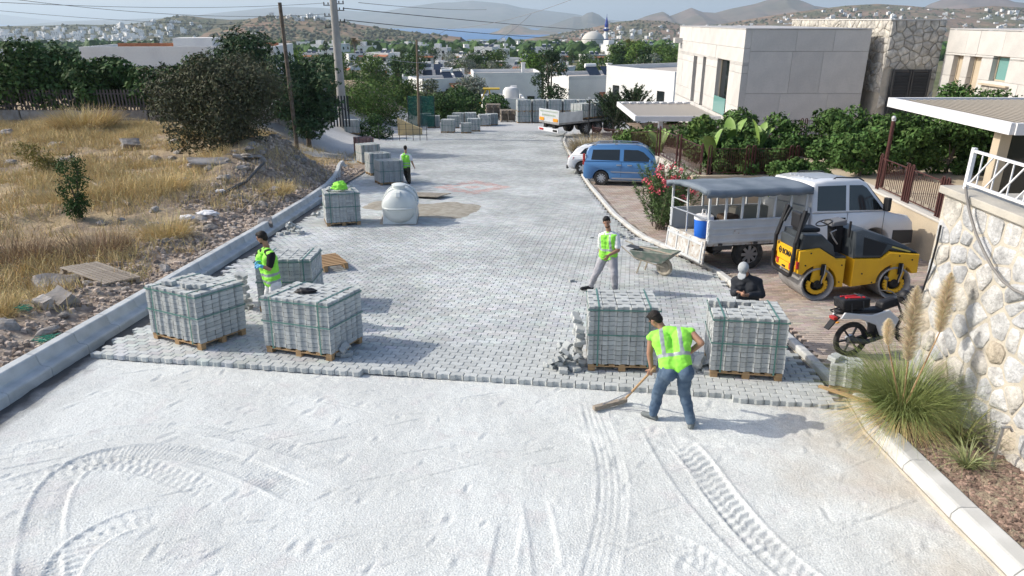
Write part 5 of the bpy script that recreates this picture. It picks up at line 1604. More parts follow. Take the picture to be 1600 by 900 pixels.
# ---------------------------------------------------------------- motorcycle
def moto():
    t = thing('motorcycle', 'white motorcycle with a black and red bag strapped on its seat', 'motorcycle', (5.72, 10.72, rz(10.72)), (-.08, rad(-7), rad(11)))
    t.scale = (.87, .87, .86)
    # local x forward, rear wheel at 0, front at 1.28
    for nm, x in (('wheel', 0.0), ('wheel', 1.28)):
        r = .31
        tb = MB(); pts = [(r * math.cos(a), 0, r * math.sin(a)) for a in np.linspace(0, 2 * math.pi, 33)]
        tb.tube(pts, .048, 10, caps=False); o = tb.obj(nm, m_rubber, t, (x, 0, r + .02), smooth=60)
        k = MB()
        for i in range(6):
            a = i * math.pi / 3
            k.bar((0, 0, 0), (.27 * math.cos(a), 0, .27 * math.sin(a)), .03, .03)
        k.lathe([(.255, -.02), (.275, -.02), (.275, .02), (.255, .02)], (0, 0, 0), 'Y', 28); k.obj('rim', m_dark, o)
        MB().lathe([(.001, .04), (.10, .04), (.10, -.04), (.001, -.04)], (0, 0, 0), 'Y', 18).obj('brake_disc', m_chrome, o)
    MB().bar((0, -.07, .33), (.55, -.07, .42), .05, .08).obj('swing_arm', m_black, t)
    MB().hexa([(.42, -.16, .26), (.85, -.16, .28), (.85, .16, .28), (.42, .16, .26), (.45, -.14, .58), (.85, -.14, .62), (.85, .14, .62), (.45, .14, .58)]).obj('engine', m_black, t, bev=.05)
    MB().tube([(.6, -.16, .32), (.2, -.17, .30), (-.18, -.18, .42)], [.03, .05, .06], 10).obj('exhaust', m_dark, t, smooth=50)
    for s in (-1, 1):
        b = MB(); b.prism([(-.30, s * .10, .86), (-.22, s * .12, .98), (.35, s * .13, .82), (.70, s * .13, .86), (.92, s * .12, .62), (.72, s * .14, .30), (.50, s * .14, .36), (.42, s * .14, .60), (.10, s * .12, .78)], (0, 0, 0), (0, s * .045, 0))
        b.obj('side_fairing', m_wpaint, t, bev=.02)
        MB().tube([(1.28, s * .11, .33), (1.04, s * .11, .95)], .025, 8).obj('fork', m_dark, t, smooth=60)
        MB().tube([(1.02, 0, 1.02), (.98, s * .18, 1.08), (.90, s * .36, 1.06)], .014, 8).obj('handlebar', m_black, t, smooth=60)
        MB().tube([(.96, s * .26, 1.07), (1.02, s * .34, 1.26)], .008, 6).ell((1.02, s * .36, 1.29), (.02, .07, .045), 12, 8).obj('mirror', m_black, t, smooth=60)
    MB().hexa([(-.30, -.11, .93), (.62, -.13, .80), (.62, .13, .80), (-.30, .11, .93), (-.28, -.10, 1.0), (.60, -.12, .88), (.60, .12, .88), (-.28, .10, 1.0)]).obj('seat', m_black, t, bev=.03)
    MB().hexa([(.55, -.12, .82), (.98, -.10, .86), (.98, .10, .86), (.55, .12, .82), (.60, -.10, 1.0), (.92, -.09, 1.04), (.92, .09, 1.04), (.60, .10, 1.0)]).obj('tank', m_black, t, bev=.05)
    MB().tube([(-.36, -.10, .98), (-.40, 0, 1.0), (-.36, .10, .98), (.0, .12, 1.0)], .013, 6).tube([(-.36, -.10, .98), (.0, -.12, 1.0)], .013, 6).obj('grab_rail', m_black, t, smooth=60)
    MB().hexa([(-.52, -.07, .66), (-.50, -.07, .65), (-.50, .07, .65), (-.52, .07, .66), (-.30, -.08, .88), (-.26, -.08, .87), (-.26, .08, .87), (-.30, .08, .88)]).obj('mudguard', m_black, t)
    MB().box((-.36, 0, .86), (.08, .16, .06)).obj('tail_light', m_red, t, bev=.01)
    MB().ell((-.36, -.13, .80), (.04, .02, .02), 10, 6).obj('indicator', m_orange, t, smooth=180)
    MB().ell((1.14, 0, .98), (.12, .14, .15), 16, 10).obj('headlight_shell', m_black, t, smooth=180)
    mtx = t.rotation_euler.to_matrix()
    o = thing('bag', 'black bag with red stripes strapped onto the motorcycle seat', 'bag', t.location + mtx @ Vector((.02, 0, .86)), t.rotation_euler)
    o.scale = (.87, .87, .8)
    bm = bmesh.new(); bmesh.ops.create_cube(bm, size=1); bmesh.ops.subdivide_edges(bm, edges=bm.edges[:], cuts=5, use_grid_fill=True)
    for v in bm.verts:
        v.co = Vector((v.co.x * .56, v.co.y * .34, v.co.z * .22)) * (1 + .05 * noise.noise(v.co * 5)); v.co.z += .11 - .10 * v.co.x
    me = bpy.data.meshes.new('bag_body'); bm.to_mesh(me); bm.free(); me.materials.append(m_black)
    bo = mk('bag_body', me, o, bev=.05)
    MB().bar((-.16, -.04, .25), (.20, -.10, .20), .07, .03).obj('red_strip', M('red fabric', (.50, .02, .03), rough=.8), o, bev=.008)
    MB().bar((-.20, .06, .25), (.14, .04, .21), .03, .03).obj('red_strip', MATS['red fabric'], o, bev=.008)
    for x in (-.12, .12): MB().tube([(x, -.18, -.04), (x, -.175, .14), (x, -.1, .24), (x, .1, .24), (x, .175, .14), (x, .18, -.04)], .012, 6).obj('buckle_strap', m_dark, o)
moto()

# ---------------------------------------------------------------- wheelbarrow
def barrow():
    g = G(1022, 428)
    m = M('dusty green barrow steel', (.14, .19, .16), (.27, .265, .235), scale=5, rough=.8, fine=.15)
    mw = M('dusty tyre', (.40, .36, .29), (.28, .25, .2), scale=8, rough=.95)
    t = thing('wheelbarrow', 'dusty wheelbarrow with a shovel across it on the pavers', 'wheelbarrow', (g.x, g.y, rz(g.y)), tilt_rot(rad(-38)))
    t.scale = (.86, .86, .9)
    r = .19
    pts = [(r * math.cos(a), 0, r * math.sin(a)) for a in np.linspace(0, 2 * math.pi, 25)]
    o = MB().tube(pts, .05, 10, caps=False).obj('wheel', mw, t, (.30, 0, r + .045), smooth=60)
    MB().lathe([(.001, -.03), (.14, -.03), (.14, .03), (.001, .03)], (0, 0, 0), 'Y', 20).obj('rim', mw, o)
    a = [(-.45, -.20, .36), (.28, -.17, .36), (.28, .17, .36), (-.45, .20, .36)]; c = [(-.62, -.33, .62), (.62, -.30, .66), (.62, .30, .66), (-.62, .33, .62)]
    b = MB(); b.add(a + c, [(0, 1, 2, 3), (0, 4, 5, 1), (1, 5, 6, 2), (2, 6, 7, 3), (3, 7, 4, 0)])
    tb = b.obj('tray', m, t); sm = tb.modifiers.new('s', 'SOLIDIFY'); sm.thickness = .012
    MB().tube([Vector(q) for q in c] + [Vector(c[0])], .014, 6).obj('tray_rim', m, tb, smooth=60)
    for s in (-1, 1):
        MB().tube([(.34, s * .08, .24), (.0, s * .2, .33), (-.5, s * .26, .42), (-.9, s * .29, .68), (-1.12, s * .30, .72)], .018, 8).obj('handle', mw, t, smooth=60)
        MB().bar((-.30, s * .23, .38), (-.42, s * .25, .0), .035, .035).obj('leg', mw, t)
    o = thing('shovel', 'wooden handled shovel lying across the wheelbarrow', 'shovel', (g.x, g.y, rz(g.y) + .63), (0, .02, rad(-33)))
    MB().tube([(-.45, .1, -.06), (.62, -.14, -.02)], .02, 8).obj('shaft', m_wood_old, o, smooth=60)
    MB().hexa([(-.8, .06, -.10), (-.45, .0, -.10), (-.42, .2, -.10), (-.76, .27, -.10), (-.8, .06, -.09), (-.45, .0, -.085), (-.42, .2, -.085), (-.76, .27, -.09)]).obj('blade', m_dark, o)
barrow()

# ---------------------------------------------------------------- lorry trailer with loads of pavers
def trailer():
    g = G(857, 213)
    A = math.atan2(.60, .80)
    z = rz(g.y)
    t = thing('lorry_trailer', 'flatbed lorry trailer seen from its white rear panel, loaded with pavers', 'trailer', (g.x, g.y, z), A)
    W_ = 2.45
    MB().box((0.05, 0, 1.62), (.12, W_, .95)).obj('rear_panel', m_truckw, t, bev=.01)
    for s in (-1, 1): MB().box((-.03, s * .85, 1.33), (.04, .55, .24)).obj('reflector_plate', m_orange, t)
    MB().box((-.03, 0, 1.95), (.03, 2.1, .04)).obj('trim_line', M('grey green print', (.35, .42, .30), rough=.6), t)
    for k in range(9): MB().box((-.025, -.75 + k * .19, 1.66), (.02, .10, .12)).obj('printed_mark', MATS['grey green print'], t)
    MB().box((.0, 0, .52), (.10, W_, .26)).obj('bumper', m_tshirt, t, bev=.01)
    for s in (-1, 1):
        MB().box((-.06, s * .85, .52), (.03, .5, .15)).obj('tail_light', m_red if s > 0 else m_under, t)
        MB().box((.25, s * .55, .92), (.4, .3, .5)).obj('support', m_under, t)
    MB().box((6.5, 0, 1.08), (13, W_, .16)).obj('bed', m_steel, t)
    MB().box((1.3, -W_ / 2, 1.55), (2.4, .04, .80)).obj('side_board', m_truckw, t)
    MB().box((6.5, 0, .85), (12.6, .8, .3)).obj('chassis', m_under, t)
    for x in (3.0, 4.3, 5.6):
        for s in (-1, 1): wheel(t, x, s * (W_ / 2 - .2), .50, .36, s, 8, m_steel)
    rm = Matrix.Rotation(A, 3, 'Z')
    for i in range(4):
        p = Vector(t.location) + rm @ Vector((3.3 + i * 1.5, -.30, 1.17))
        q = load(p.x, p.y, A, 6, 6, 11, ['rear', 'second', 'third', 'front'][i] + ' paver load on the lorry trailer, counted from its rear', near=False, share=ld, z=p.z)
        q.scale = (1.22, 1.2, 1.12)
trailer()
def yellow_frame():
    g = G(757, 176)
    t = thing('yellow_frame', 'yellow metal stand with a flat top beside the pallet stacks', 'stand', (g.x, g.y + 6, gz(g.x, g.y + 6)))
    m = M('yellow steel', (.60, .40, .02), rough=.5)
    for a, c in (((-1.2, 0, 0), (.0, 0, 2.6)), ((1.0, 0, 0), (.4, 0, 2.6)), ((-1.2, 1, 0), (.0, 1, 2.6))): MB().bar(a, c, .22, .16).obj('strut', m, t)
    MB().box((.7, .5, 2.68), (2.2, 1.4, .16)).obj('top', m, t)
yellow_frame()
# ================================================================ WALLS, FENCES, BUILDINGS
def atX(px, py, X):
    d = ray(px, py); t = X / d[0]
    return Vector((X, t * d[1], CH + t * d[2]))

def stone_palette(name, cols, bump=.7, bscale=14, fine=.12):
    m = M(name, (.5, .5, .5), rough=.92, bump=bump, bscale=bscale, dist=.03)
    t = m.node_tree; N, Lk = t.nodes, t.links
    b = N['Principled BSDF']
    oi = N.new('ShaderNodeObjectInfo'); cr = N.new('ShaderNodeValToRGB')
    cr.color_ramp.interpolation = 'CONSTANT'
    el = cr.color_ramp.elements
    el[0].position = 0; el[0].color = (*cols[0], 1); el[1].position = 1.0 / len(cols); el[1].color = (*cols[1], 1)
    for i, c in enumerate(cols[2:]):
        e = el.new((i + 2) / len(cols)); e.color = (*c, 1)
    Lk.new(oi.outputs['Random'], cr.inputs[0])
    tc = N.new('ShaderNodeTexCoord'); n = N.new('ShaderNodeTexNoise'); n.inputs['Scale'].default_value = 5; n.inputs['Detail'].default_value = 8; n.inputs['Roughness'].default_value = .7
    ad = N.new('ShaderNodeVectorMath'); ad.operation = 'ADD'; Lk.new(tc.outputs['Object'], ad.inputs[0]); Lk.new(oi.outputs['Location'], ad.inputs[1]); Lk.new(ad.outputs[0], n.inputs['Vector'])
    mr = N.new('ShaderNodeMapRange'); mr.inputs[1].default_value = .35; mr.inputs[2].default_value = .68; mr.inputs[3].default_value = .55; mr.inputs[4].default_value = 1.2; Lk.new(n.outputs['Fac'], mr.inputs[0])
    cc = N.new('ShaderNodeCombineColor')
    for i in range(3): Lk.new(mr.outputs[0], cc.inputs[i])
    mx = N.new('ShaderNodeMix'); mx.data_type = 'RGBA'; mx.blend_type = 'MULTIPLY'; mx.inputs[0].default_value = 1
    Lk.new(cr.outputs[0], mx.inputs[6]); Lk.new(cc.outputs[0], mx.inputs[7]); Lk.new(mx.outputs[2], b.inputs['Base Color'])
    return m
m_stone = stone_palette('wall stone', [(.52, .52, .515), (.53, .505, .46), (.43, .435, .44), (.56, .555, .54), (.52, .455, .36), (.46, .465, .475), (.58, .57, .55), (.50, .475, .43), (.48, .485, .49), (.54, .535, .52), (.45, .455, .46), (.57, .565, .555)], 1.0, 20, .2)
m_stone2 = stone_palette('cladding stone', [(.56, .53, .47), (.50, .475, .43), (.57, .54, .48), (.46, .44, .40), (.53, .50, .44)], bump=.5, bscale=8)

def stone_face(parent, org, ud, nd, W, z0, z1, size, mat, gap=.03, bulge=.07, seed=1, skip=None, zlow=None, soft=True):
    """fitted rubble stones on the plane through org along ud (horizontal), facing nd; every stone an object"""
    r_ = random.Random(seed)
    org, ud, nd = Vector(org), Vector(ud).normalized(), Vector(nd).normalized()
    nx, ny = max(1, int(W / size)), max(1, int((z1 - z0) / (size * .82)))
    pts = []
    for j in range(ny):
        for i in range(nx):
            pts.append(((i + .5 + (.5 if j % 2 else 0) + r_.uniform(-.46, .46)) * W / nx, z0 + (j + .5 + r_.uniform(-.44, .44)) * (z1 - z0) / ny))
    pts = [(min(max(a, .02), W - .02), b) for a, b in pts]
    for k, (a, b) in enumerate(pts):
        if skip and skip(a, b): continue
        poly = [(0, z0), (W, z0), (W, z1), (0, z1)]
        for q, (c, d) in enumerate(pts):
            if q == k or abs(c - a) > size * 3 or abs(d - b) > size * 3: continue
            mx, my, dx, dy = (a + c) / 2, (b + d) / 2, c - a, d - b
            out = []
            for i in range(len(poly)):
                p, s_ = poly[i], poly[(i + 1) % len(poly)]
                fp = (p[0] - mx) * dx + (p[1] - my) * dy; fs_ = (s_[0] - mx) * dx + (s_[1] - my) * dy
                if fp <= 0: out.append(p)
                if fp * fs_ < 0:
                    t = fp / (fp - fs_); out.append((p[0] + (s_[0] - p[0]) * t, p[1] + (s_[1] - p[1]) * t))
            poly = out
            if len(poly) < 3: break
        if len(poly) < 3: continue
        cx = sum(p[0] for p in poly) / len(poly); cy = sum(p[1] for p in poly) / len(poly)
        rr = max(1e-3, sum(math.hypot(p[0] - cx, p[1] - cy) for p in poly) / len(poly))
        s_ = max(.3, 1 - gap / rr)
        poly = [(cx + (p[0] - cx) * s_, cy + (p[1] - cy) * s_) for p in poly]
        if soft:   # cut the corners once
            q = []
            for i in range(len(poly)):
                p, w = poly[i], poly[(i + 1) % len(poly)]
                q += [(p[0] * .86 + w[0] * .14, p[1] * .86 + w[1] * .14), (p[0] * .14 + w[0] * .86, p[1] * .14 + w[1] * .86)]
            poly = q
        poly = [p for i, p in enumerate(poly) if math.hypot(p[0] - poly[i - 1][0], p[1] - poly[i - 1][1]) > .012]
        n = len(poly)
        if n < 3: continue
        if zlow is not None:
            w0 = org + ud * cx
            if cy + size * .6 < zlow(w0.x, w0.y): continue
        vs = []; h = bulge * r_.uniform(.55, 1.25); tu, tv = r_.uniform(-.3, .3), r_.uniform(-.3, .3)
        for sc, hh in ((1.0, -.01), (.95, h * .5), (.70, h)):
            for p in poly:
                du, dv = (p[0] - cx) * sc, (p[1] - cy) * sc
                k_ = hh + (h * (tu * du / rr + tv * dv / rr) * .8 if hh > 0 else 0) + (noise.noise(Vector((p[0] * 7, p[1] * 7, seed))) * h * .35 if hh > 0 else 0)
                vs.append(ud * du + Vector((0, 0, dv)) + nd * k_)
        fs = []
        left = ud.cross(Vector((0, 0, 1))).dot(nd) > 0
        for r2 in range(2):
            for i in range(n):
                j = (i + 1) % n
                f = (r2 * n + i, r2 * n + j, (r2 + 1) * n + j, (r2 + 1) * n + i)
                fs.append(f if left else f[::-1])
        f = tuple(range(2 * n, 3 * n)); fs.append(f if left else f[::-1])
        b_ = MB().add(vs, fs)
        base = org + ud * cx; base = Vector((base.x, base.y, org.z + cy))
        pm = parent.matrix_world.inverted() if False else None
        b_.obj('stone', mat, parent, base - (Vector(parent.location) if parent else Vector()), smooth=42)

# ---------------------------------------------------------------- stone terrace wall on the right
def right_wall():
    t = thing('stone_wall', 'tall rubble stone terrace wall with a pale coping at the right edge', 'stone wall', (5.9, 6.0, 0))
    o = Vector(t.location)
    MB().box((.238, .0, .62), (.5, 6.8, 3.1)).obj('mortar_core', m_mortar, t)
    stone_face(t, (5.9, 2.6, 0), (0, 1, 0), (-1, 0, 0), 6.8, -.95, 2.17, .33, m_stone, .017, .042, 5, zlow=lambda x, y: rz(y) - .25)
    MB().box((.17, 0, 2.24), (.52, 6.86, .10)).obj('coping', M('coping stone', (.46, .43, .37), (.38, .36, .32), scale=3, rough=.9, bump=.3, bscale=30, fine=.1), t, bev=.012)
    g = MB().box((2.0, .0, 2.12), (3.2, 6.8, .12)); g.obj('terrace_floor', MATS['coping stone'], t)
right_wall()
def hose(name, px, X, r, m, label, cat, off=.05):
    P = [atX(a, b, X) for a, b in px]
    P = [p + Vector((-off, 0, 0)) for p in P]
    o = P[0].copy()
    tag(MB().tube([p - o for p in P], r, 8).obj(name, m, None, o, smooth=60), label, cat)
hose('hose', [(1515, 292), (1517, 310), (1522, 335), (1531, 365), (1543, 392), (1557, 418), (1574, 440), (1590, 452), (1610, 462)], 5.82, .017, M('grey hose', (.20, .19, .18), rough=.6), 'grey hose hanging in a curve down the stone terrace wall', 'hose')
hose('cable', [(1477, 352), (1471, 380), (1460, 420), (1449, 452), (1437, 482)], 5.88, .014, m_black, 'thin black cable running down the end of the stone terrace wall', 'cable', .06)
hose('garden_hose', [(1560, 790), (1562, 805), (1575, 820), (1592, 832), (1612, 840)], 5.5, .008, M('teal hose', (.10, .28, .34), rough=.6), 'thin teal hose lying on the soil below the stone wall', 'hose', 0)
def balcony():
    t = thing('balcony_railing', 'white lattice balcony railing on top of the stone terrace wall', 'railing', (6.02, 9.2, 2.29))
    L = 5.0
    for y in (0, -1.35, -2.7, -4.05): MB().box((0, y, .27), (.05, .06, .54)).obj('post', m_tshirt, t, bev=.004)
    for z in (.08, .50): MB().box((0, -L / 2 + .03, z), (.035, L, .03)).obj('rail', m_tshirt, t)
    for k in range(14):
        y = -.06 - k * .30
        MB().bar((.0, y, .09), (.0, y - .34, .49), .016, .016).obj('lattice_bar', m_tshirt, t)
        MB().bar((.01, y - .12, .09), (.01, y - .12, .49), .014, .014).obj('lattice_bar', m_tshirt, t)
balcony()
def tap():
    p = Vector((5.62, 6.95, rz(6.95) + .12))
    t = thing('standpipe_tap', 'metal garden tap on a short pipe in the soil bed by the stone wall', 'tap', p)
    MB().tube([(0, 0, -.1), (0, 0, .52)], .016, 8).obj('pipe', m_chrome, t, smooth=60)
    MB().tube([(-.02, 0, .50), (.06, -.02, .52), (.09, -.03, .47)], .016, 8).box((.0, 0, .56), (.07, .015, .015)).obj('tap_head', m_chrome, t, smooth=60)
tap()

# ---------------------------------------------------------------- beige retaining wall of the terrace behind the truck
def terrace():
    t = thing('retaining_wall', 'beige rendered retaining wall in front of the parked truck', 'wall', (10.85, 18.4, 0))
    MB().box((0, .6, -1.15), (.22, 5.3, 1.52)).obj('wall_body', m_beige, t)
    MB().box((0, .6, -.365), (.30, 5.35, .06)).obj('wall_cap', M('pale wall cap', (.55, .52, .47), rough=.85, fine=.06), t, bev=.01)
    grid_sheet('terrace_ground', np.linspace(10.9, 30, 20), np.linspace(12, 27, 20), lambda X, Y: X * 0 - .52, m_beige)
    t = thing('retaining_wall', 'beige rendered wall behind the truck, closing the parking bay at its back', 'wall', (8.8, 26.2, 0))
    MB().box((1.1, 0, -1.75), (6.3, .25, 1.3)).obj('wall_body', m_beige, t)
    t = thing('stone_pier', 'short rubble stone pier at the near end of the beige retaining wall', 'stone pier', (10.55, 15.4, 0))
    MB().box((.3, 0, -.85), (.7, 1.2, 1.2)).obj('mortar_core', m_mortar, t)
    stone_face(t, (10.5, 14.8, 0), (0, 1, 0), (-1, 0, 0), 1.2, -1.35, -.25, .3, m_stone, .02, .05, 9)
    stone_face(t, (10.5, 14.8, 0), (1, 0, 0), (0, -1, 0), .8, -1.35, -.25, .3, m_stone, .02, .05, 10)
    t = thing('planter_wall', 'rough grey stone planter wall under the brown fence behind the blue van', 'wall', (7.0, 28.8, 0))
    m = M('rough hewn wall', (.40, .36, .31), (.30, .27, .235), scale=2.5, rough=1, bump=1, bscale=9, dist=.12, fine=.15)
    MB().hexa([(.12, -2.6, -3.2), (.6, -2.6, -3.2), (.2, 2.8, -3.4), (-.45, 2.8, -3.4), (.02, -2.6, -1.22), (.6, -2.6, -1.22), (.2, 2.8, -1.22), (-.55, 2.8, -1.22)]).obj('wall_body', m, t)
    stone_face(t, (7.0, 26.2, 0), (-.6, 5.4, 0), (-1, -.1, 0), 5.43, -2.9, -1.25, .42, m_stone2, .03, .08, 12)
    grid_sheet('garden_ground', np.linspace(7.3, 24, 20), np.linspace(26.3, 46, 20), lambda X, Y: X * 0 - 1.45 - .02 * (Y - 26), m_soil)
terrace()

def iron_fence(p0, p1, h, label, bars=12, hair=True, posts=True, mat=m_brown, loc_group=None):
    p0, p1 = Vector(p0), Vector(p1)
    t = thing('iron_fence', label, 'fence', p0, 0, loc_group)
    d = p1 - p0; L = d.length; u = d / L
    if posts:
        for s in (0, 1):
            for o_ in (-.05, .05):
                q = d * s + u * (o_ + (.08 if s == 0 else -.08))
                MB().box(q + Vector((0, 0, h / 2 + .03)), (.045, .045, h + .1)).obj('post', mat, t)
            q = d * s + u * (.08 if s == 0 else -.08)
            MB().tube([q + u * -.05 + Vector((0, 0, h + .07)), q + u * -.03 + Vector((0, 0, h + .12)), q + u * .03 + Vector((0, 0, h + .12)), q + u * .05 + Vector((0, 0, h + .07))], .022, 6).obj('post_arch', mat, t)
    for z in (.10, h): MB().bar(u * .1 + Vector((0, 0, z)), d - u * .1 + Vector((0, 0, z)), .03, .025).obj('rail', mat, t)
    for k in range(bars):
        a = u * (.16 + (L - .32) * (k + .15) / bars); b = u * (.16 + (L - .32) * (k + .65) / bars)
        if hair:
            top = h - (.04 if k % 2 == 0 else .10); lo = .12 if k % 2 else .2
            MB().tube([a + Vector((0, 0, lo)), a + Vector((0, 0, top - .05)), a.lerp(b, .25) + Vector((0, 0, top)), a.lerp(b, .75) + Vector((0, 0, top)), b + Vector((0, 0, top - .05)), b + Vector((0, 0, lo))], .010, 5).obj('hairpin_bar', mat, t)
        else: MB().tube([a + Vector((0, 0, .1)), a + Vector((0, 0, h))], .010, 5).obj('bar', mat, t)
    return t
for k, (a, b, lb) in enumerate(((15.75, 17.35, 'brown hairpin iron fence panel nearest the stone pier'), (17.4, 19.0, 'brown hairpin iron fence panel in the middle of the beige wall'), (19.05, 20.7, 'brown hairpin iron fence panel beside the brown lamp post'))):
    iron_fence((10.85, a, -.34), (10.85, b, -.34), .92, lb, 7)
iron_fence((7.12, 26.3, -1.22), (6.78, 28.6, -1.22), 1.15, 'brown iron fence on the planter wall, nearer half', 10)
iron_fence((6.74, 28.7, -1.22), (6.42, 31.0, -1.22), 1.15, 'brown iron fence on the planter wall, farther half', 10)
for k in range(4):
    iron_fence((7.3 + k * 1.62, 26.25, -1.1), (8.86 + k * 1.62, 26.25, -1.1), .98, ['leftmost', 'second', 'third', 'rightmost'][k] + ' iron fence panel in front of the green hedge behind the truck', 8)
iron_fence((5.4, 48.0, -3.6), (6.2, 40.2, -2.7), 1.2, 'long brown picket fence beside the dry bush near the lorry trailer', 34, hair=False)
iron_fence((6.2, 40.1, -2.7), (6.4, 31.2, -1.3), 1.1, 'brown picket fence climbing behind the blue van', 34, hair=False)
for k in range(5):
    iron_fence((13.0 + k * 1.7, 36.0, -1.5), (14.65 + k * 1.7, 36.0, -1.5), 1.1, ['leftmost', 'second', 'middle', 'fourth', 'rightmost'][k] + ' thin iron fence panel between hedge and shaded white facade', 9)
def lamp(x, y, z, h, label, mat, r=.045):
    t = thing('lamp_post', label, 'lamp post', (x, y, z))
    MB().tube([(0, 0, 0), (0, 0, h)], r, 10).obj('post', mat, t, smooth=60)
    MB().tube([(0, 0, h), (0, 0, h + .05), (-.04, -.05, h + .10), (-.08, -.1, h + .11)], [.05, .06, .055, .03], 10).obj('lamp_head', m_tshirt, t, smooth=60)
lamp(11.15, 20.95, -.34, 1.95, 'reddish brown lamp post with a white head at the terrace corner', m_brown, .055)
lamp(5.25, 49.0, -3.7, 3.0, 'black garden lamp post with a white globe beside the lorry trailer', m_black, .05)

# ---------------------------------------------------------------- clad buildings
def facade(t, org, ud, nd, W, z0, z1, openings, mat, rows, th=.34, wmax=2.0, seed=1, gap=.014):
    """cladding panels (objects) around openings [u0,u1,za,zb]"""
    r_ = random.Random(seed)
    org, ud, nd = Vector(org), Vector(ud).normalized(), Vector(nd).normalized()
    zs_ = sorted(set([z0, z1] + list(rows) + [o[2] for o in openings] + [o[3] for o in openings]))
    zs_ = [z for z in zs_ if z0 <= z <= z1]
    base = Vector(t.location)
    for a, b in zip(zs_, zs_[1:]):
        if b - a < .03: continue
        op = sorted([o for o in openings if o[2] < (a + b) / 2 < o[3]])
        spans = []; c = 0
        for o in op: spans.append((c, o[0])); c = o[1]
        spans.append((c, W))
        for u0, u1 in spans:
            if u1 - u0 < .03: continue
            n = max(1, int(math.ceil((u1 - u0) / wmax)))
            cuts = [u0] + sorted(u0 + (u1 - u0) * (k + r_.uniform(-.22, .22)) / n for k in range(1, n)) + [u1]
            for p, q in zip(cuts, cuts[1:]):
                l, h = q - p - gap, b - a - gap
                d = th + r_.uniform(-.006, .006)
                c_ = org + ud * ((p + q) / 2) + nd * (-th + d / 2)
                c_.z = org.z + (a + b) / 2
                B = MB()
                A_ = [ud * (sx * l / 2) + nd * (sn * d / 2) + Vector((0, 0, sz * h / 2)) for sz in (-1, 1) for sx, sn in ((-1, 1), (1, 1), (1, -1), (-1, -1))]
                if ud.cross(Vector((0, 0, 1))).dot(nd) < 0: A_ = [A_[i] for i in (1, 0, 3, 2, 5, 4, 7, 6)]
                B.hexa(A_)
                B.obj('panel', mat, t, c_ - base)
    for o in openings:
        c_ = org + ud * ((o[0] + o[1]) / 2) + nd * (-th + .03); c_.z = org.z + (o[2] + o[3]) / 2
        w, h = o[1] - o[0], o[3] - o[2]
        B = MB(); A_ = [ud * (sx * w / 2) + nd * (sn * .012) + Vector((0, 0, sz * h / 2)) for sz in (-1, 1) for sx, sn in ((-1, 1), (1, 1), (1, -1), (-1, -1))]
        B.hexa(A_)
        f = B.obj('window', o[4] if len(o) > 4 else m_glass, t, c_ - base)
        fr = MB()
        for sx in (-1, 1): fr.box(ud * (sx * (w / 2 - .03)) + nd * .03, (.06, .06, h))
        for sz in (-1, 1): fr.box(nd * .03 + Vector((0, 0, sz * (h / 2 - .03))), (max(w, .07), .06, .06) if abs(ud.x) > .5 else (.06, max(w, .07), .06))
        fr.obj('window_frame', m_beige, f)

def white_villa():
    X, Y = 12.5, 40.0
    t = thing('villa', 'pale panel clad villa with slit windows, its near side in shade', 'house', (X, Y, 0))
    MB().box((3.35, 7.9, .05), (6.0, 15.1, 7.0)).obj('core', m_panelgap, t)
    ops = []
    for (x0, x1, y0, y1, m) in ((1092, 1104, 88, 166, m_dark), (1078, 1090, 87, 160, m_dark), (1113, 1141, 92, 178, m_glass)):
        a, b = atX(x1, y0, X), atX(x0, y1, X)
        ops.append((a.y - Y, b.y - Y, atX((x0 + x1) / 2, y1, X).z, atX((x0 + x1) / 2, y0, X).z, m))
    ops = [(min(o[0], o[1]), max(o[0], o[1]), o[2], o[3], o[4]) for o in ops]
    ops.sort()
    facade(t, (X, Y, 0), (0, 1, 0), (-1, 0, 0), 15.8, -3.4, 3.86, ops, m_panel, [-1.9, -.2, 1.6, 2.9], seed=2)
    facade(t, (X + .34, Y, 0), (1, 0, 0), (0, -1, 0), 6.4, -3.4, 3.86, [], m_panel, [-2.6, -.9, .55, 2.75], seed=6, wmax=2.4)
    facade(t, (X + 6.75, Y + .34, 0), (0, 1, 0), (1, 0, 0), 15, -3.4, 3.86, [], m_panel, [-1, 1.2, 2.8], seed=7, wmax=4)
    MB().box((3.37, 7.9, 3.89), (6.8, 15.86, .05)).obj('roof_edge', M('roof flashing', (.42, .41, .40), rough=.6), t)
    w = ops[0]
    c = Vector((-.02, (w[0] + w[1]) / 2, w[2] + .45))
    MB().box(c, (.03, w[1] - w[0] - .1, .95)).obj('glass_guard', m_glassg, t)
    MB().box((-.25, 15.0, 2.9), (.6, .6, .35)).obj('roof_beam', m_panel, t)
white_villa()

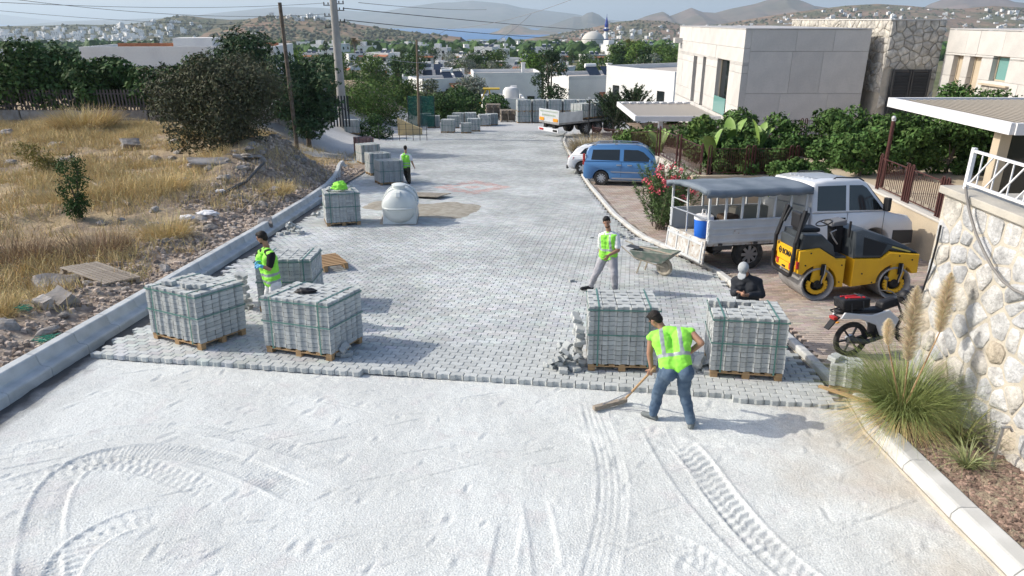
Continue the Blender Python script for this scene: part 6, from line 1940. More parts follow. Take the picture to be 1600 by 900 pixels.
def stone_tower():
    X, Y = 19.95, 39.5
    t = thing('stone_tower', 'stone clad house block with dark louvred shutters between the two pale villas', 'house', (X, Y, 0))
    MB().box((1.45, 7.0, .55), (2.88, 13.9, 7.5)).obj('core', m_mortar, t)
    win = (.42, 2.55, -1.6, 1.85)
    stone_face(t, (X, Y + .02, 0), (1, 0, 0), (0, -1, 0), 2.9, -2.2, 4.33, .42, m_stone2, .018, .06, 21, skip=lambda a, b: win[0] - .15 < a < win[1] + .15 and win[2] - .2 < b < win[3] + .15, soft=False)
    stone_face(t, (X, Y, 0), (0, 1, 0), (-1, 0, 0), 14, 0.6, 4.33, .46, m_stone2, .018, .06, 22, soft=False)
    MB().box((1.45, 7.0, 4.34), (3.05, 14.1, .06)).obj('parapet_cap', m_panel, t)
    fr = MB().box((1.485, -.07, .125), (2.13, .1, 3.45)).obj('shutter_frame', m_dark, t)
    for c in (.98, 1.99):
        for (z0, z1) in ((.42, 1.72), (-1.45, .22)):
            p = MB().box((c, -.13, (z0 + z1) / 2), (.92, .03, z1 - z0)).obj('shutter', M('shutter back', (.018, .019, .021), rough=.6), fr)
            n = int((z1 - z0) / .085)
            lv = MB()
            for k in range(n):
                z = z0 + .06 + (z1 - z0 - .1) * k / n
                lv.hexa([(c - .40, -.19, z), (c + .40, -.19, z), (c + .40, -.145, z + .045), (c - .40, -.145, z + .045), (c - .40, -.19, z + .012), (c + .40, -.19, z + .012), (c + .40, -.145, z + .057), (c - .40, -.145, z + .057)])
            o = lv.obj('louvres', m_dark, fr); o['kind'] = 'stuff'
        for xx in (c - .44, c + .44): MB().box((xx, -.15, .13), (.08, .08, 3.35)).obj('stile', m_dark, fr)
stone_tower()

def right_villa():
    X, Y = 22.9, 39.2
    t = thing('villa', 'bright sunlit villa wall with two slit windows at the far right', 'house', (X, Y, 0))
    MB().box((4.2, -7.5, .05), (7.6, 14.8, 7.0)).obj('core', m_panelgap, t)
    ops = []
    for (x0, x1, y0, y1, m) in ((1484, 1499, 86, 153, m_beige), (1509, 1527, 88, 156, m_beige), (1548, 1574, 88, 128, m_glassg)):
        a, b = atX(x0, (y0 + y1) / 2, X), atX(x1, (y0 + y1) / 2, X); xm = (x0 + x1) / 2
        ops.append((Y - a.y, Y - b.y, atX(xm, y1, X).z, atX(xm, y0, X).z, m))
    facade(t, (X, Y, 0), (0, -1, 0), (-1, 0, 0), 14.9, -2.0, 3.85, ops, m_panel, [-.6, .9, 2.6], seed=3, wmax=1.6)
    p0, p1 = atX(1530, 150, X), atX(1572, 150, X)
    stone_face(t, (X - .0, p1.y, 0), (0, 1, 0), (-1, 0, 0), p0.y - p1.y, -.1, 1.35, .42, m_stone2, .015, .05, 31)
    MB().box((-.08, (p0.y + p1.y) / 2 - Y, 1.44), (.2, p0.y - p1.y + .1, .07)).obj('sill', m_beige, t)
    MB().box((4.1, -7.5, 3.9), (8.2, 15.0, .06)).obj('roof_edge', MATS['roof flashing'], t)
    MB().box((3.8, -11.4, 4.4), (7.6, 6.0, 1.3)).obj('upper_block', m_panel, t)
right_villa()

def pergola_right():
    x0, x1, y0, y1, z = 12.75, 22.0, 18.2, 24.4, 1.62
    t = thing('pergola', 'white framed pergola roof with grey louvre slats in front of the right villa', 'pergola', (x0, y0, z))
    w, d = x1 - x0, y1 - y0
    MB().box((0, d / 2, .15), (.12, d, .30)).obj('fascia', m_tshirt, t, bev=.006)
    MB().box((w / 2, d, .15), (w + .12, .12, .30)).obj('fascia', m_tshirt, t, bev=.006)
    MB().box((w / 2, 0, .15), (w - .13, .12, .30)).obj('fascia', m_tshirt, t, bev=.006)
    m = M('louvre slat', (.33, .305, .275), rough=.6)
    n = 40
    for k in range(n):
        x = .15 + (w - .3) * k / n
        MB().hexa([(x, .07, .23), (x + .13, .07, .12), (x + .13, d - .07, .12), (x, d - .07, .23), (x, .07, .255), (x + .14, .07, .145), (x + .14, d - .07, .145), (x, d - .07, .255)]).obj('slat', m, t)
    MB().box((.42, .9, -1.05), (.30, .30, 2.1)).obj('column', m_beige, t, bev=.01)
    MB().box((1.35, 1.0, -1.05), (1.5, .04, 2.1)).obj('glass_door', m_glass, t)
    b = MB().box((4.6, 1.05, -1.05), (4.2, .3, 2.1)).obj('stone_wall_core', m_mortar, t)
    stone_face(t, (x0 + 2.5, y0 + .9, 0), (1, 0, 0), (0, -1, 0), 4.2, -.5, 1.55, .36, m_stone2, .02, .05, 41)
pergola_right()
def pergola_left():
    x0, x1, y0, y1, z = 7.25, 12.15, 42.0, 49.6, -1.22
    t = thing('pergola', 'white framed pergola attached to the left side of the shaded villa', 'pergola', (x0, y0, z))
    w, d = x1 - x0, y1 - y0
    MB().box((0, d / 2, .15), (.12, d, .30)).obj('fascia', m_tshirt, t, bev=.006)
    MB().box((w / 2, 0, .15), (w + .12, .12, .30)).obj('fascia', m_tshirt, t, bev=.006)
    MB().box((w / 2, d, .15), (w + .12, .12, .30)).obj('fascia', m_tshirt, t, bev=.006)
    m = MATS['louvre slat']
    for k in range(20):
        y = .2 + (d - .4) * k / 20
        MB().hexa([(.07, y, .10), (.07, y + .3, .17), (w, y + .3, .17), (w, y, .10), (.07, y, .12), (.07, y + .3, .19), (w, y + .3, .19), (w, y, .12)]).obj('slat', m, t)
    for k in range(9):
        x = .3 + k * .52
        MB().box((x, d - .35, .28), (.16, .5, .06)).obj('beam_end', m_tshirt, t)
    MB().box((1.55, .5, -1.1), (.25, .25, 2.2)).obj('post', m_tshirt, t)
pergola_left()

# ---------------------------------------------------------------- houses in the valley
def far_hit(px, py):
    d = ray(px, py); t = 60.0
    for k in range(4000):
        y = t * d[1]
        if CH + t * d[2] <= far_z(y): break
        t *= 1.004
    return Vector((t * d[0], t * d[1], CH + t * d[2]))
m_clay = M('clay tiles', (.40, .17, .09), (.33, .14, .08), scale=1.5, rough=.9, fine=.15, fscale=4)
m_solar = M('solar collector', (.02, .03, .05), rough=.15, spec=.6)
def make_house(w, d, h, kind, label, detail=True, seed=0):
    r_ = random.Random(seed)
    t = thing('white_house', label, 'house', (0, 0, 0))
    MB().box((0, 0, h / 2 - 2), (w, d, h + 4)).obj('walls', m_white, t)
    p = MB()
    for sx in (-1, 1): p.box((sx * (w / 2 - .1), 0, h + .25), (.24, d + .02, .52))
    for sy in (-1, 1): p.box((0, sy * (d / 2 - .1), h + .26), (w - .26, .24, .54))
    p.obj('parapet', m_white, t)
    MB().box((0, 0, h + .012), (w - .3, d - .3, .02)).obj('roof_deck', M('roof deck', (.42, .38, .34), rough=.95), t)
    if not detail: return t
    wn = MB().box((0, 0, 0), (1.25, .10, 1.4))
    me = None
    fl = max(1, int(h / 3))
    for f in range(fl):
        for sx in range(max(2, int(w / 3.2))):
            x = -w / 2 + w * (sx + .5) / max(2, int(w / 3.2)) + r_.uniform(-.4, .4)
            for sy in (-1, 1):
                if r_.random() < .06: continue
                if me is None: o = wn.obj('window', m_glass, t); me = o.data
                else: o = mk('window', me, t)
                o.location = (x, sy * (d / 2 + .02), 1.55 + f * 3)
        for k in range(max(1, int(d / 3.5))):
            y = -d / 2 + d * (k + .5) / max(1, int(d / 3.5))
            for sx in (-1, 1):
                if r_.random() < .3: continue
                o = mk('window', me, t) if me else wn.obj('window', m_glass, t)
                me = o.data
                o.location = (sx * (w / 2 + .02), y, 1.55 + f * 3); o.rotation_euler = (0, 0, math.pi / 2)
    MB().box((w * .2, -d / 2 - .03, 1.05), (1.0, .08, 2.1)).obj('door', M('brown door', (.12, .07, .04), rough=.6), t)
    if kind in (0, 2): MB().box((-w * .25, d * .2, h + 1.2), (w * .36, d * .4, 2.4)).obj('roof_room', m_white, t)
    if kind == 1:
        MB().hexa([(-w * .1, -d / 2 - 1.6, 2.5), (w / 2, -d / 2 - 1.6, 2.5), (w / 2, -d / 2, 3.1), (-w * .1, -d / 2, 3.1), (-w * .1, -d / 2 - 1.6, 2.65), (w / 2, -d / 2 - 1.6, 2.65), (w / 2, -d / 2, 3.25), (-w * .1, -d / 2, 3.25)]).obj('porch_roof', m_clay, t)
    MB().box((w * .3, d * .25, h + .8), (.6, .6, 1.6)).box((w * .3, d * .25, h + 1.66), (.8, .8, .12)).obj('chimney', m_white, t)
    if kind in (1, 2, 4):
        s_ = MB()
        for k in range(2): s_.hexa([(-1 + k * 2.4, -.8, h + .2), (.8 + k * 2.4, -.8, h + .2), (.8 + k * 2.4, .9, h + 1.3), (-1 + k * 2.4, .9, h + 1.3), (-1 + k * 2.4, -.85, h + .3), (.8 + k * 2.4, -.85, h + .3), (.8 + k * 2.4, .85, h + 1.4), (-1 + k * 2.4, .85, h + 1.4)])
        s_.obj('solar_panel', m_solar, t)
        MB().tube([(-.9, 1.1, h + 1.5), (.8, 1.1, h + 1.5)], .32, 10).obj('water_tank', m_white, t, smooth=50)
    return t
def place(t, p, rot, label=None, group=None, s=1.0):
    t.location = p; t.rotation_euler = (0, 0, rot); t.scale = (s, s, s)
    if label: t['label'] = label
    if group: t['group'] = group
# individually known houses
h = make_house(17, 13, 7.0, 4, 'large white flat roofed house with solar panels left of the shaded villa', seed=1); place(h, (22.5, 91.0, -8.6), rad(28))
h = make_house(11.5, 9, 5.6, 3, 'white two storey block with a chimney and dark windows above the paver loads', seed=2); place(h, (-1.2, 128, -10.2), rad(6))
h = make_house(5.5, 6, 3.4, 3, 'small white house with a round tank right behind the pallet stacks', seed=3); MB().lathe([(1.1, 3.4), (1.1, 4.6), (.8, 5.0), (.01, 5.1)], (1.2, .5, 0), n=20).obj('round_tank', m_white, h, smooth=40); place(h, (-1.3, 98, -9.3), rad(4))
h = make_house(20, 10, 4.4, 3, 'long low white house with a roof room above the dark trees at left', seed=4); place(h, (-36.0, 84, -3.3), rad(5))
MB().box((.5, 0, 5.1), (4.2, 3.0, 1.2)).obj('roof_room', m_white, h)
for x_ in (-5.5, 6.2): MB().box((x_, 1.0, 4.75), (6.0, .3, .7)).obj('clay_screen', m_clay, h)
h = make_house(16, 9, 4.0, 3, 'white flat roofed house at the far left edge behind the dark trees', seed=5); place(h, (-65.5, 84, -3.3), rad(-4))
h = make_house(12, 9, 5.0, 1, 'white house with a carport slab left of the large solar panel house', seed=6); place(h, (12.0, 108, -8.6), rad(20))
protos = [make_house(10, 8, 3.4, 1, 'x', seed=11), make_house(9, 9, 6.2, 0, 'x', seed=12), make_house(13, 8, 3.6, 1, 'x', seed=13), make_house(8, 7, 6.0, 1, 'x', seed=14)]
spots = [(600, 100), (575, 92), (560, 97), (520, 102), (625, 92), (690, 112), (668, 128), (645, 122), (705, 88), (735, 92), (720, 100), (752, 84), (770, 80), (795, 88), (830, 92), (852, 84), (670, 138), (700, 142), (735, 118),
         (905, 92), (880, 98), (960, 96), (1000, 94), (1040, 92), (868, 116), (820, 104), (655, 100), (760, 100), (540, 112), (505, 90), (485, 98), (610, 84), (680, 82), (815, 80), (890, 82), (975, 84), (1020, 82), (640, 86), (450, 76), (475, 80), (585, 108), (612, 118), (640, 108), (720, 110), (745, 92), (780, 98), (808, 110), (850, 98), (700, 78), (660, 84), (570, 80), (545, 78), (730, 76), (790, 76), (840, 80), (865, 86), (925, 100), (945, 92), (985, 92), (1010, 88), (1045, 100), (530, 90), (595, 74), (625, 76), (760, 108), (690, 96)]
pl = [[], [], []]
for i, (a, b) in enumerate(spots):
    p = far_hit(a, b)
    pr = protos[i % 4 if b < 104 or i < 4 else (0, 2)[i % 2]]
    lb = 'white flat roofed house among the trees of the valley'
    h = pr if i < 4 else copy_tree(pr)
    place(h, p + Vector((0, 0, .5 if b < 104 else -1.6)), R.uniform(-.6, .6), lb, 'white houses among the valley trees', R.uniform(.9, 1.3))
# small far houses: town on the left, hillside estates on the right and on the hills
def tiny(kind):
    b = MB(); w, d, h = [(11, 9, 6), (15, 9, 8), (8, 8, 5)][kind]
    b.box((0, 0, h / 2 - 3), (w, d, h + 6)); b.box((w * .2, 0, h + 1.2), (w * .4, d * .6, 2.5), mi=0)
    for k in range(3):
        for f in range(2): b.box((-w / 2 + w * (k + .5) / 3, -d / 2 - .05, 1.6 + 3 * f), (1.4, .2, 1.4), mi=1)
    o = b.obj('distant_house', [m_white, m_glass]); return o
tp = [tiny(k) for k in range(3)]
cnt = 0
rr_ = random.Random(77)
def scatter_tiny(n, fn, label, group, smin=.8, smax=1.3):
    global cnt
    for i in range(n):
        p = fn()
        k = rr_.randrange(3)
        o = tp[k].copy(); COL.objects.link(o)
        o.location = p; o.rotation_euler = (0, 0, rr_.uniform(-.8, .8)); s = rr_.uniform(smin, smax); o.scale = (s, s, s)
        tag(o, label, 'house', group); cnt += 1
def town():
    return hill_l(rr_.uniform(-30, 330), .12 + .86 * rr_.random() ** .8) + Vector((0, 0, 1.5))
scatter_tiny(112, town, 'small white house in the hazy town at the far left', 'houses of the far left town', .8, 1.45)
scatter_tiny(30, lambda: hill_l(rr_.choice([rr_.uniform(225, 440), rr_.uniform(60, 240)]), rr_.uniform(.10, .8)) + Vector((0, 0, 1)), 'small white house on the green hill at the far left', 'houses on the far left hill', .6, 1.1)
scatter_tiny(12, lambda: hill_b(rr_.uniform(395, 520), rr_.uniform(.0, .12)) + Vector((0, 0, 1)), 'small white house on the ridge of the brown hill', 'houses on the brown ridge', .6, 1.0)
scatter_tiny(54, lambda: hill_r(rr_.uniform(1195, 1480), rr_.uniform(.08, .55)) + Vector((0, 0, 1)), 'small white house on the hillside above the villas', 'houses on the right hillside', .7, 1.1)
scatter_tiny(26, lambda: hill_r(rr_.uniform(1490, 1570), rr_.uniform(.15, .6)) + Vector((0, 0, 1)), 'small white house in the terraced estate at the far right', 'houses of the terraced estate', .7, 1.1)
scatter_tiny(22, lambda: hill_r(rr_.uniform(1060, 1150), rr_.uniform(.05, .25)) + Vector((0, 0, 1)), 'small white house in a row on the hill right of the minaret', 'houses in rows on the hill', .6, .9)
scatter_tiny(32, lambda: hill_r(rr_.uniform(850, 1060), rr_.uniform(.2, .75)) + Vector((0, 0, 1)), 'small white house on the hill behind the mosque', 'houses behind the mosque', .7, 1.1)

for o in tp: bpy.data.objects.remove(o)
mb_ = MB()
for i in range(560):
    if i < 400: p = town()
    elif i < 490: p = hill_r(rr_.uniform(1100, 1600), rr_.uniform(.05, .6))
    else: p = hill_r(rr_.uniform(840, 1060), rr_.uniform(.3, .85))
    w_, h_ = rr_.uniform(6, 13), rr_.uniform(4, 9)
    mb_.box(p + Vector((0, 0, h_ / 2 - 2)), (w_, rr_.uniform(6, 10), h_ + 4), rr_.uniform(-.8, .8))
mb_.obj('distant_town', m_white, kind='stuff')

# ---------------------------------------------------------------- mosque
def mosque():
    p = far_hit(926, 80)
    D = p.y; k = D / 1030.0
    t = thing('mosque', 'white mosque with a pale dome and small side domes in the valley', 'mosque', p)
    MB().box((0, 0, 3 * k), (26 * k, 22 * k, 12 * k)).obj('prayer_hall', m_white, t)
    m = M('dome plaster', (.52, .50, .46), rough=.8)
    R_ = 16.5 * k
    MB().lathe([(R_, 9 * k), (R_ * 1.0, 11 * k)] + [(R_ * math.cos(rad(a)), 11 * k + R_ * .92 * math.sin(rad(a))) for a in range(5, 91, 8)] + [(.3, 11 * k + R_ * .93), (.3, 14.5 * k + R_ * .92), (.01, 15 * k + R_ * .92)], n=32).obj('dome', m, t, smooth=40)
    for sx in (-1, 1): MB().lathe([(4 * k * math.cos(rad(a)), 9 * k + 4 * k * math.sin(rad(a))) for a in range(0, 91, 15)], (sx * 10 * k, -8 * k, 0), n=16).obj('small_dome', m, t, smooth=40)
    for x in range(-3, 4): MB().box((x * 3.4 * k, -11.2 * k, 4 * k), (1.4 * k, .5, 4 * k)).obj('window', m_glass, t)
    MB().box((-20 * k, 0, 2 * k), (14 * k, 16 * k, 9 * k)).obj('annex', m_white, t)
    q = far_hit(946, 78)
    t = thing('minaret', 'slender white minaret with blue balconies and a pointed cap beside the mosque', 'minaret', q)
    k = q.y / 1330.0; r = 3.3 * k
    MB().lathe([(r * 1.5, 0), (r * 1.5, 6 * k), (r, 8 * k), (r * .95, 43 * k), (r * .8, 44 * k)], n=16).obj('shaft', m_white, t, smooth=40)
    mb = M('blue tiles', (.03, .06, .30), rough=.4)
    for z in (17, 34): MB().lathe([(r, (z - 2.6) * k), (r * 1.6, z * k), (r * 1.6, (z + 1.6) * k), (r, (z + 1.7) * k)], n=16).obj('balcony', mb, t)
    MB().lathe([(r * .98, 38 * k), (r * .98, 43 * k), (.2, 56 * k), (.15, 60 * k), (.01, 60.2 * k)], n=16).obj('cap', mb, t)
mosque()

# ---------------------------------------------------------------- poles, wires, fences at the left
def poles():
    t = thing('utility_pole', 'thick tapered concrete utility pole with insulator arms', 'utility pole', (-13.05, 55.5, gz(-13.05, 55.5) - .2))
    b = Vector(t.location)
    m = M('pole concrete', (.36, .345, .32), (.30, .29, .27), scale=1.2, rough=.9, fine=.06)
    MB().tube([(0, 0, 0), (0, 0, 13)], [.36, .22], 20).obj('pole_shaft', m, t, smooth=60)
    for z, s in ((8.75, 1), (8.35, -1), (7.6, -1), (7.95, 1), (9.2, 1), (9.1, -1)):
        a = MB().bar((s * .15, 0, z), (s * .75, 0, z), .06, .06); a.tube([(s * .72, 0, z), (s * .72, 0, z + .22)], .03, 6)
        a.obj('insulator_arm', m_dark, t)
        for q in (.40, .70): MB().lathe([(.02, 0), (.05, .03), (.045, .10), (.05, .12), (.02, .16)], (s * q, 0, z + .04), n=10).obj('insulator', m_dark, t)
    # leaning dark pole
    f = G(465, 237)
    top = U(437, 4, f.y + .4)
    t2 = thing('wooden_pole', 'dark leaning wooden pole beside the dark scrub bush', 'pole', f)
    MB().tube([(0, 0, -.3), top - f], [.12, .10], 10).obj('pole_shaft', m_barked, t2, smooth=60)
    g = G(655, 203)
    t3 = thing('steel_pole', 'thin brown steel pole beside the yellow wall', 'pole', g)
    top3 = U(651, 62, g.y)
    MB().tube([(0, 0, -.3), top3 - g], [.13, .08], 10).obj('pole_shaft', M('brown steel', (.16, .12, .08), rough=.7), t3, smooth=60)
    mw = M('overhead wire', (.05, .05, .055), rough=.6)
    mwl = M('pale overhead cable', (.26, .26, .27), rough=.6)
    def wire(a, c, sag, r, label, m=mw):
        a, c = Vector(a), Vector(c); n = 24
        P = [a.lerp(c, i / n) - Vector((0, 0, sag * 4 * (i / n) * (1 - i / n))) - a for i in range(n + 1)]
        tag(MB().tube(P, r, 5).obj('overhead_wire', m, None, a), label, 'wire')
    pt = lambda z, s=0: b + Vector((s * .7, 0, z))
    wire(pt(9.25, -1), U(-30, 2, 38), .3, .012, 'uppermost overhead wire running left from the concrete pole')
    wire(pt(8.5, -1), U(-30, -8, 38), .5, .012, 'second overhead wire running left from the concrete pole')
    wire(pt(7.75, -1), U(-30, 14, 40), .3, .010, 'lowest overhead wire running left from the concrete pole')
    wire(pt(8.9, 1), U(1000, 52, 140), .2, .03, 'upper overhead wire running from the concrete pole toward the mosque')
    wire(pt(8.1, 1), U(960, 62, 140), .4, .03, 'lower overhead wire running from the concrete pole toward the mosque')
    wire(pt(7.3, 1), U(700, 45, 75), 1.1, .018, 'pale sagging cable from the concrete pole over the trees', mwl)
    wire(pt(6.4, 1), U(830, 22, 70), 2.6, .022, 'lowest pale cable sagging deep beside the concrete pole', mwl)
    wire(U(700, 45, 75), U(940, -20, 60), .6, .018, 'pale cable rising to the upper edge above the sea', mwl)
    wire(U(560, 4, 60), U(760, 15, 110), .2, .02, 'thin wire crossing before the blue mountain')
poles()
def left_wall():
    # stone base and dark picket fence under the dark trees
    for k in range(6):
        a, c = Vector((-39 + k * 4.1, 45.6 - k * .15, 0)), Vector((-35.1 + k * 4.1, 45.5 - k * .15, 0))
        z = fz(a.x, a.y)
        t = thing('picket_fence', ['leftmost', 'second', 'third', 'fourth', 'fifth', 'rightmost'][k] + ' stretch of dark grey picket fence under the dark trees', 'fence', (a.x, a.y, z))
        d = c - a; L = d.length; u = d / L
        MB().box(d / 2 + Vector((0, 0, .25)), (L, .3, .7)).obj('base_wall', m_rubble, t)
        mm = M('grey picket', (.10, .09, .085), rough=.8)
        for q in range(18): MB().box(u * (L * (q + .5) / 18) + Vector((0, -.05, 1.2)), (.10, .03, 1.3)).obj('picket', mm, t)
        for zz in (.85, 1.6): MB().bar(Vector((0, 0, zz)), d + Vector((0, 0, zz)), .05, .08).obj('rail', mm, t)
    # yellow retaining wall and green mesh fence
    a = G(622, 211)
    t = thing('yellow_wall', 'short pale yellow wall with a sloping top beside the thin steel pole', 'wall', a)
    MB().prism([(0, 0, -.6), (1.9, .4, -.5), (1.9, .4, .45), (1.2, .25, .75), (.0, 0, 1.35)], (0, 0, 0), (0, .3, 0)).obj('wall_body', M('yellow render', (.62, .47, .24), (.54, .42, .24), scale=2, rough=.9), t)
    m = M('green wire mesh', (.02, .13, .10), rough=.6, alpha=.55)
    p = Vector((a.x, a.y + 7, gz(a.x, a.y + 7)))
    t = thing('mesh_fence', 'green wire mesh fence behind the pale yellow wall', 'fence', p)
    MB().box((1.1, 0, 1.5), (2.4, .02, 2.7)).obj('mesh', m, t)
    for x in (-.1, 1.1, 2.3): MB().tube([(x, 0, 0), (x, 0, 2.9)], .035, 6).obj('post', m_dark, t)
    # low stone wall with gate left of the concrete pole
    s = Vector((-15.2, 47.5, gz(-15.2, 47.5)))
    t = thing('stone_wall', 'low dark stone wall with a gate left of the concrete pole', 'stone wall', s)
    MB().box((1.2, .2, .7), (3.4, .4, 1.6)).obj('mortar_core', m_mortar, t)
    stone_face(t, s + Vector((-.5, 0, 0)), (1, 0, 0), (0, -1, 0), 3.4, 0, 1.5, .42, m_stone2, .03, .06, 51)
    for q in range(7): MB().box((3.2 + q * .2, .1, 1.0), (.10, .04, 2.0)).obj('gate_slat', m_dark, t)
    MB().box((2.95, .1, 1.3), (.16, .16, 2.6)).obj('gate_post', m_white, t)
    # thin wire fence behind the bend
    t = thing('wire_fence', 'thin dark wire fence across the road end beside the yellow wall', 'fence', (-10.0, 53.5, gz(-10, 53.5)))
    for x in np.linspace(0, 3.6, 8): MB().tube([(x, 0, 0), (x, 0, 1.3)], .025, 5).obj('post', m_dark, t)
    for z in (.4, .8, 1.2): MB().tube([(0, 0, z), (3.6, 0, z)], .012, 5).obj('strand', m_dark, t)
left_wall()
# ================================================================ VEGETATION
def leaf_cloud(n, blobs, size, rs, up=.25, asp=.5, shell=.55, tintv=.28, drop=0.0):
    """n leaf quads spread through ellipsoid blobs (cx,cy,cz,rx,ry,rz); returns verts, faces, tints"""
    B = np.array(blobs, float)
    w = (B[:, 3] * B[:, 4] + B[:, 4] * B[:, 5] + B[:, 3] * B[:, 5]); w /= w.sum()
    k = rs.choice(len(B), n, p=w)
    d = rs.normal(size=(n, 3)); d /= np.linalg.norm(d, axis=1)[:, None]
    q = shell + (1 - shell) * rs.random_sample(n) ** .6
    lump = 1 + .16 * np.sin(d[:, 0] * 5 + k * 1.7) * np.sin(d[:, 1] * 5 + k) + .12 * np.sin(d[:, 2] * 9 + k * 2.3)
    P = B[k, :3] + d * (q * lump)[:, None] * B[k, 3:6]
    nrm = d + rs.normal(size=(n, 3)) * .75; nrm[:, 2] += up; nrm /= np.linalg.norm(nrm, axis=1)[:, None]
    a = rs.normal(size=(n, 3)); a -= nrm * (a * nrm).sum(1)[:, None]; a /= np.linalg.norm(a, axis=1)[:, None]
    a[:, 2] -= drop
    b = np.cross(nrm, a)
    s = size * rs.uniform(.6, 1.35, n)[:, None]
    V = np.stack([P - a * s * .5, P + b * s * asp * .5, P + a * s * .5, P - b * s * asp * .5], 1).reshape(-1, 3)
    F = np.arange(4 * n)
    ck = rs.uniform(1 - tintv * .6, 1 + tintv * .6, len(B))[k]
    t = (rs.uniform(1 - tintv, 1 + tintv, n) * ck)[:, None] * (1 + rs.uniform(-.10, .10, (n, 3)))
    return V, F, np.concatenate([t, np.ones((n, 1))], 1)
def crown_obj(name, n, blobs, size, mat, parent, rs, **k):
    V, F, T = leaf_cloud(n, blobs, size, rs, **k)
    return mesh_np(name, V, F, 4, mat, parent, tint=T)
def clumps(n, r, h, z0, rs, br=(.35, .55), flat=.8):
    out = []
    for i in range(n):
        a = rs.uniform(0, 6.283); q = math.sqrt(rs.random_sample()) * .8
        z = z0 + h * rs.random_sample() ** .8
        sh = 1 - .55 * abs((z - z0) / h - .45) ** 1.5
        s = r * rs.uniform(*br)
        out.append((r * q * sh * math.cos(a), r * q * sh * math.sin(a), z, s, s, s * flat))
    return out
def trunk_limbs(b, h, r, blobs, rs, nl=6):
    P = [Vector((0, 0, -.3))]
    for i in range(1, 5): P.append(Vector((rs.uniform(-.06, .06) * h * i / 4, rs.uniform(-.06, .06) * h * i / 4, h * i / 4)))
    b.tube(P, [r * (1 - .15 * i) for i in range(5)], 8)
    for q in list(blobs)[:nl]:
        s_ = P[2].lerp(P[4], rs.random_sample())
        e = Vector(q[:3]); m_ = s_.lerp(e, .5) + Vector((0, 0, .1 * h))
        b.tube([s_, m_, e], [r * .45, r * .3, r * .12], 6)
def tree(name, label, cat, loc, r, h, th, n, size, mat, seed, group=None, nb=14, z0=None, br=(.35, .55), flat=.8, asp=.5, **k):
    rs = np.random.RandomState(seed)
    t = thing(name, label, cat, loc, 0, group)
    z0 = th if z0 is None else z0
    bl = clumps(nb, r, h - z0, z0 + .15 * r, rs, br, flat)
    b = MB(); trunk_limbs(b, max(th, .3) + .25 * (h - th), .045 * h ** .9, bl, rs)
    b.obj('trunk', m_barked, t, smooth=60)
    crown_obj('crown', n, bl, size, mat, t, rs, asp=asp, **k)
    return t

# --- dark trees behind the field
for i, (x, y, r, h, lb) in enumerate(((-39.5, 47.5, 3.4, 2.5, 'dark green tree at the far left edge behind the picket fence'), (-35.2, 47.0, 3.0, 2.6, 'second dark green tree from the left behind the picket fence'),
        (-30.6, 47.2, 3.3, 3.4, 'tallest bright topped tree of the dark row behind the field'), (-26.4, 47.5, 2.7, 2.6, 'dark green tree right of the tallest one in the row'),
        (-22.8, 47.6, 2.5, 2.3, 'dark green tree just left of the scrub bush'), (-19.2, 48.5, 2.7, 2.8, 'dark green tree rising behind the scrub bush'))):
    tree('dark_tree', lb, 'tree', (x, y, fz(x, y)), r, h, 1.0, 9500, .34, m_leaf_dark, 100 + i, 'dark trees behind the dry field', nb=22, br=(.34, .5), z0=.3)
tree('pine_tree', 'dark bushy tree between the leaning pole and the concrete pole', 'tree', (-12.6, 44.0, fz(-12.6, 44)), 2.1, 4.5, .8, 9500, .30, m_leaf_pine, 120, nb=22, z0=.8, asp=.35)
tree('pine_tree', 'dark tree top just left of the leaning pole', 'tree', (-16.6, 47.0, fz(-16.6, 47)), 2.4, 4.3, 1.2, 7000, .30, m_leaf_pine, 121, nb=16, z0=1.6, asp=.35)
# the scrub bush on the field
tree('scrub_bush', 'large grey green scrub bush at the end of the dry field', 'bush', (-13.1, 32.4, fz(-13.1, 32.4) - .2), 3.5, 3.15, .2, 46000, .15, m_leaf_scrub, 130, nb=60, z0=.0, br=(.20, .32), flat=.95, asp=.4, tintv=.18, shell=.35)
b = np.random.RandomState(8)
# small evergreen sapling in the field
g = (-13.0, 20.6)
tree('sapling', 'slim dark green sapling standing in the dry grass', 'sapling', (*g, fz(*g)), .42, 1.65, .25, 3200, .075, m_leaf_dark, 140, nb=16, z0=.15, br=(.4, .7), flat=1.5, shell=.2)
g = (-18.2, 27.5)
tree('green_shrub', 'yellowish green shrub standing in the dry grass', 'shrub', (*g, fz(*g)), .9, 1.1, .1, 1800, .13, leafmat('yellow green leaves', (.22, .20, .06)), 141, nb=9, z0=.1, asp=.25)

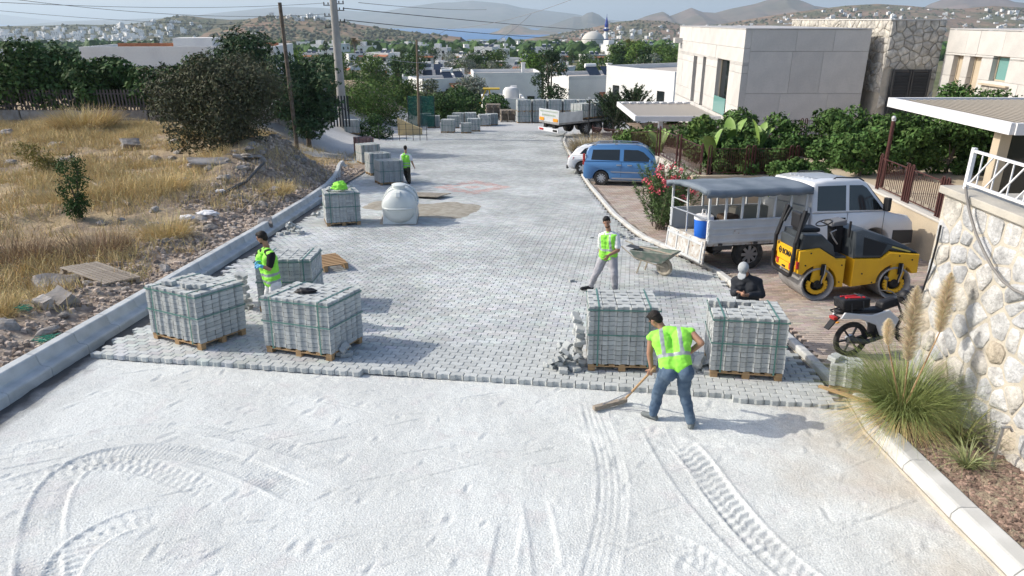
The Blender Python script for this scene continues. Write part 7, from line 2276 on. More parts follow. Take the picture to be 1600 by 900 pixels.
# --- trees around the road end and down the slope
tree('acacia_tree', 'bright green feathery tree behind the yellow wall', 'tree', (-13.5, 66.0, -7.5), 4.2, 5.0, 1.4, 12000, .30, m_leaf_mid, 150, nb=26, z0=1.2, asp=.3)
tree('green_tree', 'olive green tree just right of the concrete pole', 'tree', (-17.2, 61.0, -6.0), 2.4, 4.6, 1.2, 5500, .30, M('yellow olive leaves', (.10, .11, .035), rough=.6, attr=True, rnd=.1), 151, nb=14, z0=1.5)
tree('dark_shrub', 'dark shrub below the feathery tree, left of the yellow wall', 'shrub', (-10.4, 55.0, -5.6), 1.5, 2.6, .3, 3500, .20, m_leaf_dark, 152, nb=10, z0=.3)
for i, (x, y, z, r, h, m, lb) in enumerate(((-5.6, 80, -9.2, 3.3, 5.0, m_leaf_dark, 'dark round tree behind the far paver loads, left one'), (-2.4, 86, -9.4, 2.3, 4.4, m_leaf_dark, 'dark round tree behind the far paver loads, right one'), (-9.6, 82, -9.2, 3.0, 4.6, m_leaf_mid, 'green bushy tree right of the thin steel pole'),
        (-6.6, 112, -10.4, 3.6, 5.2, m_leaf_grey, 'silvery olive tree left of the two storey white block'), (5.2, 98.0, -9.0, 2.4, 9.0, m_leaf_pine, 'tall dark conifer left of the large solar panel house'), (2.1, 86.0, -9.2, .8, 4.6, m_leaf_pine, 'small dark cypress in front of the two storey block'))):
    tree('valley_tree' if i < 4 else 'conifer_tree', lb, 'tree', (x, y, z), r, h, .8, 4500, .36 if i < 4 else .3, m, 160 + i, nb=14, z0=.6)
for i, (x, y, h, m, lb) in enumerate(((-13.6, 88, 3.6, m_leaf_mid, 'green bush in the meadow left of the thin steel pole'), (-11.6, 94, 3.2, m_leaf_olive, 'olive bush in the meadow behind the mesh fence'), (-6.4, 74, 2.2, m_leaf_dark, 'low dark bush right behind the far paver loads'), (-8.4, 76, 2.4, m_leaf_olive, 'low olive bush between the steel pole and the far loads'))):
    tree('green_bush', lb, 'bush', (x, y, far_z(y) - .4), 2.3, h, .2, 3200, .3, m, 175 + i, nb=12, z0=.1)
# spiky conifer by the white villa
def araucaria(loc, label, seed):
    rs = np.random.RandomState(seed); t = thing('conifer_tree', label, 'tree', loc)
    b = MB(); b.tube([(0, 0, -.5), (0, 0, 3.4)], [.14, .05], 8); vs, tn = [], []
    for i in range(70):
        a = rs.uniform(0, 6.28); z = rs.uniform(.3, 3.0); L = (3.2 - z) * .75 + rs.uniform(.5, 1.2)
        d = Vector((math.cos(a), math.sin(a), rs.uniform(.45, 1.0))).normalized()
        p = [Vector((0, 0, z)) + d * L * s_ + Vector((0, 0, .18 * L * s_ * s_)) for s_ in (0, .35, .7, 1)]
        b.tube(p, [.03, .025, .02, .01], 5)
        for k in range(90):
            s_ = rs.uniform(.1, 1); q = p[0].lerp(p[3], s_) + Vector((0, 0, .1 * L * s_ * (s_ - 1)))
            n_ = Vector(rs.normal(size=3)); n_ = (n_ + d * .9).normalized() * .22
            w = n_.cross(Vector(rs.normal(size=3))).normalized() * .035
            vs += [q - w, q + w, q + n_]; tn.append(rs.uniform(.6, 1.4))
    b.obj('trunk', m_barked, t, smooth=60)
    T = np.array(tn)[:, None] * np.ones((1, 3)); T = np.concatenate([T, np.ones((len(T), 1))], 1)
    mesh_np('foliage', np.array([tuple(v) for v in vs]), np.arange(len(vs)), 3, m_leaf_pine, t, tint=T)
araucaria((9.6, 57.5, -4.4), 'dark spiky conifer in front of the large solar panel house', 170)
araucaria((8.3, 58.5, -4.8), 'lower spiky conifer left of the taller one beside the pergola', 171)
def palm(loc, label, h, seed, s=1.0, m=None, stub=False):
    rs = np.random.RandomState(seed); t = thing('palm_tree', label, 'palm', loc)
    MB().tube([(0, 0, -.5), (.05, 0, h * .5), (0, 0, h)], [.22 * s, .2 * s, .24 * s], 10).obj('trunk', m_barked, t, smooth=60)
    vs, tn = [], []
    for i in range(34):
        a = rs.uniform(0, 6.28); e = rs.uniform(-.5, 1.2); L = s * rs.uniform(1.5, 2.2)
        dr = Vector((math.cos(a) * math.cos(e), math.sin(a) * math.cos(e), math.sin(e)))
        for k in range(26):
            s_ = (k + 1) / 26
            q = Vector((0, 0, h)) + dr * L * s_ - Vector((0, 0, .55 * L * s_ * s_))
            sd_ = dr.cross(Vector((0, 0, 1))).normalized()
            for g_ in (-1, 1):
                tip = q + (sd_ * g_ * .42 + dr * .25 - Vector((0, 0, .12))) * s * (1 - .5 * s_)
                w = dr * .03 * s
                vs += [q - w, q + w, tip]; tn.append(rs.uniform(.7, 1.35))
    T = np.array(tn)[:, None] * np.ones((1, 3)); T = np.concatenate([T, np.ones((len(T), 1))], 1)
    mesh_np('fronds', np.array([tuple(v) for v in vs]), np.arange(len(vs)), 3, m or m_leaf_mid, t, tint=T)
p = far_hit(980, 108); palm(p, 'tall palm with a yellowish crown above the solar panel house', 9.0, 180, 2.6, leafmat('yellow palm leaves', (.22, .21, .07)))
p = far_hit(556, 96); palm(p, 'palm with a brownish crown right of the concrete pole', 10, 181, 2.8, leafmat('brown palm leaves', (.16, .12, .06)))
palm((10.3, 46.0, -3.6), 'short green palm beside the white villa wall', 1.6, 182, .85, m_leaf_bright)
palm((7.6, 39.5, -3.3), 'low palm growing under the left pergola', 1.2, 183, .7, m_leaf_bright)

# --- valley trees: a few crowns copied many times
vt = []
for i, (m, r, h, sz, nb) in enumerate(((m_leaf_dark, 4.0, 6.5, .62, 12), (m_leaf_mid, 3.8, 6.5, .6, 11), (m_leaf_bright, 4.4, 6.5, .62, 10), (m_leaf_olive, 3.4, 5.5, .5, 10), (m_leaf_grey, 3.4, 5.5, .5, 10), (m_leaf_pine, 2.2, 9.0, .55, 12))):
    vt.append(tree('valley_tree', 'x', 'tree', (0, 0, 0), r, h, .9, 1500, sz, m, 200 + i, nb=nb, z0=.5, br=(.36, .56)))
names = ['dark round tree among the valley houses', 'mid green tree among the valley houses', 'bright green tree among the valley houses', 'olive tree among the valley houses', 'silver grey olive tree among the valley houses', 'dark conifer among the valley houses']
grp = ['dark valley trees', 'mid green valley trees', 'bright green valley trees', 'olive valley trees', 'silver valley trees', 'valley conifers']
rt = random.Random(31); used = [False] * 6
HB = [(Vector(o.location), max(c.dimensions.x, c.dimensions.y) * .62) for o in S.objects if o.get('category') == 'house' and o.location.y > 60 for c in o.children[:1]]
def valley_tree(a, b_, kinds, s0=.6, s1=1.0):
    p = far_hit(a, b_)
    if p.y < 82: return
    if any((p - q).xy.length < rr for q, rr in HB): return
    if rt.random() < .8 and any(0 < q.y - p.y < 26 and abs(p.x - q.x * p.y / q.y) < 6.5 for q, rr in HB): return
    k = rt.choice(kinds)
    o = vt[k] if not used[k] else copy_tree(vt[k])
    used[k] = True
    s = rt.uniform(s0, s1); o.location = p; o.rotation_euler = (0, 0, rt.uniform(0, 6.28)); o.scale = (s * rt.uniform(.9, 1.15), s, s * rt.uniform(.85, 1.1))
    o['label'] = names[k]; o['group'] = grp[k]
for i in range(105): valley_tree(rt.uniform(430, 1062), 76 + 78 * rt.random() ** 1.5, [0, 0, 0, 1, 1, 2, 3, 3, 4, 5])
for i in range(46): valley_tree(rt.uniform(640, 800), rt.uniform(84, 120), [3, 4, 4, 0, 1])
for i in range(26): valley_tree(rt.uniform(940, 1062), rt.uniform(94, 116), [2, 2, 0, 1], .9, 1.25)
for i in range(55): valley_tree(rt.uniform(-20, 470), rt.uniform(66, 84), [0, 0, 1, 3, 5, 5], .8, 1.2)
for i in range(6):
    if not used[i]: vt[i].location = far_hit(700 + i * 20, 90); vt[i]['label'] = names[i]

# far woods on the plain: too many and too small to count
def woods():
    rs = np.random.RandomState(9)
    ico = bmesh.new(); bmesh.ops.create_icosphere(ico, subdivisions=2, radius=1); ico.verts.ensure_lookup_table()
    V0 = np.array([v.co[:] for v in ico.verts]); F0 = np.array([[v.index for v in f.verts] for f in ico.faces]); ico.free()
    P, Sx, K = [], [], []
    while len(P) < 5200:
        y = 420 + 2500 * rs.random_sample() ** 1.25
        x = rs.uniform(-.95, .75) * (y * .95 + 60)
        dn = vnoise(np.array([x]), np.array([y]), .004, 3, 3)[0]
        if dn < -.25 + (.35 if x < -.28 * y else 0): continue
        s = rs.uniform(3.2, 6.5)
        P.append((x, y, far_z(y) + s * .25)); Sx.append((s * rs.uniform(.8, 1.3), s * rs.uniform(.8, 1.3), s * rs.uniform(.7, 1.5))); K.append(rs.uniform(.6, 1.4))
    P, Sx, K = np.array(P), np.array(Sx), np.array(K)
    V = V0[None] * (1 + rs.uniform(-.28, .28, (len(P), len(V0), 1))) * Sx[:, None] + P[:, None]
    F = (F0[None] + (np.arange(len(P)) * len(V0))[:, None, None]).reshape(-1)
    T = np.repeat(K, len(F0))[:, None] * rs.uniform(.75, 1.25, (len(P) * len(F0), 1)) * np.array([[1, 1, 1]]); T = np.concatenate([T, np.ones((len(T), 1))], 1)
    mesh_np('far_woods', V.reshape(-1, 3), F, 3, m_leaf_dark, None, tint=T, kind='stuff')
    # scrub speckle on the hills
    P, Sx, K = [], [], []
    for surf, n, a0, a1 in ((hill_r, 2600, 860, 1700), (hill_l, 1800, -150, 440), (hill_b, 900, 350, 700)):
        for i in range(n):
            p = surf(rs.uniform(a0, a1), rs.uniform(.02, .95)); s = rs.uniform(2.5, 6.0)
            P.append((p.x, p.y, p.z + .8)); Sx.append((s, s, s * .8)); K.append(rs.uniform(.6, 1.5))
    P, Sx, K = np.array(P), np.array(Sx), np.array(K)
    ico = bmesh.new(); bmesh.ops.create_icosphere(ico, subdivisions=1, radius=1)
    V0 = np.array([v.co[:] for v in ico.verts]); F0 = np.array([[v.index for v in f.verts] for f in ico.faces]); ico.free()
    V = V0[None] * (1 + rs.uniform(-.25, .25, (len(P), len(V0), 1))) * Sx[:, None] + P[:, None]
    F = (F0[None] + (np.arange(len(P)) * len(V0))[:, None, None]).reshape(-1)
    T = np.repeat(K, len(F0))[:, None] * np.ones((1, 3)); T = np.concatenate([T, np.ones((len(T), 1))], 1)
    mesh_np('hill_scrub', V.reshape(-1, 3), F, 3, m_leaf_scrub, None, tint=T, kind='stuff')
woods()

# --- hedge and garden plants at the right
hed = ['at the left end, beside the banana plants', 'second from the left', 'third from the left', 'in the middle behind the truck canopy', 'behind the white cab', 'left of the brown lamp post', 'right of the brown lamp post', 'under the right pergola, left one', 'under the right pergola, right one', 'at the far right under the pergola']
for i, (x, y, r, h) in enumerate(((8.1, 28.3, 1.1, 1.35), (9.6, 28.6, 1.2, 1.5), (11.2, 28.8, 1.25, 1.85), (12.8, 28.7, 1.3, 2.1), (14.4, 28.6, 1.25, 1.85), (16.0, 28.5, 1.35, 1.95), (17.6, 28.2, 1.5, 2.15), (16.6, 26.0, 1.35, 2.3), (18.6, 26.4, 1.5, 2.4), (20.6, 26.8, 1.6, 2.4))):
    tree('hedge_shrub', 'leafy green hedge shrub ' + hed[i], 'shrub', (x, y, -1.5 if y > 27 else -.6), r, h, .1, 4600, .17, m_leaf_hedge, 300 + i, 'hedge shrubs of the villa garden', nb=17, z0=.05, br=(.3, .46), asp=.5)
for i, (x, y, r, h) in enumerate(((13.6, 26.7, 1.0, 1.35), (15.2, 26.6, 1.0, 1.4), (12.0, 27.0, .9, 1.3), (10.3, 27.0, .9, 1.35), (8.7, 27.0, .9, 1.3))):
    tree('hedge_shrub', ['low hedge shrub behind the cab, near the fence', 'low hedge shrub left of the lamp post, near the fence', 'low hedge shrub in the middle of the fence', 'low hedge shrub behind the canopy, near the fence', 'low hedge shrub at the planter corner, near the fence'][i], 'shrub', (x, y, -1.45), r, h, .1, 3000, .16, m_leaf_hedge, 320 + i, 'hedge shrubs of the villa garden', nb=12, z0=.05, br=(.32, .5))
for i, (x, y, z, r, h, lb) in enumerate(((6.9, 38.0, -3.2, 1.5, 1.6, 'green shrub behind the white hatchback'), (8.8, 36.0, -2.6, 1.7, 1.2, 'green shrub under the left pergola'), (7.3, 42.5, -3.6, 1.3, 1.6, 'green shrub beside the black garden lamp post'), (9.0, 46.0, -4.0, 1.6, 1.5, 'green shrub in front of the lorry loads'), (8.6, 32.6, -1.7, 1.0, 1.5, 'green shrub behind the planter wall fence'), (10.6, 34.0, -1.7, 1.2, 1.6, 'dark shrub in front of the shaded villa corner'))):
    tree('garden_shrub', lb, 'shrub', (x, y, z), r, h, .1, 4000, .20, m_leaf_hedge if i % 2 else m_leaf_mid, 340 + i, nb=14, z0=.05, br=(.32, .5))
for i, (x, y, r, h, lb) in enumerate(((11.6, 23.3, .9, 1.35, 'hedge shrub right behind the lamp post on the terrace'), (13.2, 23.6, 1.0, 1.3, 'second hedge shrub on the terrace behind the iron fence'), (14.8, 23.8, 1.0, 1.35, 'third hedge shrub on the terrace behind the iron fence'), (16.4, 24.0, 1.1, 1.4, 'fourth hedge shrub on the terrace, under the pergola edge'), (18.1, 24.2, 1.1, 1.4, 'fifth hedge shrub on the terrace, deep under the pergola'), (10.2, 22.6, .8, 1.5, 'hedge shrub left of the lamp post, behind the cab'), (9.9, 24.6, .9, 1.6, 'hedge shrub behind the canopy, at the end of the parking bay'), (11.5, 25.0, .9, 1.8, 'hedge shrub above the cab roof, left one'), (12.9, 25.2, .95, 1.3, 'hedge shrub above the cab roof, right one'))):
    tree('hedge_shrub', lb, 'shrub', (x, y, -.55 if i < 5 or i == 8 else (-1.0 if i == 7 else -1.9)), r, h, .1, 3400, .16, m_leaf_hedge, 360 + i, 'hedge shrubs of the villa garden', nb=12, z0=.05, br=(.32, .5))
def banana(loc, label, n, seed, L=1.6):
    rs = np.random.RandomState(seed); t = thing('banana_plant', label, 'banana plant', loc)
    MB().tube([(0, 0, -.3), (.02, 0, .7)], [.10, .06], 8).obj('stem', m_leaf_hedge, t, smooth=60)
    m = M('banana leaf', (.16, .27, .055), (.20, .30, .08), scale=4, rough=.45, spec=.4)
    for i in range(n):
        a = rs.uniform(0, 6.28); e = rs.uniform(.9, 1.45); l = L * rs.uniform(.75, 1.1)
        d = Vector((math.cos(a) * math.cos(e), math.sin(a) * math.cos(e), math.sin(e)))
        sd_ = d.cross(Vector((0, 0, 1))).normalized(); sd_ = (sd_ * rs.uniform(.6, 1) + Vector((0, -.5, 0)) * rs.uniform(0, .8)).normalized()
        vs, fs = [], []
        for k in range(9):
            s_ = k / 8; c = Vector((0, 0, .5)) + d * l * s_ - Vector((0, 0, .25 * l * s_ ** 3)) + Vector((d.x, d.y, 0)) * .3 * l * s_ ** 3
            w = .22 * l / 1.6 * math.sin(math.pi * (.12 + .86 * s_)) ** .7
            u = sd_.cross(d) * .05
            vs += [c - sd_ * w + u, c, c + sd_ * w + u]
            if k: o = 3 * k; fs += [(o - 3, o - 2, o + 1, o), (o - 2, o - 1, o + 2, o + 1)]
        MB().add(vs, fs).obj('leaf', m, t, smooth=60)
for i, (x, y, z, n, lb) in enumerate(((7.75, 27.4, -1.2, 4, 'banana plant with upright leaves left of the villa corner'), (8.6, 28.0, -1.0, 3, 'tall leaved banana plant under the slit windows'), (9.6, 27.6, -1.0, 5, 'broad leaved banana plant in front of the villa corner'), (6.95, 33.2, -2.0, 5, 'drooping banana plant behind the blue van'))): banana((x, y, z), lb, n, 400 + i)

# --- pink flowering oleander by the truck
def oleander():
    rs = np.random.RandomState(55); x, y = 4.85, 21.6
    t = thing('oleander_bush', 'oleander bush with pink flowers between the blue van and the truck', 'bush', (x, y, rz(y)))
    vs, tn, st = [], [], MB()
    tips = []
    for i in range(120):
        a = rs.uniform(0, 6.28); lean = rs.uniform(.05, .62); L = rs.uniform(1.3, 2.15)
        b0 = Vector((rs.uniform(-.35, .35), rs.uniform(-.35, .35), 0))
        d = Vector((math.cos(a) * lean, math.sin(a) * lean, 1)).normalized()
        p = [b0 + d * L * s_ + Vector((d.x, d.y, 0)) * .25 * s_ * s_ for s_ in (0, .5, 1)]
        if i < 60: st.tube(p, [.016, .012, .006], 4)
        tips.append(p[2])
        for k in range(95):
            s_ = rs.uniform(.18, 1.0); q = p[0].lerp(p[2], s_)
            n_ = Vector(rs.normal(size=3)); n_ = (n_.normalized() + d * .8).normalized() * rs.uniform(.10, .19)
            w = n_.cross(Vector(rs.normal(size=3))).normalized() * .013
            vs += [q - w * .3, q + n_ * .5 - w, q + n_, q + n_ * .5 + w]; tn.append(rs.uniform(.65, 1.4))
    st.obj('stems', m_barked, t)
    T = np.array(tn)[:, None] * np.ones((1, 3)); T = np.concatenate([T, np.ones((len(T), 1))], 1)
    mesh_np('foliage', np.array([tuple(v) for v in vs]), np.arange(len(vs)), 4, m_oleander, t, tint=T)
    fl = []
    for q in sorted(tips, key=lambda q: q.y - .4 * q.z)[:52:2]:
        n = 22; vs = []
        for k in range(n):
            c = q + Vector(rs.normal(size=3)) * .055; n_ = Vector(rs.normal(size=3)).normalized(); a = n_.orthogonal().normalized() * .034; b_ = n_.cross(a)
            vs += [c - a, c - b_, c + a, c + b_]
        mesh_np('flower', np.array([tuple(v) for v in vs]), np.arange(len(vs)), 4, m_pink, t, tint=np.concatenate([rs.uniform(.7, 1.3, (n, 1)) * np.ones((1, 3)), np.ones((n, 1))], 1))
oleander()

# --- grasses: blades as curved strips
def blades(name, bases, dirs, lens, wid, bend, mat, parent=None, segs=3, rs=None, tintv=.3, kind=None):
    n = len(bases); B = np.asarray(bases, float); D = np.asarray(dirs, float); D /= np.linalg.norm(D, axis=1)[:, None]
    Lh = np.asarray(lens)[:, None]; bend = np.asarray(bend)[:, None]
    hz = D.copy(); hz[:, 2] = 0; hz /= np.maximum(np.linalg.norm(hz, axis=1)[:, None], 1e-6)
    sd_ = np.stack([-hz[:, 1], hz[:, 0], np.zeros(n)], 1)
    ang = rs.uniform(0, 6.28, n)
    sd_ = sd_ * np.cos(ang * .3)[:, None] + hz * np.sin(ang)[:, None] * .8
    V = []
    for k in range(segs + 1):
        s_ = k / segs
        c = B + D * Lh * s_ + hz * bend * Lh * s_ ** 2 * .7 - np.array([[0, 0, 1]]) * bend * Lh * s_ ** 2.2 * .75
        w = wid * (1 - s_ * .82) * .5
        V += [c - sd_ * w, c + sd_ * w]
    V = np.stack(V, 1).reshape(-1, 3); st = 2 * (segs + 1)
    q = np.array([[2 * k, 2 * k + 1, 2 * k + 3, 2 * k + 2] for k in range(segs)])
    F = (q[None] + (np.arange(n) * st)[:, None, None]).reshape(-1)
    t = rs.uniform(1 - tintv, 1 + tintv, (n, 1)) * (1 + rs.uniform(-.08, .08, (n, 3))); t = np.repeat(t, segs, 0)
    return mesh_np(name, V, F, 4, mat, parent, tint=np.concatenate([t, np.ones((len(t), 1))], 1), kind=kind)
def dry_grass():
    rs = np.random.RandomState(3)
    P, D, L, Bd = [], [], [], []
    n = 0
    N = 150000
    X = -8.3 - 27 * rs.random_sample(N * 3) ** 1.15; Y = 8 + 36 * rs.random_sample(N * 3) ** .9
    den = vnoise(X, Y, .33, 7, 3) * .75 + vnoise(X, Y, 1.3, 8, 2) * .45
    edge = np.clip((-X - 8.5) / 1.6, 0, 1) * 1.25 - .1
    keep = (den + edge * .30 - .17 > rs.uniform(-.25, .55, N * 3)) & (np.abs(X) < Y * .95 + 4) & ~((X > -11.6) & (Y > 19) & (rs.random_sample(N * 3) < .8)) & ~((X + 13.1) ** 2 + (Y - 32) ** 2 < 9)
    X, Y, den = X[keep][:N], Y[keep][:N], den[keep][:N]
    n = len(X); Z = field_f(X, Y) - .03
    a = rs.uniform(0, 6.28, n); ln = rs.uniform(.1, .55, n)
    D = np.stack([np.cos(a) * ln, np.sin(a) * ln, np.ones(n)], 1)
    L = rs.uniform(.18, .50, n) * (1 + np.clip(den, 0, 1) * .8)
    blades('dry_grass', np.stack([X, Y, Z], 1), D, L, .020, rs.uniform(.0, .7, n), m_dry, None, 2, rs, .38, 'stuff')
dry_grass()
def tuft(name, label, cat, x, y, z, n, r, L, mat, seed, wid=.012, lean=.5, bend=(.1, .8), group=None, segs=3, part='blades'):
    rs = np.random.RandomState(seed); t = thing(name, label, cat, (x, y, z), 0, group)
    a = rs.uniform(0, 6.28, n); q = np.sqrt(rs.random_sample(n)) * r
    B = np.stack([q * np.cos(a), q * np.sin(a), np.zeros(n)], 1)
    l_ = rs.uniform(.05, lean, n); a2 = a + rs.normal(size=n) * .5
    D = np.stack([np.cos(a2) * l_, np.sin(a2) * l_, np.ones(n)], 1)
    blades(part, B, D, L * rs.uniform(.55, 1.1, n), wid, rs.uniform(*bend, n), mat, t, segs, rs, .35)
    return t
tuft('dry_bush', 'tall straw coloured dry grass bush at the far side of the field', 'dry bush', -24.2, 40.5, fz(-24.2, 40.5), 2600, 1.5, 1.7, m_dry, 500, .03, .8)
tuft('dry_bush', 'straw coloured dry grass clump at the far left of the field', 'dry bush', -31.5, 41.0, fz(-31.5, 41), 1500, 1.2, 1.5, m_dry, 501, .03, .8)
tuft('dry_bush', 'pale dry bush beside the brown fence near the lorry trailer', 'dry bush', 4.9, 43.0, rz(43), 3200, 1.0, 1.7, leafmat('pale straw', (.40, .33, .20), .2, .8), 502, .025, .8)
for i, (x, y, r, L, lb) in enumerate(((-12.2, 16.2, .9, .85, 'brown twiggy brush left of the weathered pallet'), (-13.6, 15.2, 1.0, .8, 'brown twiggy brush at the left edge of the picture'), (-10.6, 17.0, .8, .7, 'brown twiggy brush behind the weathered pallet'), (-9.6, 11.9, .45, .62, 'reddish dry tuft on the rubble near the left kerb'), (-11.2, 13.0, .5, .55, 'yellow dry tuft at the lower left of the field'), (-9.6, 18.8, .5, .8, 'tall straw tuft beside the left kerb, near the gloved worker'), (-9.0, 26.0, .8, .5, 'flattened straw heap beside the kerb, left of the tank'), (-14.5, 22.5, .9, .7, 'yellow tuft right of the slim sapling'), (-12.0, 24.0, .8, .7, 'yellow tuft in the middle of the field'))):
    tuft('dry_tuft', lb, 'dry grass', x, y, fz(x, y) - .03, 1500, r, L, m_dry_b if i < 3 else m_dry, 510 + i, .014, 1.1, (-.1, .9))
# --- pampas grass by the stone wall
def pampas():
    x, y = 5.18, 8.15; z = rz(y) + .08
    t = tuft('pampas_grass', 'big green pampas grass with feathery plumes at the end of the right kerb', 'pampas grass', x, y, z, 2600, .22, 1.26, m_grassblade, 600, .011, .52, (.25, 1.0), segs=5, part='green_blades')
    rs = np.random.RandomState(601); n = 900
    a = rs.uniform(0, 6.28, n); q = .15 + .2 * rs.random_sample(n)
    B = np.stack([q * np.cos(a), q * np.sin(a), rs.uniform(.0, .2, n)], 1); D = np.stack([np.cos(a), np.sin(a), rs.uniform(-.1, .7, n)], 1)
    blades('straw_blades', B, D, rs.uniform(.25, .55, n), .010, rs.uniform(.4, 1.1, n), m_dry, t, 4, rs, .3)
    m = leafmat('plume feathers', (.80, .70, .52), .2, .9)
    for (px, py, tx, ty, Yd, r) in ((1419, 565, 1434, 445, 8.05, .165), (1468, 520, 1487, 425, 8.3, .145), (1388, 540, 1389, 497, 8.2, .085)):
        a, b_ = U(px, py, Yd) - t.location, U(tx, ty, Yd + .1) - t.location
        MB().tube([(0, .0, .1), a * .6 + Vector((0, 0, .05)), a], [.012, .010, .008], 6).obj('stalk', m_wood, t, smooth=60)
        n = 3600; s_ = rs.random_sample(n); ax = np.array(b_ - a)
        pr = r * np.sin(np.pi * np.clip(s_ * .86 + .14, 0, 1)) ** .75
        an = rs.uniform(0, 6.28, n)
        u = np.cross(ax, [0, 1, 0]); u /= np.linalg.norm(u); v = np.cross(ax, u); v /= np.linalg.norm(v)
        O = np.cos(an)[:, None] * u + np.sin(an)[:, None] * v
        B = np.array(a)[None] + s_[:, None] * ax[None]
        D = O * 1.0 + ax[None] / np.linalg.norm(ax) * .9
        blades('plume', B, D, pr * rs.uniform(.7, 1.3, n), .010, rs.uniform(0, .3, n), m, t, 2, rs, .25)
pampas()
tuft('strap_leaf_plant', 'small pale green strap leaved plant in the soil bed near the tap', 'plant', 5.32, 6.95, rz(6.95) + .10, 130, .08, .42, leafmat('pale strap leaves', (.24, .26, .12), .4, .5), 620, .022, 1.0, (.2, .8), segs=5, part='strap_leaves')
tuft('strap_leaf_plant', 'reddish green plant with long leaves between the pampas and the stone wall', 'plant', 5.55, 7.45, rz(7.45) + .12, 60, .06, .70, leafmat('olive strap leaves', (.17, .18, .07), .4, .5), 621, .035, .8, (.1, .8), segs=5, part='strap_leaves')

# ================================================================ ROCKS AND RUBBLE
def rock_mesh(seed):
    bm = bmesh.new(); bmesh.ops.create_icosphere(bm, subdivisions=2, radius=1)
    for v in bm.verts:
        v.co *= 1 + noise.noise(v.co * 1.1 + Vector((seed * 3.1, 0, 0))) * .55
        v.co = Vector((v.co.x, v.co.y * .8, v.co.z * .62))
    bmesh.ops.dissolve_limit(bm, angle_limit=rad(16), verts=bm.verts[:], edges=bm.edges[:])
    me = bpy.data.meshes.new('rock'); bm.to_mesh(me); bm.free(); me.materials.append(m_rubble); return me
RM = [rock_mesh(i) for i in range(7)]
rr = random.Random(61)
def rock(x, y, s, label, group=None, dz=0):
    o = mk('rock', RM[rr.randrange(7)], None, (x, y, fz(x, y) + s * .18 + dz), rot=(rr.uniform(-.4, .4), rr.uniform(-.4, .4), rr.uniform(0, 6.3)))
    o.scale = (s, s * rr.uniform(.7, 1.1), s * rr.uniform(.6, 1)); tag(o, label, 'rock', group)
for i in range(30): y = rr.uniform(8.5, 20); rock(-7.95 - rr.random() ** 1.5 * 2.6, y, rr.uniform(.07, .22), 'grey rock in the rubble bank beside the near left kerb', 'rocks beside the near left kerb')
for i in range(40): y = rr.uniform(20, 36); rock(-8.3 - rr.random() * 3.6, y, rr.uniform(.08, .30), 'grey rock in the rubble bank below the scrub bush', 'rocks below the scrub bush')
for i in range(46): y = rr.uniform(20, 40); rock(-12 - rr.random() * (y * .6), y, rr.uniform(.10, .34), 'grey rock lying in the dry field', 'rocks in the dry field')
for (a, b_, w, d, h, e, lb) in ((95, 445, .9, .6, .18, .35, 'large tilted concrete slab at the lower left of the field'), (330, 268, 1.5, .5, .22, .3, 'long concrete slab on the rubble bank below the scrub bush'), (385, 262, 1.1, .8, .14, -.2, 'broken pinkish slab near the top of the rubble bank'), (415, 355, .4, .35, .25, .3, 'square concrete lump close to the kerb by the gloved worker'), (102, 490, .42, .34, .28, .5, 'square stone block in the rubble at the lower left'), (75, 500, .3, .2, .2, .2, 'small pale block in the rubble at the lower left'), (205, 230, .8, .6, .4, .4, 'dark boulder in the far part of the field')):
    g = G(a, b_, .1); z = fz(g.x, g.y)
    bm = bmesh.new(); bmesh.ops.create_cube(bm, size=1); bmesh.ops.subdivide_edges(bm, edges=bm.edges[:], cuts=3, use_grid_fill=True)
    for v in bm.verts:
        v.co = Vector((v.co.x * w, v.co.y * d, v.co.z * h)) * (1 + .30 * noise.noise(v.co * 2.2 + Vector((a, 0, 0))))
    me = bpy.data.meshes.new('slab'); bm.to_mesh(me); bm.free(); me.materials.append(m_rubble)
    o = mk('concrete_slab', me, None, (g.x, g.y, z + h * .4), rot=(e, e * .4, rr.uniform(-.8, .8))); tag(o, lb, 'slab')
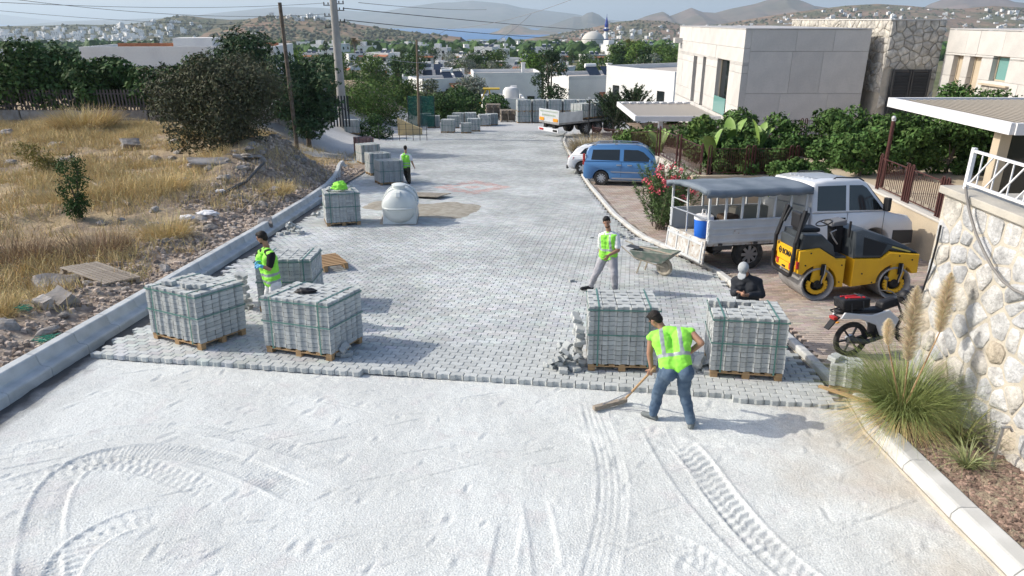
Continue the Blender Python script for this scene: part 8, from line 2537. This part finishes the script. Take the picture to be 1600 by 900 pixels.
def gravel():
    rs = np.random.RandomState(21); n = 4200
    y = 7 + 30 * rs.random_sample(n); x = -7.85 - 2.4 * rs.random_sample(n) ** 1.5 * (1 + .3 * (y > 22))
    s = rs.uniform(.012, .06, n) * (1 + .5 * (y > 18))
    V0 = np.array([(-1, -1, -.7), (1, -.8, -.7), (.9, 1, -.7), (-.8, 1, -.7), (-.6, -.6, .6), (.7, -.5, .5), (.5, .7, .7), (-.7, .5, .6)])
    F0 = np.array([(3, 2, 1, 0), (4, 5, 6, 7), (0, 1, 5, 4), (1, 2, 6, 5), (2, 3, 7, 6), (3, 0, 4, 7)])
    a = rs.uniform(0, 6.28, n); c, q = np.cos(a), np.sin(a)
    V = V0[None] * (1 + rs.uniform(-.3, .3, (n, 8, 3)))
    V = np.stack([V[..., 0] * c[:, None] - V[..., 1] * q[:, None], V[..., 0] * q[:, None] + V[..., 1] * c[:, None], V[..., 2]], -1) * s[:, None, None]
    V = V + np.stack([x, y, field_f(x, y) + s * .4], 1)[:, None]
    F = (F0[None] + (np.arange(n) * 8)[:, None, None]).reshape(-1)
    t = np.repeat(rs.uniform(.6, 1.6, n), 6)[:, None] * np.ones((1, 3))
    mesh_np('rubble_gravel', V.reshape(-1, 3), F, 4, M('rubble gravel', (.33, .275, .23), rough=.95, attr=True), None, tint=np.concatenate([t, np.ones((len(t), 1))], 1), kind='stuff')
    n = 3500; y = 3 + 6.3 * rs.random_sample(n); x = 4.98 + .9 * rs.random_sample(n); s = rs.uniform(.006, .022, n)
    V = V0[None] * (1 + rs.uniform(-.3, .3, (n, 8, 3))) * s[:, None, None] * np.array([[[1.6, .9, .5]]])
    a = rs.uniform(0, 6.28, n); c, q = np.cos(a), np.sin(a)
    V = np.stack([V[..., 0] * c[:, None] - V[..., 1] * q[:, None], V[..., 0] * q[:, None] + V[..., 1] * c[:, None], V[..., 2]], -1)
    V = V + np.stack([x, y, -.085 * y + .05 + (x - 4.9) * .06 + vnoise(x, y, 4, 3, 4) * .05 + s * .3], 1)[:, None]
    F = (F0[None] + (np.arange(n) * 8)[:, None, None]).reshape(-1)
    t = np.repeat(rs.uniform(.5, 1.9, n), 6)[:, None] * np.ones((1, 3))
    mesh_np('bark_mulch', V.reshape(-1, 3), F, 4, M('bark chips', (.20, .14, .11), rough=.95, attr=True), None, tint=np.concatenate([t, np.ones((len(t), 1))], 1), kind='stuff')
gravel()
def debris():
    def tube_thing(name, pts, r, m, label, cat):
        P = [Vector((x, y, fz(x, y) + h)) for x, y, h in pts]; o = P[0].copy()
        tag(MB().tube([p - o for p in P], r, 8).obj(name, m, None, o, smooth=60), label, cat)
    g1, g2, g3 = G(345, 305, .3), G(385, 280, .5), G(412, 262, .6)
    tube_thing('black_pipe', [(g1.x, g1.y, .08), (g2.x, g2.y, .14), (g3.x, g3.y, .25)], .06, m_dark, 'black plastic pipe lying on the rubble bank', 'pipe')
    g1, g2 = G(375, 330, .3), G(425, 300, .4)
    tube_thing('branch', [(g1.x, g1.y, .05), ((g1.x + g2.x) / 2, (g1.y + g2.y) / 2, .18), (g2.x, g2.y, .1)], .025, m_wood_old, 'pale bent branch lying on the rubble bank', 'branch')
    g1, g2 = G(130, 270, .3), G(200, 312, .3)
    tube_thing('branch', [(g1.x, g1.y, .12), (g2.x, g2.y, .1)], .05, m_wood_old, 'long grey branch lying in the yellow grass', 'branch')
    for (a, b_, s, lb) in ((325, 335, (.34, .2, .12), 'white crumpled plastic bag in the dry grass'), (292, 338, (.22, .14, .08), 'small white plastic scrap in the dry grass'), (345, 302, (.2, .14, .06), 'white scrap near the black pipe')):
        g = G(a, b_, .2); crumple('plastic_bag', (g.x, g.y, fz(g.x, g.y) + .1), s, m_tshirt, lb, 'plastic bag', a)
    for (a, b_, s, lb) in ((45, 508, (.16, .12, .05), 'tangled green strapping left of the concrete slab'), (78, 540, (.2, .14, .06), 'tangled green strapping close to the left kerb')):
        g = G(a, b_, .1); r_ = random.Random(a); P = []
        for k in range(40): P.append((r_.uniform(-1, 1) * s[0], r_.uniform(-1, 1) * s[1], r_.uniform(0, 1) * s[2] * 2))
        tag(MB().tube(P, .005, 4).obj('strapping', M('green strapping', (.03, .30, .20), rough=.4), None, (g.x, g.y, fz(g.x, g.y) + .05)), lb, 'strapping')
debris()

# ================================================================ HAZE
def haze():
    m = bpy.data.materials.new('haze air'); m.use_nodes = True
    t = m.node_tree; t.nodes.remove(t.nodes['Principled BSDF'])
    v = t.nodes.new('ShaderNodeVolumePrincipled')
    v.inputs['Color'].default_value = (.72, .87, 1.0, 1)
    v.inputs['Density'].default_value = 9.0e-5
    v.inputs['Anisotropy'].default_value = .2
    t.links.new(v.outputs[0], t.nodes['Material Output'].inputs['Volume'])
    b = MB().box((0, 2000, 165), (52000, 56000, 600))
    b.obj('haze', m, None, kind='stuff')
haze()
